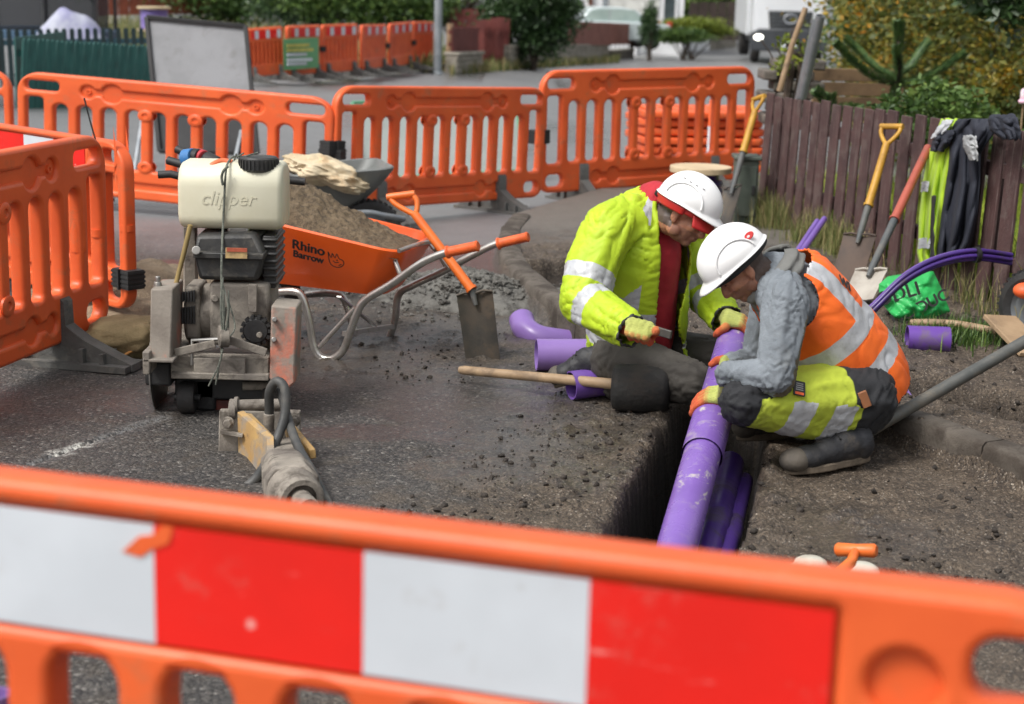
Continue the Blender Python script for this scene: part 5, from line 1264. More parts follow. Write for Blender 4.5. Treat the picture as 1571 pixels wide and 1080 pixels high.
# ================================================================== WHEELBARROWS
m_tray = M('orange_tray_plastic', (.82, .115, .012), (.74, .092, .010), 3, .34, .06, .02, 60, (.55, .16, .05), .12, 8, spec=.5)
m_grip = M('orange_grip', (.78, .13, .03), None, 20, .5, .08, .2, 90)
m_ink = M('black_print', (.015, .015, .015), None, 20, .5)
fw = Vector((-.972, .235, 0)).normalized(); lt = Vector((fw.y, -fw.x, 0)); lt = lt if lt.y > 0 else -lt
R0 = P(612, 388, 6.92); bz = Vector((R0.x, R0.y, terrain(R0.x, R0.y)))
def tray_mesh(R0, fw, lt, LL, WW, tilt, botz, inset_r, inset_f, inset_s, cr=.10):
    def ring(a0, a1, b0, b1, zf, r, n=7): return [R0 + fw*x + lt*y + Vector((0, 0, zf(x)-R0.z)) for x, y in rrect(a0, b0, a1, b1, r, n)]
    zr = lambda x: R0.z + x*tilt
    rings = [ring(-.006, LL+.006, -.006, WW+.006, lambda x: zr(x)-.022, cr+.005), ring(-.012, LL+.012, -.012, WW+.012, lambda x: zr(x)-.004, cr+.01),
             ring(-.004, LL+.004, -.004, WW+.004, lambda x: zr(x)+.004, cr), ring(.012, LL-.012, .012, WW-.012, zr, cr-.01)]
    zb = lambda x: botz + x*.05
    N = 6; outer = []
    for k in range(1, N+1):
        t = k/N; e = t**1.25
        outer.append(ring(inset_r*e, LL-inset_f*e, inset_s*e, WW-inset_s*e, lambda x, t=t: (zr(x)-.022)*(1-t)+zb(x)*t, cr-.01*t))
    inner = []
    for k in range(1, N+1):
        t = k/N; e = t**1.25
        inner.append(ring(.012+inset_r*e, LL-.012-inset_f*e, .012+inset_s*e, WW-.012-inset_s*e, lambda x, t=t: zr(x)*(1-t)+(zb(x)+.01)*t, cr-.012))
    seq = outer[::-1]+rings+inner; mb = MB(); n = len(seq[0])
    for r in seq: mb.v += [tuple(p) for p in r]
    for i in range(len(seq)-1):
        for q in range(n): mb.f.append((i*n+q, i*n+(q+1) % n, (i+1)*n+(q+1) % n, (i+1)*n+q))
    mb.f.append(tuple(range(n))[::-1]); mb.f.append(tuple(range((len(seq)-1)*n, len(seq)*n)))
    return mb
wb = thing('wheelbarrow', 'bright orange wheelbarrow loaded with damp sand', 'wheelbarrow', bz)
def wp(mb, name, mat, parent=wb, bev=0, **k): return mb.build(name, mat, parent, bev, world=True, **k)
LL, WW, TILT = .93, .53, .17
tray = wp(tray_mesh(R0, fw, lt, LL, WW, TILT, .262, .10, .22, .09), 'tray', m_tray, smooth=35)
def nearY(px): return 6.90 + (612-px)*.00097
def tubepx(pts, off, r, dx=0): return bez([P(x, y, nearY(x)+off) for x, y in pts], 7)
near = [(729, 378), (690, 386), (648, 403), (600, 436), (561, 460), (548, 480), (537, 510), (526, 538), (508, 551), (490, 546), (480, 525), (474, 490), (464, 456), (450, 447), (420, 449), (400, 455)]
mb = MB(); mb.tube(tubepx(near, 0, 0), .0165, 14); wp(mb, 'frame_tube', m_tube)
far = [(808, 364), (765, 373), (728, 390), (680, 416), (635, 437), (612, 452), (606, 490), (596, 520), (578, 531), (556, 526), (543, 505), (534, 475), (524, 455), (505, 450), (470, 452)]
def farY(px): return 7.42+(680-px)*.00092
mb = MB(); mb.tube(bez([P(x, y, farY(x)) for x, y in far], 7), .0165, 14); wp(mb, 'frame_tube', m_tube)
for (p0, p1, yy_) in (((734, 377), (686, 387), nearY), ((811, 363), (764, 374), farY)):
    a, b = P(*p0, yy_(p0[0])), P(*p1, yy_(p1[0])); d = (b-a).normalized()
    mb = MB(); mb.tube([a, a+d*.006, a+d*.012, b-d*.012, b-d*.006, b], [.018, .0235, .021, .021, .027, .027], 16); wp(mb, 'handle_grip', m_grip)
mb = MB(); mb.tube([P(490, 532, nearY(490)), P(545, 472, nearY(545))], .010, 10); wp(mb, 'leg_brace', m_tube)
mb = MB(); mb.tube([P(605, 388, 7.0), P(606, 400, 6.97), P(615, 424, 6.95)], .010, 10); mb.bar(P(655, 370, 7.42), P(690, 413, 7.4), .02, .008); wp(mb, 'tray_stay', m_tube)
mb = MB(); mb.tube(bez([P(612, 385, 6.94), P(640, 375, 7.1), P(664, 372, 7.35), P(672, 388, 7.42), P(685, 412, 7.42)], 6), .009, 10); wp(mb, 'rim_bar', m_tube)
mb = MB(); mb.bar(P(528, 512, 7.05), P(606, 500, 7.5), .02, .02); mb.bar(P(520, 455, 7.0), P(575, 500, 7.3), .022, .006); wp(mb, 'cross_brace', m_tube)
wc = P(405, 470, 7.46); wc.z = .17
def wheel(parent, c, axis, r, wdt, fn_, mat_hub):
    mb = MB(); T = frame(c, (0, 0, 1), axis)
    mb.lathe([(r*.62, -wdt*.7), (r*.8, -wdt), (r*.95, -wdt*.8), (r, -wdt*.25), (r, wdt*.25), (r*.95, wdt*.8), (r*.8, wdt), (r*.62, wdt*.7)], T, 36)
    for k in range(36):
        a_ = 2*PI*k/36
        mb.box(T @ Vector((r*math.cos(a_)*1.0, r*math.sin(a_)*1.0, 0)), (.012, .010, wdt*1.3), T.to_3x3() @ Matrix.Rotation(a_, 3, 'Z'))
    w = fn_(mb, 'wheel', m_tyre, parent)
    mb = MB(); mb.lathe([(0, -wdt*.4), (r*.2, -wdt*.5), (r*.25, -wdt*.3), (r*.55, -wdt*.3), (r*.64, -wdt*.72), (r*.64, wdt*.72), (r*.55, wdt*.3), (r*.25, wdt*.3), (r*.2, wdt*.5), (0, wdt*.4)], T, 28); fn_(mb, 'rim', mat_hub, w); return w
wheel(wb, wc, lt, .175, .042, wp, m_galv)
# printed name and the animal-head mark on the tray side
def side_pt(px, py):                             # point on the near tray wall under a pixel
    d = ray(px, py); o = Vector((0, 0, CAMH)); best = None
    n_ = (-lt*1.0+Vector((0, 0, -.10/.25*1.0))).normalized(); p0 = R0 + Vector((0, 0, -.10)) + lt*(.03)
    return o + d*((p0-o).dot(n_)/d.dot(n_)), n_
def print_on(me_or_mb, px, py, rot, nm):
    p, n_ = side_pt(px, py); mb = me_or_mb if isinstance(me_or_mb, MB) else mb_from(me_or_mb)
    xr = (-fw + Vector((0, 0, -math.tan(rot)))).normalized(); T = frame(p+n_*.008, xr, n_)
    mb.v = [tuple(T @ Vector(v)) for v in mb.v]; return wp(mb, nm, m_ink, tray)
def bold(txt, size):
    me_ = text_mesh(txt, size, .0008); mb = mb_from(me_); v0 = list(mb.v); f0 = list(mb.f); n0 = len(v0)
    for k, (dx, dy) in enumerate(((.0022, 0), (-.0022, 0), (0, .0016), (0, -.0016))):
        mb.v += [(x+dx, y+dy, z+.00006*(k+1)) for x, y, z in v0]; o = n0*(k+1); mb.f += [tuple(i+o for i in f) for f in f0]
    return mb
print_on(bold('Rhino', .062), 474, 379, .17, 'printed_name')
print_on(bold('Barrow', .045), 474, 393, .17, 'printed_name')
mb = MB(); q = [(-.035, .03), (-.03, -.005), (-.02, -.028), (.0, -.036), (.022, -.030), (.036, -.012), (.032, .004), (.014, .010), (.004, .03), (-.004, .008), (-.016, .028), (-.020, .004), (-.035, .03)]
mb.tube(bez([(x, y, 0) for x, y in q], 3), .0022, 6, flat=.3); mb.tube(bez([(-.012, -.008, 0), (.0, -.014, 0), (.014, -.008, 0)], 4), .002, 6, flat=.3); mb.ell((.006, -.001, 0), (.004, .003, .0008)); mb.tube([(.014, -.024, 0), (.026, -.016, 0)], .002, 6, flat=.3)
print_on(mb, 516, 397, .17, 'printed_mark')
# sand in the tray
mb = MB()
def sandf(u, v):
    a = .015+u*(LL-.03); b = .015+v*(WW-.03); e = (1-abs(2*u-1)**2.6)*(1-abs(2*v-1)**2.4)
    pk = math.exp(-((a-.62)/.30)**2-((b-.29)/.24)**2)*.115; h = -.035 + e*.06 + pk*min(1, e*2.2)
    q = R0 + fw*a + lt*b; k = e*(.018*noise.noise(q*14)+.014*noise.noise(q*34)+.010*noise.noise(q*75))
    return (q.x, q.y, R0.z+a*TILT+h+k)
mb.grid(sandf, 150, 100); tag(mb.build('sand_load', M('moist_sand', (.185, .135, .082), (.11, .080, .050), 16, .92, .04, 1.0, 150, (.07, .053, .037), .55, 45, fine=.5, ws=True), smooth=180, kind=None), 'heaped load of crumbly brown sand filling the orange wheelbarrow', 'sand', kind='stuff')

# grey barrow behind with a cement sack
m_gtray = M('grey_steel_tray', (.19, .20, .195), (.13, .135, .13), 5, .55, .08, .1, 40, (.27, .25, .21), .4, 6, metal=.3)
gw = thing('grey_wheelbarrow', 'worn grey steel wheelbarrow standing behind the orange one', 'wheelbarrow', G(520, 345))
def gpb(mb, name, mat, parent=gw, bev=0, **k): return mb.build(name, mat, parent, bev, world=True, **k)
gf = Vector((.80, .25, 0)).normalized(); gl_ = Vector((-gf.y, gf.x, 0)); g0 = P(452, 262, 9.27)
gpb(tray_mesh(g0-Vector((0, 0, .03)), gf, gl_, .56, .50, .075, .26, .08, .22, .08, .09), 'tray', m_gtray, smooth=35)
wc2 = P(566, 332, 9.47); wc2.z = .18+terrain(wc2.x, wc2.y); wheel(gw, wc2, gl_, .19, .045, gpb, m_galv)
mb = MB(); mb.tube(bez([P(620, 336, 9.42), P(590, 331, 9.34), P(560, 326, 9.30), P(500, 330, 9.22), P(430, 300, 9.12), P(350, 280, 9.02)], 5), .017, 12); gpb(mb, 'frame_tube', m_galv)
mb = MB(); mb.tube(bez([P(600, 330, 9.72), P(560, 320, 9.72), P(480, 315, 9.67), P(380, 285, 9.62)], 5), .017, 12); mb.tube([P(560, 305, 9.47), P(557, 292, 9.42)], .012, 8); gpb(mb, 'frame_tube', m_galv)
for q in ((450, 9.17), (455, 9.62)):
    a = P(q[0], 330, q[1]); mb = MB(); mb.tube([Vector((a.x, a.y, .29)), Vector((a.x-.03, a.y, terrain(a.x, a.y)))], .015, 10); gpb(mb, 'leg', m_galv)
# sack draped on it
m_sack = M('cream_paper_sack', (.58, .49, .34), (.48, .38, .24), 5, .75, .06, .5, 25, (.50, .30, .14), .35, 7)
c = P(505, 262, 9.42); mb = MB()
def sackf(u, v):
    th = 2*PI*u; ph = PI*v; d = Vector((math.sin(ph)*math.cos(th), math.sin(ph)*math.sin(th), math.cos(ph)))
    q = Vector((d.x*.235, d.y*.20, d.z*.085)); k = 1+.26*noise.noise(d*2.0+Vector((3, 1, 0)))+.07*noise.noise(d*5)
    rd = abs(noise.noise(d*4.5+Vector((9, 0, 0)))); q = q*(k-.16*rd)
    return (c.x+q.x-.02, c.y+q.y, c.z+q.z+.035*d.x*-1 - (.05*max(0, d.x)))
mb.grid(sackf, 110, 70); tag(mb.build('cement_sack', m_sack, smooth=180, weld=True), 'crumpled cream paper sack lying in the grey wheelbarrow', 'sack')
# sandbag by the left barrier
m_sbag = M('woven_sandbag', (.27, .205, .105), (.19, .14, .07), 7, .85, .05, .6, 90, (.12, .09, .05), .4, 6)
c = G(180, 556); c.y += .10; mb = MB()
def bagf(u, v):
    th = 2*PI*u; ph = PI*v; d = Vector((math.sin(ph)*math.cos(th), math.sin(ph)*math.sin(th), math.cos(ph)))
    sq = lambda x, e: math.copysign(abs(x)**e, x)
    q = Vector((sq(d.x, .6)*.165, sq(d.y, .65)*.15, d.z*.085)); q *= 1+.14*noise.noise(d*2.5)+.05*noise.noise(d*7)
    q.z += .085+.02*d.x; return (c.x+q.x, c.y+q.y, max(.004, q.z)+terrain(c.x, c.y)-.003)
mb.grid(bagf, 48, 28); t = thing('sandbag', 'muddy woven sandbag slumped behind the barrier foot', 'sandbag', Vector((c.x, c.y, 0)))
mb.build('bag', m_sbag, t, smooth=180, weld=True, world=True)
mb = MB(); mb.tube(bez([(c.x+.02, c.y-.15, .03), (c.x+.09, c.y-.12, .07), (c.x+.155, c.y-.04, .115)], 6), .006, 8); mb.build('seam_cord', M('orange_twine', (.48, .22, .06), None, 30, .8), t, world=True)
# ================================================================== PIPES
def purple(name, c, c2, **k): return M(name, c, c2, 5, .30, .08, .03, 60, k.get('dirt', (.24, .21, .17)), k.get('damt', .22), 9, spec=.5)
m_pur = purple('purple_pipe', (.165, .085, .36), (.14, .068, .31))
m_pur_d = purple('dark_purple_pipe', (.060, .026, .19), (.045, .02, .14), dirt=(.05, .04, .04), damt=.45)
m_pur_l = purple('lilac_purple_pipe', (.25, .155, .43), (.22, .13, .39), damt=.18)
m_pur_m = M('muddy_purple_pipe', (.205, .115, .41), (.17, .09, .35), 5, .28, .08, .03, 60, (.42, .38, .34), .30, 9, spec=.5, scratch=((.50, .47, .42), (9, 9, 34), .59))
# the pipe being lowered
p0, p1 = P(1022, 900, 4.62), P(1128, 512, 6.28); ax = (p1-p0).normalized(); Lp = (p1-p0).length
tp = thing('main_pipe', 'long purple pipe smeared with pale mud, slanting out of the trench', 'pipe', p0)
mb = MB(); mb.pipe([p0-p0, (p1-p0)], .061, .054, 40); pm = mb.build('barrel', m_pur_m, tp)
sk = Lp*.62; mb = MB(); mb.tube([ax*(sk-.30), ax*(sk-.02), ax*(sk), ax*(sk+.03), ax*(sk+.045)], [.068, .068, .073, .073, .062], 40, False); mb.build('socket', m_pur_m, tp)
PIPE_AX = (p0, p1, ax)
for nm, lab, a, b, r, c1 in (('buried_pipe', 'dark purple pipe deep in the trench right beside the slanting pipe', P(1066, 925, 4.70), P(1120, 712, 5.72), .049, m_pur_d), ('narrow_buried_pipe', 'narrower dark purple jointed pipe against the trench side', P(1094, 925, 4.70), P(1141, 738, 5.66), .033, m_pur_d)):
    t = thing(nm, lab, 'pipe', a); mb = MB(); d = b-a; mb.tube([d*0, d*.45, d*.47, d*.58, d*.60, d], [r, r, r*1.12, r*1.12, r, r], 30); mb.build('barrel', c1, t)
# loose pipes beside the kneeling worker
def lying(name, lab, a, b, r, mat, wall=.005):
    t = thing(name, lab, 'pipe', (a+b)/2); c = (a+b)/2; mb = MB(); mb.pipe([a-c, b-c], r, r-wall, 36); mb.build('barrel', mat, t); return t
a = G(822, 568); a.z += .066; b = Vector((a.x+.56, a.y+.06, a.z)); lying('straight_pipe', 'straight lilac purple pipe lying in front of the pipe bend', a, b, .066, m_pur_l)
a = G(875, 612); a.z += .054; b = Vector((a.x+.17, a.y+.07, a.z+.008)); lying('pipe_offcut', 'short purple pipe offcut behind the mallet handle', a, b, .056, m_pur)
c0 = G(806, 515); c0.z += .062; a = P(903, 526, c0.y+.03)
pts = bez([P(800, 490, c0.y+.12), P(806, 505, c0.y+.05), P(826, 518, c0.y), P(860, 524, c0.y+.01), P(905, 530, c0.y+.03), P(990, 540, c0.y+.08)], 8)
t = thing('pipe_bend', 'lilac purple pipe with a bent end lying by the spoil heap', 'pipe', c0); mb = MB(); mb.pipe([p-c0 for p in pts], .058, .052, 32); mb.build('barrel', m_pur_l, t)
a = P(1390, 537, 7.05); a.z = .085+.056; b = Vector((a.x+.175, a.y-.01, a.z)); lying('muddy_offcut', 'short mud smeared purple offcut lying on the soil beside the steel pole', a, b, .056, purple('smeared_purple', (.130, .055, .32), (.11, .045, .27), dirt=(.13, .10, .10), damt=.42))
a = P(985, 306, 9.6); a.z = .1+terrain(a.x, a.y)+.05; lying('distant_offcut', 'lilac pipe end lying on the footway behind the worker in yellow', a, a+Vector((.25, .3, 0)), .055, m_pur_l)
a = P(-14, 1075, 2.55); lying('near_pipe', 'lilac pipe standing on end behind the near barrier', Vector((a.x-.01, 2.6, 0)), Vector((a.x-.02, 2.62, .42)), .032, m_pur_l)
a, b = P(1216, 404, 8.35), P(1259, 340, 9.0); a.z = max(a.z, .12)
t = thing('conduit_rods', 'two thin purple conduits propped against the fence', 'conduit', a)
for o in (Vector((-.014, 0, 0)), Vector((.016, .01, .01))):
    mb = MB(); mb.pipe([o, b-a+o*1.3], .016, .012, 14); mb.build('conduit', m_pur, t)
# bundle of small ducts arching over the green bag
base = bez([P(1305, 510, 7.35), P(1345, 470, 7.38), P(1390, 428, 7.42), P(1440, 402, 7.46), P(1495, 391, 7.5), P(1552, 397, 7.56)], 10)
t = thing('duct_bundle', 'taped bundle of thin purple ducts arching over the green bag', 'duct', base[0])
for k, (ox, oz) in enumerate(((-.010, .016), (.010, .018), (-.016, -.002), (.005, -.001), (-.004, -.019), (.013, -.016))):
    mb = MB(); q = [p-base[0]+Vector((ox*.3, ox, oz*(1+.35*math.sin(i*.05+k)))) for i, p in enumerate(base)]; mb.tube(q, .0098, 10); mb.build('duct', m_pur if k % 2 else m_pur_d, t)
i0 = int(len(base)*.80); mb = MB(); mb.tube([base[i0]-base[0], base[i0+1]-base[0]], .036, 14); mb.build('tape_band', m_ink, t)
t = thing('cut_ducts', 'small cut ends of lilac duct sticking up behind the squatting worker', 'duct', P(1384, 612, 6.45))
for x0, y0, x1, y1 in ((1378, 578, 1402, 616), (1368, 598, 1374, 612), (1373, 596, 1380, 612), (1378, 597, 1386, 613), (1385, 602, 1391, 615)):
    mb = MB(); mb.cyl(P(x0, y0, 6.45), P(x1, y1, 6.4), .0065, None, 10); mb.build('duct', m_pur_l, t, world=True)

# ================================================================== HAND TOOLS
m_yel = M('yellow_handle', (.50, .27, .025), (.42, .21, .02), 9, .5, .1, .05, 60, (.20, .12, .03), .35, 9)
m_redh = M('faded_red_handle', (.38, .085, .055), (.30, .06, .04), 9, .55, .1, .05, 60, (.20, .09, .06), .4, 9)
m_orh = M('orange_handle', (.76, .17, .025), (.68, .13, .02), 9, .42, .08, .03, 60, (.4, .14, .05), .25, 9)
m_toolsteel = M('muddy_tool_steel', (.060, .058, .055), (.10, .088, .072), 8, .55, .1, .15, 50, (.16, .125, .09), .40, 8, metal=.35)
m_slate = M('slate_shaft', (.07, .08, .085), (.11, .11, .105), 12, .6, .1, .1, 60, (.16, .14, .12), .4, 9)
def dgrip(mb, top, d, side, r=.013, w=.055, h=.09):
    """D handle: two prongs and a cross grip; top = middle of the grip, d = direction down the shaft"""
    n = d
    for s in (-1, 1): mb.tube(bez([top+side*s*w, top+side*s*w*.98+n*h*.35, top+side*s*w*.55+n*h*.75, top+n*h*1.1], 5), r*.85, 10)
    mb.tube([top-side*(w+.012), top-side*w, top+side*w, top+side*(w+.012)], [r*1.05, r*1.15, r*1.15, r*1.05], 14)
def spade_blade(mb, c, d, side, L, W, dish=.018):
    nrm = side.cross(d).normalized()
    def fn(u, v):
        x = (u-.5)*W*(1-.06*v); k = (1-(2*u-1)**2)*dish
        return c + side*x + d*(v*L) + nrm*(k*(1-.4*v))
    o = len(mb.v); mb.grid(fn, 10, 10)
    n0 = o+121; mb.grid(lambda u, v: Vector(fn(u, v))+nrm*.004, 10, 10)
    for i in range(10):
        for (a, b) in ((o+i*11, o+(i+1)*11), (o+i*11+10, o+(i+1)*11+10), (o+i, o+i+1), (o+110+i, o+111+i)): mb.f.append((a, b, b+121, a+121))
def shovel(name, label, top, tip, hmat, smat, side, L=.28, W=.17, mid=.45, dh=True, neck=None, r=.0165, blade_mat=None, dw=.055):
    top, tip = Vector(top), Vector(tip); d = (tip-top).normalized(); Lt = (tip-top).length; side = Vector(side); side = (side-d*side.dot(d)).normalized()
    t = thing(name, label, 'shovel', tip); bd = d
    if neck is not None:
        neck = Vector(neck); bd = (tip-neck).normalized(); L = (tip-neck).length; d = (neck-top).normalized(); Lt = (neck-top).length+L
        side = (side-bd*side.dot(bd)).normalized()
    mb = MB()
    if dh: dgrip(mb, top-tip, d, side, .014, dw, .10)
    s0 = .10 if dh else 0
    mb.tube([top-tip+d*s0, top-tip+d*(Lt*mid)], [r, r*1.1], 14); mb.tube([top-tip+d*(Lt*mid-.012), top-tip+d*(Lt*mid)], [r*1.35, r*1.35], 14); mb.build('handle', hmat, t)
    mb = MB(); mb.tube([top-tip+d*(Lt*mid), top-tip+d*(Lt-L-.02), -bd*L+bd*.05], [r*.95, r*.85, r*.5], 12); mb.build('shaft', smat, t)
    mb = MB(); d = bd; spade_blade(mb, -d*L, d, side, L, W); mb.tube([-d*L-side*W*.5, -d*L-side*W*.25+d*-.008, -d*L, -d*L+side*W*.25+d*-.008, -d*L+side*W*.5], .006, 8); mb.build('blade', blade_mat or m_toolsteel, t, smooth=60); return t
tip = G(742, 552); tip.z -= .02
shovel('orange_shovel', 'orange handled shovel stuck in the ground, leaning on the wheelbarrow handles', P(615, 300, 7.30), tip, m_orh, m_slate, (.97, -.2, -.06), .27, .155, .62, r=.019, dw=.05, neck=P(728, 450, 7.10), blade_mat=M('dark_blade', (.040, .038, .034), (.075, .060, .045), 7, .5, .1, .15, 50, (.11, .08, .055), .5, 9, metal=.3))
shovel('yellow_shovel', 'yellow handled shovel standing against the small roadside cabinet', P(1164, 150, 11.3), P(1106, 352, 10.9), m_yel, m_slate, (.35, -.9, 0), .30, .2, .42, r=.022)
shovel('yellow_fence_shovel', 'yellow handled shovel leaning on the middle of the picket fence', P(1368, 194, 9.15), P(1298, 432, 8.75), m_yel, m_slate, (.75, -.6, .1), .27, .19, .52, r=.020, blade_mat=M('rusty_blade', (.055, .038, .03), (.09, .06, .045), 9, .7))
shovel('red_shovel', 'faded red handled shovel with pale blade leaning beside the hanging jacket', P(1424, 226, 8.75), P(1316, 458, 8.0), m_redh, m_slate, (.8, -.5, .2), .20, .17, .50, dh=False, r=.021, blade_mat=M('pale_blade', (.42, .39, .34), (.34, .31, .27), 9, .55, .1, .1, 50, (.2, .17, .13), .3, 9))
# rubber paving maul
a, b = P(705, 577, 6.62), P(945, 606, 6.32); a.z, b.z = .055, .085
t = thing('paving_maul', 'black rubber paving maul with a long wooden handle lying by the trench', 'mallet', Vector((b.x, b.y, 0)))
mb = MB(); mb.tube([a, a.lerp(b, .03), a.lerp(b, .5), b], [.014, .0185, .019, .021], 16); mb.build('handle', m_ash, t, world=True, smooth=60)
hx = Vector((.93, -.10, .0)).normalized(); hc = P(982, 612, 6.25); hc.z = .088
mb = MB(); prof = [(r*1.06, z*1.15) for r, z in [(0, -.095), (.055, -.095), (.076, -.088), (.084, -.07), (.086, 0), (.084, .07), (.076, .088), (.055, .095), (0, .095)]]; mb.lathe(prof, frame(hc, (0, 0, 1), hx), 36)
mb.build('head', M('black_maul_rubber', (.014, .014, .014), (.026, .024, .022), 8, .7, .1, .5, 45, (.06, .05, .042), .45, 8), t, world=True, smooth=50)
# orange T-handle poking up behind the near barrier, pale round lids
def tp_(px, py, Y): return P(px, py, Y)
t = thing('t_handle_tool', 'orange T-handled tool lying behind the near barrier', 'tool', G(1300, 880))
a, b = P(1282, 843, 4.35), P(1345, 845, 4.30); mb = MB(); dv = (b-a)
mb.tube([a, a+dv*.06, a+dv*.5, a+dv*.94, b], [.014, .019, .017, .019, .014], 16); mb.build('grip', m_orh, t, world=True)
mb = MB(); mb.tube([a+dv*.5, P(1306, 862, 4.25), P(1280, 885, 4.12)], [.012, .014, .016], 14); mb.build('shaft', m_orh, t, world=True)
m_pale = M('pale_plastic', (.60, .58, .50), (.52, .50, .42), 8, .5, .08, 0, 60, (.3, .26, .2), .3, 9)
for nm, lb, px, py in (('pale_dish', 'pale round dish beside the orange T-handle, partly hidden by the barrier', 1243, 874), ('pale_disc', 'pale domed disc on the muddy ground below the orange T-handle', 1322, 884)):
    c = G(px, py); t = thing(nm, lb, 'dish', c); mb = MB(); mb.lathe([(0, .035), (.030, .034), (.044, .026), (.050, .010), (.052, 0)], None, 28); mb.build('dome', m_pale, t); mb = MB(); mb.lathe([(.052, 0), (.058, 0), (.058, .008), (.050, .010)], None, 28); mb.build('rim', m_pale, t)
# long steel pole at the right
a, b = P(1322, 668, 5.75), P(1600, 508, 6.1); t = thing('steel_pole', 'long muddy steel pole propped on the kerb beside the squatting worker', 'pole', a)
m_pole = M('dull_steel_pole', (.10, .105, .10), (.15, .15, .14), 10, .5, .1, .1, 60, (.20, .17, .13), .45, 7, metal=.5)
mb = MB(); mb.pipe([Vector((0, 0, 0)), b-a], .0225, .018, 22); mb.build('tube', m_pole, t)
# barrow end at the right edge: wheel, plank and handle
t = thing('tipped_barrow', 'wheel and pale plank of a tipped barrow at the fence', 'wheelbarrow', P(1575, 500, 7.3))
def tb_(mb, name, mat, parent=t, bev=0, **k): return mb.build(name, mat, parent, bev, world=True, **k)
wheel(t, P(1590, 474, 7.3), Vector((.75, .65, 0)).normalized(), .175, .045, tb_, m_galv)
mb = MB(); mb.bar(P(1533, 486, 7.25), P(1590, 545, 6.95), .16, .02, (.2, -.4, 1)); tb_(mb, 'plank', M('pale_plank', (.36, .25, .15), (.28, .19, .11), 9, .7, .08, .2, 50, (.15, .1, .07), .3, 9), bev=.003)
mb = MB(); mb.ell(P(1572, 446, 7.3), (.05, .05, .035)); tb_(mb, 'fender', m_orange_bg)
a, b = P(1398, 490, 7.45), P(1532, 490, 7.25); a.z = .13; b.z = .14
mb = MB(); mb.tube(bez([a, a.lerp(b, .3)+Vector((0, 0, .012)), a.lerp(b, .6)+Vector((0, 0, .014)), b], 6), .017, 12); tag(mb.build('wooden_stick', m_ash), 'brown wooden stick lying on the soil in front of the green bag', 'stick')
# low weeds near the bag
pts = []
for k in range(1500):
    q = P(random.gauss(1470, 40), 500, random.gauss(7.3, .12)); pts.append((q.x, q.y, .09))
grass_patch('weeds', 'low green weeds growing in front of the picket fence by the bag', pts, m_green, .02, .09, 15, .005)

# ================================================================== JACKET ON THE FENCE AND GREEN BAG
def fence_pt(px, py, off=0.0):
    d = ray(px, py); o = Vector((0, 0, CAMH)); p0 = FL+fn*(.012+off); return o+d*((p0-o).dot(fn)/d.dot(fn))
def drape(rows, nx, off, amp, freq, seed, thick=.012):
    """rows: (py, px_left, px_right, lift) top to bottom; pleats run downwards"""
    mb = MB(); R_ = []
    n = len(rows); ys_ = [r[0] for r in rows]
    def at(v, k):
        f = v*(n-1); i = min(n-2, int(f)); t = f-i; t = t*t*(3-2*t)*.4+t*.6
        return rows[i][k]*(1-t)+rows[i+1][k]*t
    def fn_(u, v):
        py = at(v, 0)+3*noise.noise(Vector((u*4, seed, 0))); px = at(v, 1)*(1-u)+at(v, 2)*u + 1.5*noise.noise(Vector((v*7, seed+5, u)))
        e = min(1, 4*min(u, 1-u)+.15)
        pl = amp*(math.sin(u*freq*2*PI+seed+2.0*noise.noise(Vector((u*2, v*1.6, seed))))*.5+.5)*(0.25+.75*v) + amp*.9*abs(noise.noise(Vector((u*5, v*4, seed+9))))
        return fence_pt(px, py, off+at(v, 3)+pl*e)
    mb.grid(fn_, nx, 46); return mb
m_hv = M('hivis_yellow_cloth', (.40, .60, .015), (.32, .50, .012), 5, .75, .05, .25, 120, (.18, .24, .02), .25, 8, sheen=.1)
m_navy = M('navy_cloth', (.010, .013, .024), (.018, .021, .034), 6, .75, .06, .3, 110)
m_reflect = M('silver_reflective_tape', (.50, .52, .55), (.42, .44, .47), 6, .4, .08, .1, 150, (.24, .22, .20), .22, 9)
jk = thing('hanging_jacket', 'navy and fluorescent yellow work jacket hung over the fence pickets', 'jacket', fence_pt(1455, 300))
def jp(mb, name, mat, th=.006, parent=jk):
    o = mb.build(name, mat, parent, 0, smooth=180, world=True); md = o.modifiers.new('s', 'SOLIDIFY'); md.thickness = th; return o
jp(drape([(182, 1446, 1472, .02), (205, 1437, 1466, .03), (240, 1424, 1460, .03), (290, 1416, 1452, .03), (340, 1412, 1446, .03), (385, 1408, 1438, .03), (405, 1412, 1440, .03)], 30, .02, .035, 2.2, 1), 'yellow_front', m_hv)
jp(drape([(183, 1464, 1534, .0), (200, 1452, 1528, .02), (235, 1452, 1505, .02), (280, 1450, 1504, .02), (330, 1440, 1500, .02), (375, 1434, 1490, .02), (402, 1436, 1476, .02)], 44, .03, .05, 3.1, 4), 'navy_back', m_navy)
jp(drape([(200, 1440, 1466, .05), (216, 1432, 1460, .055), (232, 1428, 1448, .05)], 16, .035, .02, 1.5, 7), 'shoulder_yoke', m_navy)
jp(drape([(177, 1520, 1556, .03), (184, 1518, 1562, .05), (198, 1520, 1566, .05), (214, 1540, 1568, .04)], 20, .03, .03, 1.8, 8), 'sleeve', m_navy)
jp(drape([(208, 1478, 1498, .09), (225, 1478, 1500, .09), (246, 1488, 1501, .08)], 12, .04, .015, 1.2, 11), 'grey_lining', M('grey_lining', (.34, .35, .36), None, 9, .6, .06, .3, 60), .003)
jp(drape([(184, 1448, 1464, .03), (200, 1436, 1452, .045), (212, 1428, 1440, .045)], 10, .05, .01, 1, 12), 'reflective_band', m_reflect, .003)
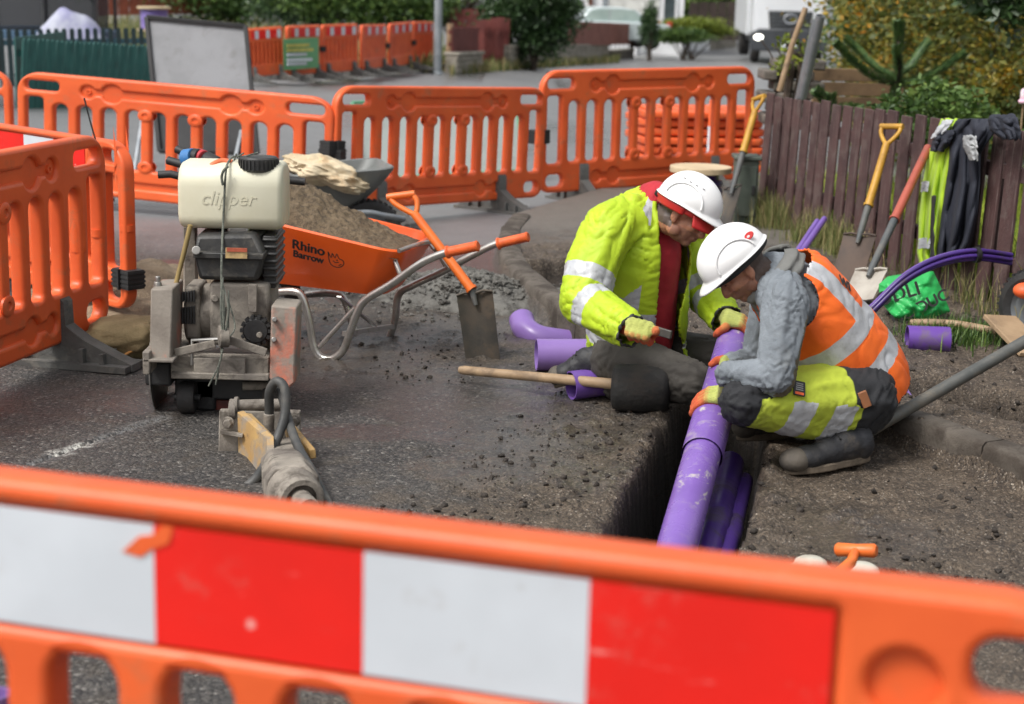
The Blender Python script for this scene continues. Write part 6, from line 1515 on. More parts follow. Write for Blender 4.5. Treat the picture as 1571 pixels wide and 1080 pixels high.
for y in (278, 365):
    jp(drape([(y, 1415-(y-280)*.05, 1426-(y-280)*-.03, .05), (y+16, 1413-(y-280)*.05, 1424-(y-280)*-.03, .05)], 8, .045, .006, 1, 13), 'reflective_band', m_reflect, .003)
jp(drape([(300, 1430, 1436, .05), (350, 1428, 1433, .05), (400, 1428, 1434, .04)], 6, .07, .004, 1, 14), 'zip', m_black, .003)
# green bag with black print
m_gbag, gnt, gb = new_mat('green_printed_bag')
gb.inputs['Base Color'].default_value = (.02, .36, .075, 1); gb.inputs['Roughness'].default_value = .42
_v = coords(gnt, True); _nn = noise_n(gnt, _v, 14, 5); gnt.links.new(mixc(gnt, _nn, (.015, .30, .06), (.03, .42, .10)), gb.inputs['Base Color'])
t = thing('green_bag', 'crumpled green plastic bag with black lettering against the fence', 'bag', P(1395, 485, 7.75))
outl = [(1348, 436), (1362, 424), (1400, 418), (1432, 416), (1446, 446), (1458, 478), (1420, 492), (1392, 492), (1372, 488), (1350, 462)]
cpx = (1405, 458)
def bagshape(u, v):
    f = u*len(outl); i = int(f) % len(outl); k = f-int(f); x = outl[i][0]*(1-k)+outl[(i+1) % len(outl)][0]*k; y = outl[i][1]*(1-k)+outl[(i+1) % len(outl)][1]*k
    px, py = cpx[0]+(x-cpx[0])*v, cpx[1]+(y-cpx[1])*v
    q = Vector((px*.03, py*.03, 0)); fold = .09*(1-v**2)**.8 + .05*abs(noise.noise(q*1.2))+.022*noise.noise(q*3.5) + (.05 if (px-cpx[0])*.6-(py-cpx[1]) < -8 else 0)*(1-v)
    return P(px, py, 7.80-fold-(py-440)*.003)
mb = MB(); mb.grid(bagshape, 80, 24); back = MB(); mb.build('sheet', m_gbag, t, smooth=180, world=True)
def bag_text(txt, size, px, py, rot, Y):
    mb = bold(txt, size); p = P(px, py, Y); x = (P(px+20, py+rot, Y)-p).normalized(); nn = (Vector((0, 0, CAMH))-p).normalized()
    T = frame(p, x, nn); T2 = T; mb.v = [tuple(T2 @ Vector(v_)) for v_ in mb.v]
    mb.build('lettering', m_ink, t, world=True)
bag_text('ODLI', .088, 1378, 452, -6, 7.64); bag_text('UC DUC', .072, 1412, 472, -10, 7.60)

# ================================================================== THINGS BEYOND THE FAR BARRIERS
# stacked barriers lying flat
STACK_L = ['orange barrier lying flat, '+w_+' in the stack behind the far barrier' for w_ in ('lowest', 'second from the ground', 'third from the ground', 'fourth from the ground', 'fifth from the ground', 'third from the top', 'second from the top', 'topmost')]
for k in range(8):
    st = thing('stacked_barrier', STACK_L[k], 'barrier', Matrix.Translation((P(1068, 200, 15.5).x+random.uniform(-.03, .03), 15.6+random.uniform(-.03, .03), terrain(1.7, 15.6)+.04+k*.078)) @ Matrix.Rotation(.12+random.uniform(-.03, .03), 4, 'Z') @ Matrix.Rotation(PI/2, 4, 'X') @ Matrix.Diagonal((.56, 1, 1, 1)) @ Matrix.Translation((0, 0, -.5)), 'stacked barriers')
    link(BODY, 'panel_body', st)
    for fx in (-.72, -.25):
        f = link(FOOT, 'foot', st); f.location = (fx, 0, .1); f.scale = (1, .12, .8)
# delineator post with white sleeve
c = P(1091, 252, 14.9); c.z = terrain(c.x, c.y); t = thing('marker_post', 'orange marker post with a white sleeve in front of the stacked barriers', 'post', c); h = P(1091, 148, 14.9).z-c.z
mb = MB(); mb.lathe([(.10, 0), (.12, .02), (.10, .05), (.045, .08), (.042, h*.95), (.02, h), (0, h)], None, 20); mb.build('post', m_orange, t)
mb = MB(); mb.lathe([(.0455, h*.30), (.0455, h*.66)], None, 20); mb.build('sleeve', m_white_sheet, t)
# plywood drum end on the footway behind the helmets
c = P(1075, 262, 11.6); c.z = max(.1, c.z-.02); drum('duct_drum', 'cable drum with pale plywood top behind the workers', Vector((c.x, c.y, terrain(c.x, c.y)+.10)), .13, max(.18, P(1075, 255, 11.6).z-.1-terrain(c.x, c.y)), m_pur_d, .21)
# sign frame seen from behind
m_signback = M('grey_sign_back', (.26, .265, .28), (.22, .225, .235), 5, .6, .08, .05, 40, (.15, .14, .13), .28, 9)
m_frame = M('black_sign_frame', (.022, .022, .023), None, 6, .55, .08, .05, 50)
YG = 14.6
t = thing('road_sign_frame', 'back of a grey road sign in a black frame on a folding stand', 'sign', G(310, 262))
def sg(mb, name, mat, parent=t, bev=.004, **k): return mb.build(name, mat, parent, bev, world=True, **k)
q = [P(225, 26, YG+.1), P(377, 40, YG+.05), P(396, 235, YG-.25), P(245, 232, YG-.25)]
mid_ = lambda a, b, k: a.lerp(b, k)
sg(quadbox([q[0], q[1], mid_(q[1], q[2], .60), mid_(q[0], q[3], .60)], .012), 'sign_board', m_signback)
sg(quadbox([mid_(q[0], q[3], .70), mid_(q[1], q[2], .70), q[2], q[3]], .02), 'lower_panel', M('charcoal_panel', (.035, .036, .038), None, 5, .6))
for a, b in ((q[0], q[1]), (q[0], q[3]), (q[1], q[2]), (q[3], q[2]), (mid_(q[0], q[3], .64), mid_(q[1], q[2], .64)), (mid_(q[0], q[3], .69), mid_(q[1], q[2], .69))):
    mb = MB(); mb.bar(a+Vector((0, -.012, 0)), b+Vector((0, -.012, 0)), .035, .032, (0, -1, 0)); sg(mb, 'frame_bar', m_frame)
for a, b in (((222, 160), (205, 268)), ((378, 165), (352, 285))):
    mb = MB(); mb.bar(P(a[0], a[1], YG), P(b[0], b[1], YG-.6), .03, .03, (0, 1, 0)); sg(mb, 'stay', m_galv)
# pale sign with green edge beyond the middle barrier
YW = 14.0; t = thing('green_edged_sign', 'pale sign board with a green edge standing beyond the sagging barrier', 'sign', G(680, 285))
q = [P(541, 158, YW), P(792, 150, YW+.5), P(806, 262, YW+.3), P(556, 276, YW-.2)]
m_palesign = M('pale_green_sheet', (.42, .47, .45), (.36, .42, .40), 3, .4, .06, 0, 40, (.3, .32, .3), .3, 4)
m_gedge = M('green_edge', (.12, .34, .20), None, 5, .5)
sg(quadbox(q, .012), 'board', m_palesign, t)
for i in range(4): mb = MB(); mb.bar(q[i]+Vector((0, -.012, 0)), q[(i+1) % 4]+Vector((0, -.012, 0)), .035, .05, (0, -1, 0)); sg(mb, 'edge', m_gedge, t)
for a in (.15, .85):
    b = q[3].lerp(q[2], a); mb = MB(); mb.bar(b, Vector((b.x, b.y+.1, terrain(b.x, b.y))), .03, .03, (0, 1, 0)); sg(mb, 'leg', m_frame, t)
mb = MB(); c = P(612, 244, YW+.1-.06); mb.tube([c+Vector((.09*math.cos(k), -.03, .09*math.sin(k))) for k in [2*PI*i/20 for i in range(20)]], .006, 6, closed=True); sg(mb, 'ring_mark', M('faint_white_mark', (.6, .63, .62), None, 5, .5), t, 0)
# green notice on the striped barriers
t = thing('green_notice', 'green and yellow notice tied to the striped barriers', 'sign', P(461, 106, 27.3))
q = [P(434, 60, 26.7), P(489, 57, 27.5), P(489, 104, 27.5), P(435, 108, 26.7)]
sg(quadbox(q, .01), 'board', M('green_notice_sheet', (.16, .40, .18), (.12, .34, .15), 2, .5), t)
for i, (y, w) in enumerate(((70, 34), (77, 40), (84, 30), (92, 38), (98, 30))):
    mb = MB(); a, b = P(441, y, 26.75), P(441+w, y-1, 27.25); a.y -= .03; b.y -= .03; mb.bar(a, b, .01, .045); sg(mb, 'printed_line', M('yellow_print', (.55, .50, .12), None, 9, .5) if i < 2 else m_white_sheet, t, 0)
# thin aerial wire on the left barrier
mb = MB(); mb.tube([P(129, 150, 7.3), P(138, 185, 7.3), P(147, 216, 7.3)], .0035, 6); tag(mb.build('black_wire', m_black), 'thin black wire sticking up from the left barriers', 'wire')
# ================================================================== PEOPLE
def chain(mb, pts, seg=14):                      # pts: list of (Vector, radius) -> tapered limb with round ends
    for (a, ra), (b, rb_) in zip(pts[:-1], pts[1:]):
        mb.tube([a, b], [ra, rb_], seg)
    for p, r in pts: mb.ell(p, (r, r, r), None, seg, 8)
def remesh(mb, voxel, smooth_it=6, fac=.5):
    me = bpy.data.meshes.new('tmp'); me.from_pydata(mb.v, [], mb.f); me.update()
    bm = bmesh.new(); bm.from_mesh(me); bmesh.ops.recalc_face_normals(bm, faces=bm.faces); bm.to_mesh(me); bm.free()
    o = bpy.data.objects.new('tmp', me); COL.objects.link(o)
    r = o.modifiers.new('r', 'REMESH'); r.mode = 'VOXEL'; r.voxel_size = voxel
    if smooth_it:
        s = o.modifiers.new('s', 'SMOOTH'); s.factor = fac; s.iterations = smooth_it
    dg = bpy.context.evaluated_depsgraph_get(); m2 = bpy.data.meshes.new_from_object(o.evaluated_get(dg))
    bpy.data.objects.remove(o); bpy.data.meshes.remove(me); return m2
def get_co(me):
    a = np.empty(len(me.vertices)*3, np.float32); me.vertices.foreach_get('co', a); return a.reshape(-1, 3).astype(np.float64)
def get_no(me):
    a = np.empty(len(me.vertices)*3, np.float32); me.vertices.foreach_get('normal', a); return a.reshape(-1, 3).astype(np.float64)
def set_co(me, co): me.vertices.foreach_set('co', co.astype(np.float32).ravel()); me.update()
def bone_coords(co, bones):
    """bones: [(a,b,ref)] -> index, t (0..1 unclamped on the nearest bone), azimuth about it, distance along"""
    best = np.full(len(co), 1e9); bi = np.zeros(len(co), int); bt = np.zeros(len(co)); baz = np.zeros(len(co)); bl = np.zeros(len(co))
    for i, (a, b, ref) in enumerate(bones):
        a = np.array(a); b = np.array(b); d = b-a; L = np.linalg.norm(d); d /= L
        w = co-a; t = (w@d)/L; tc = np.clip(t, 0, 1); ds = np.linalg.norm(w-np.outer(tc*L, d), axis=1)
        e1 = np.array(ref, float); e1 = e1-d*(e1@d); e1 /= np.linalg.norm(e1); e2 = np.cross(d, e1)
        az = np.arctan2(w@e2, w@e1); m = ds < best
        best[m] = ds[m]; bi[m] = i; bt[m] = t[m]; baz[m] = az[m]; bl[m] = (t*L)[m]
    return bi, bt, baz, bl, best
def n3(p, f, s=0): return np.array([noise.noise(Vector((float(x)*f+s, float(y)*f, float(z)*f))) for x, y, z in p])
def wrinkle(me, bones, amp, f_along=26, f_round=1.6, boost=None, seed=0):
    """cloth folds: ridges that run round each limb, bunched towards its joints"""
    co = get_co(me); no = get_no(me); bi, bt, baz, bl, _ = bone_coords(co, bones); d = np.zeros(len(co))
    for k in range(len(co)):
        a = baz[k]; L = bl[k]; i = bi[k]
        w = noise.noise(Vector((math.cos(a)*f_round+i*3.1+seed, math.sin(a)*f_round, L*4)))
        r = noise.noise(Vector((math.cos(a)*f_round*.8+seed, math.sin(a)*f_round*.8+i*5.7, L*f_along*.8+w*2.2)))
        rb2 = noise.noise(Vector((math.cos(a)*2.6+seed+3+w*.5, math.sin(a)*2.6+i*1.7, L*5)))
        r2 = noise.noise(Vector((co[k][0]*22+seed, co[k][1]*22, co[k][2]*22)))
        g = (1-abs(r)*2.2); t = bt[k]; j = .55+.75*math.exp(-((t-.0)/.22)**2)+.75*math.exp(-((t-1)/.22)**2)
        d[k] = (g*j*.70+r2*.16+.3-.85*j*math.exp(-(r/.11)**2)+.75*rb2)*amp*(boost(i, t) if boost else 1)
    set_co(me, co+no*d[:, None])
def cloth_mat(name, c, c2, tape=True, dirt=(.20, .20, .06), damt=.35, extra=None, rough=.75, c3=None, bump=.25):
    m, nt, b = new_mat(name); v = coords(nt)
    col = mixc(nt, ramp(nt, noise_n(nt, v, 7, 5), .35, .65), c, c2)
    nd = noise_n(nt, v, 6, 8, .7, .5); col = mixc(nt, mth(nt, 'MULTIPLY', ramp(nt, nd, .66-.3*damt, .86-.3*damt), min(1, damt*1.5)), col, dirt)
    nd2 = noise_n(nt, v, 24, 6, .7, .8); col = mixc(nt, mth(nt, 'MULTIPLY', ramp(nt, nd2, .62, .74), damt*.9), col, tuple(x*.35 for x in dirt))
    r = mth(nt, 'ADD', rough, 0.0)
    if c3:
        f3 = ramp(nt, attr(nt, 'patch').outputs['Fac'], -.003, .003); pc = mixc(nt, noise_n(nt, v, 9, 5), c3, tuple(x*.6 for x in c3)); pc = mixc(nt, mth(nt, 'MULTIPLY', ramp(nt, nd, .52, .72), .55), pc, (.12, .105, .06)); col = mixc(nt, f3, col, pc)
    if tape:
        f = ramp(nt, attr(nt, 'tape').outputs['Fac'], -.0012, .0012)
        tc = mixc(nt, ramp(nt, noise_n(nt, v, 11, 6, .7), .45, .75), (.46, .475, .50), (.30, .30, .30)); col = mixc(nt, f, col, tc)
        r = mth(nt, 'SUBTRACT', r, mth(nt, 'MULTIPLY', f, .33))
    if extra:
        col = mixc(nt, ramp(nt, attr(nt, 'trim').outputs['Fac'], -.001, .001), col, extra)
    nt.links.new(col, b.inputs['Base Color']); nt.links.new(r, b.inputs['Roughness']); b.inputs['Sheen Weight'].default_value = .03
    bn = nt.nodes.new('ShaderNodeBump'); bn.inputs['Strength'].default_value = bump; bn.inputs['Distance'].default_value = .004
    h = mth(nt, 'ADD', noise_n(nt, v, 240, 2), mth(nt, 'MULTIPLY', noise_n(nt, v, 34, 5), 1.6)); nt.links.new(h, bn.inputs['Height']); nt.links.new(bn.outputs[0], b.inputs['Normal'])
    return m
def skin_mat():
    m, nt, b = new_mat('weathered_skin'); v = coords(nt, jitter=False)
    col = mixc(nt, ramp(nt, noise_n(nt, v, 22, 6), .3, .7), (.44, .205, .125), (.33, .125, .075))
    col = mixc(nt, mth(nt, 'MULTIPLY', ramp(nt, noise_n(nt, v, 130, 4), .5, .8), .35), col, (.16, .07, .05))
    col = mixc(nt, mth(nt, 'MULTIPLY', ramp(nt, attr(nt, 'beard').outputs['Fac'], 0, .02), .45), col, (.085, .058, .045))
    col = mixc(nt, mth(nt, 'MULTIPLY', ramp(nt, attr(nt, 'hair').outputs['Fac'], -.004, .006), .92), col, mixc(nt, noise_n(nt, v, 160, 4), (.018, .014, .012), (.075, .060, .050)))
    nt.links.new(col, b.inputs['Base Color']); b.inputs['Roughness'].default_value = .50; b.inputs['Subsurface Weight'].default_value = .08; b.inputs['Subsurface Radius'].default_value = (.01, .004, .002)
    bn = nt.nodes.new('ShaderNodeBump'); bn.inputs['Strength'].default_value = .35; bn.inputs['Distance'].default_value = .003; nt.links.new(noise_n(nt, v, 150, 5), bn.inputs['Height']); nt.links.new(bn.outputs[0], b.inputs['Normal'])
    return m
m_skin = skin_mat()
def head_shapes(mb, H):
    def e(c, r, R=None): mb.ell(H @ Vector(c), r, H.to_3x3() if R is None else H.to_3x3() @ R, 18, 12)
    e((-.012, 0, .035), (.100, .077, .098)); e((.030, 0, -.035), (.066, .060, .082)); e((.022, 0, -.075), (.060, .054, .045)); e((.062, 0, -.100), (.026, .028, .022))
    for s in (-1, 1):
        e((.075, s*.032, .020), (.022, .026, .013)); e((.064, s*.040, -.028), (.026, .020, .022)); e((.005, s*.058, -.070), (.034, .018, .030))
        e((-.010, s*.079, -.012), (.019, .009, .030), Matrix.Rotation(-s*.25, 3, 'Z')); e((-.006, s*.076, -.036), (.011, .010, .012))
        e((.082, s*.031, -.003), (.013, .016, .011))
    chain(mb, [(H @ Vector((.090, 0, .010)), .010), (H @ Vector((.110, 0, -.030)), .0125), (H @ Vector((.112, 0, -.043)), .0145)], 12)
    for s in (-1, 1): e((.103, s*.012, -.044), (.012, .009, .009))
    e((.092, 0, -.067), (.013, .024, .007)); e((.090, 0, -.079), (.012, .021, .007)); e((.080, 0, -.072), (.018, .028, .020))
def head_attrs(me, H):
    co = get_co(me); I_ = np.array(H.inverted()); l = co@I_[:3, :3].T+I_[:3, 3]
    x, y, z = l[:, 0], l[:, 1], l[:, 2]
    hair = np.where((z > -.075) & (x < .2), np.minimum.reduce([(-.004-x)*1.0+np.maximum(0, z-.01)*1.1, .03+z*0, (z+.072)+np.maximum(0, -.02-x)*.6]), -.05)
    hair = np.where((np.abs(y) > .074) & (z < .025) & (z > -.055) & (x > -.04), -.02, hair)
    beard = np.where((x > .0) & (z < -.045) & (z > -.13) & (np.abs(y) < .09), .02, 0)
    beard = np.where((x > .105), 0, beard)
    far = np.linalg.norm(l, axis=1) > .2
    fattr(me, 'hair', np.where(far, -.05, hair)); fattr(me, 'beard', np.where(far, 0, beard))
def helmet(parent, H, mat, inner, name='helmet', peak_col=None, off=(0, 0, .045), sc=1.0, red_trim=None):
    T = H @ Matrix.Translation(off); mb = MB()
    def shell(u, v, grow=0.0):
        ph = 2*PI*u; cx, cy = math.cos(ph), math.sin(ph)
        th = (PI/2)*min(1, v/.86)
        rx = (.142 if cx > 0 else .136)+grow; ry = .114+grow; rz = .118+grow
        x, y, z = rx*math.sin(th)*cx, ry*math.sin(th)*cy, rz*math.cos(th)
        z += .006*math.exp(-((abs(y)-.0)/.030)**2)*max(0, math.cos(th))**.3*(1 if th < 1.35 else 0)
        lat = math.exp(-(((x+.0)/.085)**2+((z-.028)/.045)**2))*.006; y += math.copysign(lat, cy) if abs(cy) > .3 else 0
        if v > .86:
            k = (v-.86)/.14; pk = max(0, cx)**2.2
            out = (.007+.036*pk)*k; x += out*cx*1.05; y += out*cy*.7; z -= (.010+.014*pk)*k
        if v <= .86: z -= .010*max(0, -cx)*(math.sin(th)**4)
        else: z -= .010*max(0, -cx)
        return T @ Vector((x*sc, y*sc, z*sc))
    mb.grid(lambda u, v: shell(u, v), 64, 34)
    o = mb.build(name, mat, parent, 0, smooth=50, world=True, weld=True)
    md = o.modifiers.new('s', 'SOLIDIFY'); md.thickness = .004; md.offset = -1
    # moulded side arcs and vents
    for s in (-1, 1):
        mb = MB(); pts = []
        for k in range(17):
            a = PI*(.02+.96*k/16); xx = .083*math.cos(a); zz = .005+.072*math.sin(a)
            yy = .114*math.sqrt(max(0, 1-(xx/.140)**2-(zz/.122)**2))+.0052; pts.append(T @ Vector((xx*sc, s*yy*sc, zz*sc)))
        mb.tube(pts, .0035, 8); mb.build('side_moulding', mat, o, 0, world=True)
    mb = MB(); mb.grid(lambda u, v: T @ Vector(((.128+.002*math.sin(u*40))*math.cos(2*PI*u)*sc, .100*math.sin(2*PI*u)*sc, (-.008-.028*v)*sc)), 48, 4)
    hb = mb.build('headband', inner, o, 0, world=True); md = hb.modifiers.new('s', 'SOLIDIFY'); md.thickness = .004
    for s in ((-1, 1) if inner is m_red else ()):
        for k in range(4):
            x = -.045+.03*k; zz = .085; yy = .114*math.sqrt(max(0, 1-(x/.14)**2-(zz/.121)**2))
            mb = MB(); mb.box(T @ Vector((x*sc, s*(yy+.0015)*sc, zz*sc)), (.010, .004, .003), T.to_3x3()); mb.build('vent', M('vent_grey', (.25, .25, .25), None, 9, .6), o, 0, world=True)
    return o, T
# ---- hands: fingers wrapped round a bar or pipe
def glove(parent, wrist, apt, adir, r, n, mat, flip=1, cuff=None, reach=1.0, name='glove', spread=1.0, scale=1.0, curl=1.0):
    a = Vector(adir).normalized()*flip; e1 = Vector(n); e1 = (e1-a*e1.dot(a)).normalized(); e2 = a.cross(e1)
    apt = Vector(apt); wrist = Vector(wrist); k = scale
    if (wrist-apt).dot(e2) < 0: e2 = -e2
    def pt(ph, s, rad): return apt + a*s + (e1*math.cos(ph)+e2*-math.sin(ph))*rad   # +ph leads away from the wrist
    mb = MB(); bones = []
    big = r > .04; ph0 = .10 if big else .5
    base = pt(-.55 if big else -.9, 0, r+.022)
    for i, s in enumerate((.033, .011, -.012, -.034)):
        s *= k*spread; fl = (.92, 1.0, .95, .78)[i]*k
        kn = pt(ph0, s, r+.016); chain(mb, [(wrist+a*s*.55, .021*k), (base+a*s*.95+e1*.004, .018*k), (kn, .0145*k)], 12)
        ph = ph0; prev = kn
        for j, L in enumerate((.042, .027, .022)):
            ph += L*fl/(r+.013)*curl; q = pt(ph, s*(1-.05*j), r+.0115-.001*j); chain(mb, [(prev, .0128*k-.0007*j), (q, .0121*k-.001*j)], 12); bones.append((prev, q)); prev = q
    # thumb leaves the side of the palm near the wrist
    tb = wrist.lerp(base, .55)+a*.030*k; t1 = pt(-.55 if big else -.7, .058*k, r+.017); t2 = pt((-.95 if big else -1.6), .060*k, r+.013); t3 = pt((-1.25 if big else -2.3), .050*k, r+.011)
    chain(mb, [(tb, .018*k), (t1, .0155*k), (t2, .0135*k), (t3, .011*k)], 12); bones += [(t1, t2), (t2, t3)]
    if cuff is not None: chain(mb, [(wrist, .028*k), (wrist.lerp(cuff, .75), .037*k), (cuff, .042*k)], 16)
    me = remesh(mb, .0042, 3)
    co = get_co(me); w = co-np.array(apt); ad = np.array(a); rad = np.linalg.norm(w-np.outer(w@ad, ad), axis=1)
    # rubber-coated palm and fingertips
    coat = np.full(len(co), -.02)
    for p, q in bones[0:12:3]: pass
    for idx, (p, q) in enumerate(bones):
        p = np.array(p); q = np.array(q); d = q-p; L = np.linalg.norm(d); d /= L; ww = co-p; t = np.clip(ww@d, 0, L); ds = np.linalg.norm(ww-np.outer(t, d), axis=1)
        coat = np.maximum(coat, (.0150 if idx % 3 == 0 and idx < 12 else .0175)-ds)
    coat = np.maximum(coat, np.where(rad < r+.012, .004, -.02))
    fattr(me, 'patch', coat)
    set_co(me, co+get_no(me)*(n3(co, 60)*.0016+n3(co, 24, 5)*.0018)[:, None])
    me.materials.append(mat); me.shade_smooth(); b = MB()
    I_ = parent.matrix_basis.inverted(); me.transform(I_); return link(me, name, parent)
m_glove = cloth_mat('work_glove_knit', (.44, .47, .13), (.33, .36, .09), False, (.16, .14, .07), .4, None, .85, (.62, .11, .035), .8)
def garment(parent, name, mb, voxel, bones, mat, amp, attrs=None, smooth_it=6, cut=None, thick=0, boost=None, seed=0, f_along=26):
    me = remesh(mb, voxel, smooth_it)
    co0 = get_co(me); A = bone_coords(co0, bones)
    wrinkle(me, bones, amp, f_along=f_along, boost=boost, seed=seed)
    if attrs:
        for k, v in attrs(co0, *A).items(): fattr(me, k, v)
    if cut is not None:
        kill = cut(co0, *A); bm = bmesh.new(); bm.from_mesh(me); bm.verts.ensure_lookup_table()
        bmesh.ops.delete(bm, geom=[bm.verts[i] for i in np.nonzero(kill)[0]], context='VERTS'); bm.to_mesh(me); bm.free()
    me.transform(parent.matrix_basis.inverted()); me.materials.append(mat); me.shade_smooth(); o = link(me, name, parent)
    if thick: md = o.modifiers.new('s', 'SOLIDIFY'); md.thickness = thick; md.offset = 1
    return o
def boot(parent, heel, toe, ankle, up=(0, 0, 1), mat=None, shaft=None, sole=None):
    heel, toe, ankle = Vector(heel), Vector(toe), Vector(ankle); d = (toe-heel).normalized(); u = Vector(up); u = (u-d*u.dot(d)).normalized(); s = d.cross(u); L = (toe-heel).length
    mb = MB()
    for f, w, h in ((.08, .042, .056), (.28, .044, .058), (.50, .048, .048), (.74, .052, .040), (.92, .046, .034)):
        mb.ell(heel+d*L*f+u*h*.95, (L*(.24 if .2 < f < .8 else .16), w, h), Matrix((d, s, u)).transposed(), 16, 10)
    chain(mb, [(heel+d*L*.22+u*.06, .046), (ankle, .050)] + ([(Vector(shaft), .056)] if shaft is not None else []), 16)
    me = remesh(mb, .007, 4); co = get_co(me); set_co(me, co+get_no(me)*(n3(co, 26, 3)*.0022+n3(co, 70)*.0012)[:, None]); me.transform(parent.matrix_basis.inverted()); me.materials.append(mat); me.shade_smooth(); o = link(me, 'boot', parent)
    if sole is None: sole = m_solem
    for k in range(4):
        f = .40+.085*k; c0 = heel+d*L*f+u*(.104-.010*k); mb = MB(); mb.tube([c0-s*.028-u*.012, c0, c0+s*.028-u*.012], .0035, 6); mb.build('lace', m_blackband, o, 0, world=True)
    mb = MB(); mb.ell(heel+d*L*.91+u*.036, (L*.180, .0495, .040), Matrix((d, s, u)).transposed(), 18, 10); mb.build('toe_cap', M('mud_scuffed_toe', (.10, .085, .068), (.05, .044, .037), 12, .75, .1, .3, 60), o, 0, world=True)
    outl = []
    for k in range(28):
        a = 2*PI*k/28; c, q = math.cos(a), math.sin(a); w = .048 if c > -.1 else .040; w = w*(1-.12*math.exp(-((c+.1)/.3)**2)); outl.append((.5*L+c*L*.54, q*w))
    mb = MB(); T = frame(heel+u*.002, d, u); mb.prism(outl, .026, T @ Matrix.Translation((0, 0, .002))); mb.build('sole', sole, o, .005, world=True); return o
m_solem = M('muddy_sole', (.16, .125, .09), (.09, .07, .05), 10, .85, .1, .4, 60, (.05, .04, .03), .5, 9)
m_boot = M('scuffed_boot_leather', (.013, .014, .018), (.026, .025, .026), 8, .6, .1, .3, 70, (.085, .07, .055), .38, 12)
m_helm = M('white_helmet', (.80, .80, .80), (.74, .74, .74), 4, .28, .06, .01, 60, (.55, .52, .47), .13, 7)
m_red = M('red_plastic', (.52, .022, .020), (.44, .018, .018), 6, .45, .08)
m_blackband = M('black_webbing', (.02, .02, .02), None, 9, .8)

# ------------------------------------------------------------------ kneeling worker in yellow
w1b = G(985, 612); W1 = thing('person', 'kneeling worker in a yellow reflective jacket, red shirt and white helmet', 'person', w1b)
pel = P(972, 528, 6.58); che = P(985, 385, 6.45); nek = P(1000, 318, 6.42)
f1 = Vector((.66, -.74, -.12)).normalized()          # the way the chest faces
shR = P(935, 352, 6.30); elR = P(895, 462, 6.16); wrR = P(962, 504, 5.93)
shL = P(1045, 362, 6.66); elL = P(1085, 450, 6.62); wrL = P(1112, 488, 6.42)
hiR = P(950, 552, 6.45); hiL = P(985, 540, 6.72); knR = P(1062, 570, 6.22); knL = P(1092, 548, 6.60); anR = P(945, 592, 6.42); anL = P(985, 590, 6.75)
knR.z = .125; knL.z = max(knL.z, .12); anR.z = .06; anL.z = .06
# head looks down and to the right
hc1 = P(1050, 327, 6.30); hx1 = Vector((.80, -.38, -.42)).normalized(); hz1 = Vector((.46, -.10, .88)); H1 = frame(hc1, hx1, hz1) @ Matrix.Diagonal((.88, .88, .88, 1))
mb = MB(); head_shapes(mb, H1)
chain(mb, [(H1 @ Vector((-.035, 0, -.055)), .058), (nek+Vector((.01, 0, -.01)), .064), (che, .10)]); chain(mb, [(che, .12), (pel, .13)])
for pts in ((shR, elR, wrR), (shL, elL, wrL)): chain(mb, [(pts[0], .045), (pts[1], .036), (pts[2], .028)])
for pts in ((hiR, knR, anR), (hiL, knL, anL)): chain(mb, [(pts[0], .065), (pts[1], .05), (pts[2], .035)])
chain(mb, [(nek.lerp(che, .4), .06), (shR, .05)]); chain(mb, [(nek.lerp(che, .4), .06), (shL, .05)]); chain(mb, [(pel, .1), (hiR, .07)]); chain(mb, [(pel, .1), (hiL, .07)])
me = remesh(mb, .0046, 2); head_attrs(me, H1); me.transform(W1.matrix_basis.inverted()); me.materials.append(m_skin); me.shade_smooth(); body1 = link(me, 'body', W1)
for s in (-1, 1):
    mb = MB(); mb.ell(H1 @ Vector((.0905, s*.031, -.004)), (.0065, .010, .0035), H1.to_3x3()); mb.build('eye', m_ink, body1, 0, world=True)
    mb = MB(); mb.tube([H1 @ Vector((.086, s*.012, .012)), H1 @ Vector((.094, s*.03, .017)), H1 @ Vector((.078, s*.050, .014))], [.003, .004, .002], 6); mb.build('eyebrow', M('dark_brow', (.03, .022, .018), None, 20, .9), body1, 0, world=True)
# shirt
sax = (pel-nek).normalized()
mb = MB(); _u = (nek-che).normalized(); chain(mb, [(nek+_u*.030+Vector((.012, -.01, 0)), .070), (nek+_u*.0, .088), (che, .150), (che.lerp(pel, .6), .150), (pel, .15)], 20)
bonesT = [(nek, pel, f1)]
garment(W1, 'shirt', mb, .010, bonesT, cloth_mat('red_shirt', (.42, .018, .030), (.34, .014, .024), False, (.18, .02, .025), .3, None, .8), .008, None, 5)
m_shirt = bpy.data.materials['red_shirt']
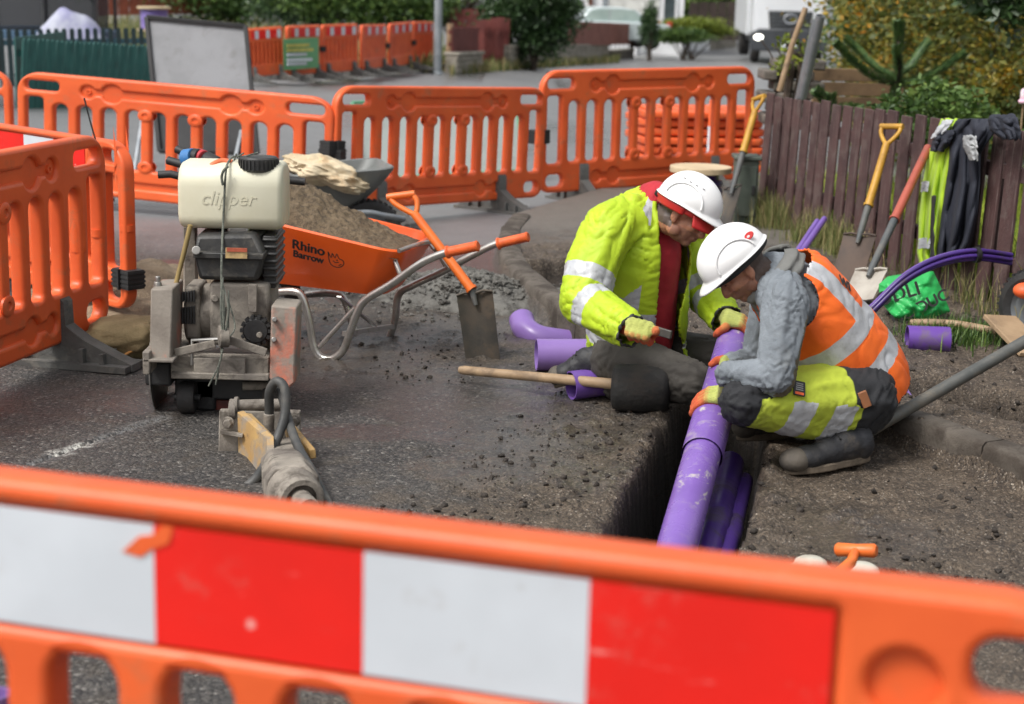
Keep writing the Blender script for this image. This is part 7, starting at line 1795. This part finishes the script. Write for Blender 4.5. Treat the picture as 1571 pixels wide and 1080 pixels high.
# collar
mb = MB(); up1 = (nek-che).normalized(); sd1 = up1.cross(f1).normalized(); fwd1 = sd1.cross(up1)
def collar(u, v):
    a = -2.75+5.5*u; r = .076+.014*v+.012*math.cos(a); k = .060*(1-.4*abs(u-.5)*2)
    return nek + up1*(.005+k*v-.05*max(0, math.cos(a))*(1)) + (fwd1*math.cos(a)+sd1*math.sin(a))*r
mb.grid(collar, 40, 6); c_ = mb.build('collar', m_shirt, W1, 0, smooth=180, world=True); md = c_.modifiers.new('s', 'SOLIDIFY'); md.thickness = .006
for s in (-1, 1):                                 # turned-down collar points
    mb = MB(); a0 = nek+up1*.028+(fwd1*.58+sd1*s*.8)*.075; a1 = nek+up1*-.022+(fwd1*.98+sd1*s*.2)*.088; tipc = nek-up1*.060+(fwd1*.95+sd1*s*.62)*.118
    mb.v = [tuple(a0), tuple(a1), tuple(tipc), tuple(nek-up1*.02+(fwd1*.55+sd1*s*.95)*.115)]; mb.f = [(0, 1, 2, 3)]; c_ = mb.build('collar_point', m_shirt, W1, 0, world=True); md = c_.modifiers.new('s', 'SOLIDIFY'); md.thickness = .008
# jacket
mb = MB()
chain(mb, [(nek+Vector((-.01, .02, -.015)), .088), (nek.lerp(che, .5), .150), (che, .178), (che.lerp(pel, .5), .185), (pel+Vector((.010, -.01, -.01)), .185)], 24)
mb.ell(pel+Vector((.025, -.03, -.06)), (.185, .18, .11), None, 20, 12)
chain(mb, [(nek.lerp(shR, .55), .085), (shR, .088), (shR.lerp(elR, .5)+Vector((-.015, 0, 0)), .086), (elR, .078), (elR.lerp(wrR, .5), .068), (wrR, .052)], 18)
chain(mb, [(nek.lerp(shL, .55), .085), (shL, .085), (shL.lerp(elL, .5), .080), (elL, .072), (elL.lerp(wrL, .5), .064), (wrL, .052)], 18)
bJ = [(nek, pel, f1), (shR, elR, f1), (elR, wrR, f1), (shL, elL, f1), (elL, wrL, f1)]
Lt_ = (pel-nek).length; LuR = (elR-shR).length; LfR = (wrR-elR).length; LuL = (elL-shL).length; LfL = (wrL-elL).length
def jack_attrs(co, bi, bt, baz, bl, ds):
    tp = np.full(len(co), -.05)
    def band(i, L, t0, t1, extra=0): return np.where(bi == i, np.minimum(bt-t0, t1-bt)*L, -.05)
    tp = np.maximum(tp, band(1, LuR, .60, .80)); tp = np.maximum(tp, band(2, LfR, .16, .38)); tp = np.maximum(tp, band(3, LuL, .62, .82)); tp = np.maximum(tp, band(4, LfL, .28, .50))
    tp = np.maximum(tp, band(0, Lt_, .60, .70)); tp = np.maximum(tp, band(0, Lt_, .84, .935))
    for a0 in (-.98, .98):                        # braces over the shoulders
        arc = (baz-a0)*.17; st = np.where((bi == 0) & (bt < .62), .026-np.abs(arc), -.05); tp = np.maximum(tp, st)
    trim = np.full(len(co), -.05)
    trim = np.maximum(trim, np.where(bi == 2, (bt-1.06)*LfR, -.05)); trim = np.maximum(trim, np.where(bi == 4, (bt-1.06)*LfL, -.05))
    return {'tape': tp, 'trim': trim}
def jack_cut(co, bi, bt, baz, bl, ds):
    hw = .56-.16*np.clip(bt, 0, 1); op = (bi == 0) & (np.abs(baz) < hw) & (bt < 1.4)
    neck = (bi == 0) & (bt < .045)
    d = np.array(nek-pel); d /= np.linalg.norm(d)
    top = ((co-np.array(nek))@d > .058) & (ds < .125) & (bi == 0)
    low = (co[:, 2] < .075)
    wr = ((bi == 2) & (bt > 1.10)) | ((bi == 4) & (bt > 1.10))
    return op | top | low | wr
m_hvj = cloth_mat('hivis_jacket', (.44, .60, .016), (.38, .53, .013), True, (.27, .33, .03), .34, (.03, .03, .03), .6)
garment(W1, 'jacket', mb, .0085, bJ, m_hvj, .011, jack_attrs, 7, jack_cut, .007, lambda i, t: 1.3 if i else .95, 2, 24)
# trousers
mb = MB()
chain(mb, [(pel+Vector((0, .02, -.03)), .145), (hiR, .115), (hiR.lerp(knR, .5), .098), (knR, .078)], 18); chain(mb, [(hiL, .115), (hiL.lerp(knL, .5), .098), (knL, .080)], 18)
chain(mb, [(knR, .078), (knR.lerp(anR, .5), .07), (anR, .055)], 16); chain(mb, [(knL, .08), (knL.lerp(anL, .5), .07), (anL, .055)], 16); chain(mb, [(pel+Vector((0, .02, -.03)), .14), (hiL, .115)], 16)
mb.v = [(x, y, max(z, .012)) for x, y, z in mb.v]
bP = [(hiR, knR, (0, 0, 1)), (knR, anR, (0, 0, 1)), (hiL, knL, (0, 0, 1)), (knL, anL, (0, 0, 1))]
garment(W1, 'trousers', mb, .009, bP, cloth_mat('grey_work_trousers', (.062, .056, .048), (.040, .036, .031), False, (.035, .03, .025), .4, None, .8), .010, None, 6, seed=4)
boot(W1, anR+Vector((-.045, .03, .045)), anR+Vector((-.10, .03, -.0)) + Vector((-.0, .0, -.03))+Vector((-.13, .05, .0)), anR+Vector((.03, 0, .02)), (0.2, 0, 1), m_boot)
boot(W1, anL+Vector((-.03, .03, .04)), anL+Vector((-.24, .06, -.03)), anL+Vector((.03, 0, .02)), (0.2, 0, 1), m_boot)
# helmet with red band and peak
hm, HT = helmet(W1, H1, m_helm, m_red, off=(-.004, 0, .052), sc=1.04)
mb = MB(); mb.grid(lambda u, v: HT @ Vector(((.120+.040*v)*math.cos((u-.5)*2.0), .115*math.sin((u-.5)*2.0)*(1+.05*v), -.020-.050*v)), 24, 5)
o = mb.build('red_peak', m_red, hm, 0, smooth=180, world=True); md = o.modifiers.new('s', 'SOLIDIFY'); md.thickness = .004
mb = MB(); mb.grid(lambda u, v: HT @ Vector(((.134-.012*v)*math.cos(PI+(u-.5)*3.6), (.112-.008*v)*math.sin(PI+(u-.5)*3.6), -.016-.045*v*(1-.35*abs(2*u-1)))), 30, 5)
o = mb.build('red_rear_band', m_red, hm, 0, smooth=180, world=True); md = o.modifiers.new('s', 'SOLIDIFY'); md.thickness = .004
mb = MB(); kn = HT @ Vector((-.130, 0, -.035)); mb.cyl(kn, HT @ Vector((-.150, 0, -.035)), .017, .015, 16); mb.build('adjuster_knob', m_blackband, hm, .002, world=True)
# gloves: right hand round the scraper, left hand on the pipe
k0, k1 = P(962, 497, 5.88), P(1028, 515, 5.78); kd = (k1-k0).normalized()
handp = P(984, 512, 5.86)
glove(W1, wrR+ (handp-wrR)*.10, handp, kd, .013, (Vector((0, -.55, .2))), m_glove, 1, wrR.lerp(elR, .22), scale=1.08)
pe = PIPE_AX[1]-PIPE_AX[2]*.035
glove(W1, wrL+(pe-wrL)*.05+Vector((0, 0, .01)), pe+PIPE_AX[2]*-.01, PIPE_AX[2], .061, Vector((.15, -.30, .95)), m_glove, -1, wrL.lerp(elL, .25), scale=1.12)
kn_ = thing('scraper', 'steel grey utility knife held in the gloved hand of the worker in yellow', 'knife', handp)
mb = MB(); mb.bar(P(966, 500, 5.87), P(1006, 508, 5.82), .018, .026); mb.build('handle', M('blue_grey_handle', (.10, .12, .16), None, 9, .5), kn_, .005, world=True)
mb = MB(); mb.bar(P(1000, 505, 5.83), P(1030, 514, 5.78), .012, .030); mb.build('blade', m_toolsteel, kn_, .003, world=True)

# ------------------------------------------------------------------ squatting worker in the orange vest
w2b = G(1275, 725); W2 = thing('person', 'squatting worker in an orange reflective vest, grey hoodie and white helmet', 'person', w2b)
pel = P(1314, 582, 5.80); che = P(1238, 486, 5.74); nek = P(1188, 425, 5.70)
f2 = Vector((-.62, -.10, -.78)).normalized()
shN = P(1205, 466, 5.53); elN = P(1190, 578, 5.40); wrN = P(1118, 576, 5.46)
shF = P(1190, 460, 5.92); elF = P(1165, 560, 5.95); wrF = P(1125, 560, 5.88)
hiN = P(1318, 612, 5.66); hiF = P(1322, 608, 5.92); knN = P(1140, 616, 5.42); knF = P(1150, 620, 5.80); anN = P(1306, 655, 5.60); anF = P(1226, 668, 5.90)
anN.z = max(anN.z, .085); anF.z = max(anF.z, .09)
hc2 = P(1137, 410, 5.66); hx2 = Vector((-.72, -.06, -.70)).normalized(); hz2 = Vector((-.62, -.05, .78)); H2 = frame(hc2, hx2, hz2) @ Matrix.Diagonal((.86, .86, .86, 1))
mb = MB(); head_shapes(mb, H2)
chain(mb, [(H2 @ Vector((-.035, 0, -.055)), .056), (nek, .062), (che, .10)]); chain(mb, [(che, .12), (pel, .12)])
for pts in ((shN, elN, wrN), (shF, elF, wrF)): chain(mb, [(pts[0], .045), (pts[1], .036), (pts[2], .028)])
for pts in ((hiN, knN, anN), (hiF, knF, anF)): chain(mb, [(pts[0], .065), (pts[1], .05), (pts[2], .035)])
chain(mb, [(nek.lerp(che, .4), .06), (shN, .05)]); chain(mb, [(nek.lerp(che, .4), .06), (shF, .05)])
me = remesh(mb, .0046, 2); head_attrs(me, H2); me.transform(W2.matrix_basis.inverted()); me.materials.append(m_skin); me.shade_smooth(); body2 = link(me, 'body', W2)
for s in (-1, 1):
    mb = MB(); mb.ell(H2 @ Vector((.0905, s*.031, -.004)), (.0065, .010, .0035), H2.to_3x3()); mb.build('eye', m_ink, body2, 0, world=True)
# hoodie
mb = MB()
chain(mb, [(nek, .085), (nek.lerp(che, .5), .125), (che, .145), (che.lerp(pel, .5), .150), (pel, .15)], 20)
chain(mb, [(nek.lerp(shN, .5), .075), (shN, .072), (shN.lerp(elN, .5), .064), (elN, .057), (elN.lerp(wrN, .55), .049), (wrN, .041)], 18)
chain(mb, [(nek.lerp(shF, .5), .075), (shF, .076), (elF, .062), (wrF, .043)], 16)
bH = [(nek, pel, f2), (shN, elN, f2), (elN, wrN, f2), (shF, elF, f2), (elF, wrF, f2)]
m_hood = cloth_mat('grey_marl_hoodie', (.20, .225, .25), (.15, .17, .19), False, (.13, .125, .10), .30, None, .9, (.16, .135, .085), .5)
def hood_attrs(co, bi, bt, baz, bl, ds):
    return {'patch': np.where((bi == 1) & (np.abs(baz-2.6) < .8) & (bt > .15), np.minimum(.8-np.abs(baz-2.6), bt-.15)*.08, -.05)}
garment(W2, 'hoodie', mb, .0072, bH, m_hood, .0115, hood_attrs, 6, None, 0, lambda i, t: 1.25 if i else .7, 7, 26)
mb = MB(); up2 = (nek-che).normalized(); sd2 = up2.cross(f2).normalized(); fwd2 = sd2.cross(up2)
def hoodf(u, v):
    a = -2.9+5.8*u; rr = .078+.050*math.sin(PI*v)+.010*noise.noise(Vector((math.cos(a)*2, math.sin(a)*2, v*4))); k = .085*v-.035
    fold = .012*math.sin(v*9+2*noise.noise(Vector((a, 0, 3))))
    return nek + up2*(k+.012-.055*max(0, math.cos(a))*(1-v)) + (fwd2*math.cos(a)+sd2*math.sin(a))*(rr+fold)
mb.grid(hoodf, 56, 18); o = mb.build('hood', m_hood, W2, 0, smooth=180, world=True); md = o.modifiers.new('s', 'SOLIDIFY'); md.thickness = .012
# vest
mb = MB()
chain(mb, [(nek+Vector((.01, 0, .0)), .10), (nek.lerp(che, .5)+Vector((.015, 0, .012)), .148), (che+Vector((.012, 0, .01)), .160), (che.lerp(pel, .5)+Vector((.012, 0, .012)), .165), (pel+Vector((.012, 0, .002)), .164), (pel+(pel-che)*.10+Vector((.0, 0, -.02)), .162)], 26)
bV = [(nek, pel, -f2)]; LV = (pel-nek).length
armN = np.array(shN); armF = np.array(shF)
def vest_attrs(co, bi, bt, baz, bl, ds):
    tp = np.maximum(np.minimum(bt-.50, .635-bt)*LV, np.minimum(bt-.80, .935-bt)*LV)
    for a0 in (-.80, .80): tp = np.maximum(tp, np.where(bt < .56, .026-np.abs((baz-a0)*.15), -.05))
    # binding round armholes and hem
    da = np.minimum(np.linalg.norm(co-armN, axis=1), np.linalg.norm(co-armF, axis=1))
    trim = np.maximum(.128-da, (bt-1.165)*LV)
    return {'tape': tp, 'trim': trim}
def vest_cut(co, bi, bt, baz, bl, ds):
    da = np.minimum(np.linalg.norm(co-armN, axis=1), np.linalg.norm(co-armF, axis=1))
    return (da < .122) | (bt < .02) | (bt > 1.18) | (np.abs(baz) > 2.85)
m_vest = cloth_mat('orange_vest', (.90, .155, .012), (.82, .125, .010), True, (.60, .12, .03), .16, (.02, .02, .025), .7)
garment(W2, 'vest', mb, .0085, bV, m_vest, .009, vest_attrs, 8, vest_cut, .006, None, 11, 14)
from mathutils.bvhtree import BVHTree
vest = [c for c in W2.children if c.name.startswith('vest')][0]
def surf_hit(ob, px, py):
    M_ = ob.parent.matrix_basis; bv = BVHTree.FromPolygons([M_ @ v.co for v in ob.data.vertices], [tuple(q.vertices) for q in ob.data.polygons])
    loc, nr, _, _ = bv.ray_cast(Vector((0, 0, CAMH)), ray(px, py).normalized()); return loc, nr
h0 = surf_hit(vest, 1293, 437); h1 = surf_hit(vest, 1305, 447)
if h0[0] is not None and h1[0] is not None:
    n_ = h0[1] if h0[1].y < 0 or h0[1].z > 0 else -h0[1]
    xd = (h1[0]-h0[0]).normalized(); tm = bold('WI', .050); T = frame(h0[0]+n_*.010, xd, n_); tm.v = [tuple(T @ Vector(v)) for v in tm.v]
    tm.build('printed_letters', m_ink, vest, 0, world=True)
# trousers: dark with yellow thigh and shin panels
mb = MB()
chain(mb, [(pel+Vector((.0, 0, -.02)), .150), (hiN, .125), (hiN.lerp(knN, .5), .108), (knN, .076)], 20); chain(mb, [(pel, .145), (hiF, .12), (hiF.lerp(knF, .5), .10), (knF, .076)], 18)
chain(mb, [(knN, .076), (knN.lerp(anN, .45), .070), (anN+Vector((-.02, 0, .01)), .058)], 18); chain(mb, [(knF, .076), (knF.lerp(anF, .5), .07), (anF+Vector((0, 0, .03)), .06)], 16)
bQ = [(hiN, knN, (0, 0, 1)), (knN, anN, (0, 0, 1)), (hiF, knF, (0, 0, 1)), (knF, anF, (0, 0, 1))]
LtN = (knN-hiN).length; LsN = (anN-knN).length
def tro_attrs(co, bi, bt, baz, bl, ds):
    ye = np.full(len(co), -.05); ye = np.maximum(ye, np.where((bi == 0), np.minimum(bt-.24, .88-bt)*LtN, -.05)); ye = np.maximum(ye, np.where(bi == 1, np.minimum(bt-.04, .92-bt)*LsN, -.05))
    ye = np.maximum(ye, np.where((bi == 2), np.minimum(bt-.30, .86-bt)*LtN, -.05)); ye = np.maximum(ye, np.where(bi == 3, np.minimum(bt-.25, .92-bt)*LsN, -.05))
    tp = np.full(len(co), -.05)
    for i in (1, 3):
        for t0, t1 in ((.30, .50), (.66, .86)): tp = np.maximum(tp, np.where(bi == i, np.minimum(bt-t0, t1-bt)*LsN, -.05))
    return {'patch': ye, 'tape': tp}
m_tro = cloth_mat('two_tone_work_trousers', (.010, .011, .014), (.018, .019, .022), True, (.045, .039, .033), .30, None, .8, (.52, .62, .05))
garment(W2, 'trousers', mb, .0085, bQ, m_tro, .012, tro_attrs, 6, None, 0, None, 13, 26)
# thigh pocket patch, belt tab
tro = [c for c in W2.children if c.name.startswith('trousers')][0]
hp, hn = surf_hit(tro, 1226, 597); hn = hn if hn.dot(Vector((0, 0, CAMH))-hp) > 0 else -hn
T = frame(hp+hn*.004, Vector((1, .1, -.22)), hn); mb = MB(); mb.prism(rrect(-.020, -.028, .020, .028, .004, 3), .004, T); o = mb.build('pocket_badge', m_ink, W2, 0, world=True)
mb = MB(); mb.prism(rrect(-.015, -.025, .015, -.015, .002, 2), .0055, T); mb.build('badge_stripe', m_orange, o, 0, world=True)
mb = MB()
for k in range(4): mb.prism(rrect(-.013+.0005*k, -.008+.008*k, .013, -.004+.008*k, .001, 2), .0052, T)
mb.build('badge_lettering', M('grey_print', (.30, .30, .30), None, 30, .6), o, 0, world=True, kind='stuff')
hp, hn = surf_hit(tro, 1326, 612); hp = hp if hp is not None else P(1326, 612, 5.6); mb = MB(); mb.bar(hp+Vector((-.012, -.006, .026)), hp+Vector((.012, -.006, -.026)), .030, .012, (0, -1, 0)); mb.build('belt_tab', M('tan_leather', (.30, .12, .05), None, 9, .6), W2, .003, world=True)
hN = P(1330, 703, 5.56); tN = P(1208, 737, 5.44); tN.z = .014
boot(W2, hN, tN, P(1316, 668, 5.58), (0, 0, 1), m_boot, anN+Vector((.01, .0, .02)))
hF = Vector((anF.x+.05, anF.y+.02, .03)); boot(W2, hF, Vector((hF.x-.27, hF.y-.06, .012)), anF, (0, 0, 1), m_boot)
hm2, HT2 = helmet(W2, H2, m_helm, m_blackband, off=(-.004, 0, .052), sc=1.06)
bx = HT2 @ Vector((-.085, .088, .058)); 
def on_shell(x, s, z, lift): 
    yy = .114*math.sqrt(max(0, 1-(x/.138)**2-(z/.121)**2)); p = Vector((x, s*yy, z)); n_ = Vector((x/.138**2, s*yy/.114**2, z/.121**2)).normalized(); return HT2 @ (p*1.06+n_*(lift+.004)), (HT2.to_3x3() @ n_)
vis = -1 if (HT2.to_3x3() @ Vector((0, -1, 0))).y < 0 else 1
p, n_ = on_shell(-.086, vis, .040, .002); T = frame(p, HT2.to_3x3() @ Vector((1, 0, 0)), n_)
mb = MB(); mb.lathe([(0, .003), (.014, .003), (.016, 0)], T @ Matrix.Diagonal((1.15, .75, 1, 1)), 24); o = mb.build('badge', m_red, hm2, 0, world=True)
mb = MB(); mb.lathe([(0, .0042), (.005, .0042), (.006, .003)], T @ Matrix.Translation((.003, .001, 0)) @ Matrix.Diagonal((1, .7, 1, 1)), 14); mb.build('badge_mark', M('white_mark', (.7, .7, .7), None, 9, .5), o, 0, world=True)
# grey snood under the helmet
# gloves
s_ = (PIPE_AX[1]-PIPE_AX[0]).length; pA = PIPE_AX[0]+PIPE_AX[2]*(s_*.80)
tgt = P(1085, 585, 5.62); tt = (tgt-PIPE_AX[0]).dot(PIPE_AX[2]); pA = PIPE_AX[0]+PIPE_AX[2]*tt
glove(W2, wrN+(pA-wrN)*.12, pA, PIPE_AX[2], .061, Vector((-.25, -.55, .80)), m_glove, 1, wrN.lerp(elN, .22), scale=1.10)
pB = pA+PIPE_AX[2]*.22
glove(W2, wrF+(pB-wrF)*.12, pB, PIPE_AX[2], .061, Vector((.55, -.1, .8)), m_glove, 1, wrF.lerp(elF, .22), scale=1.08)
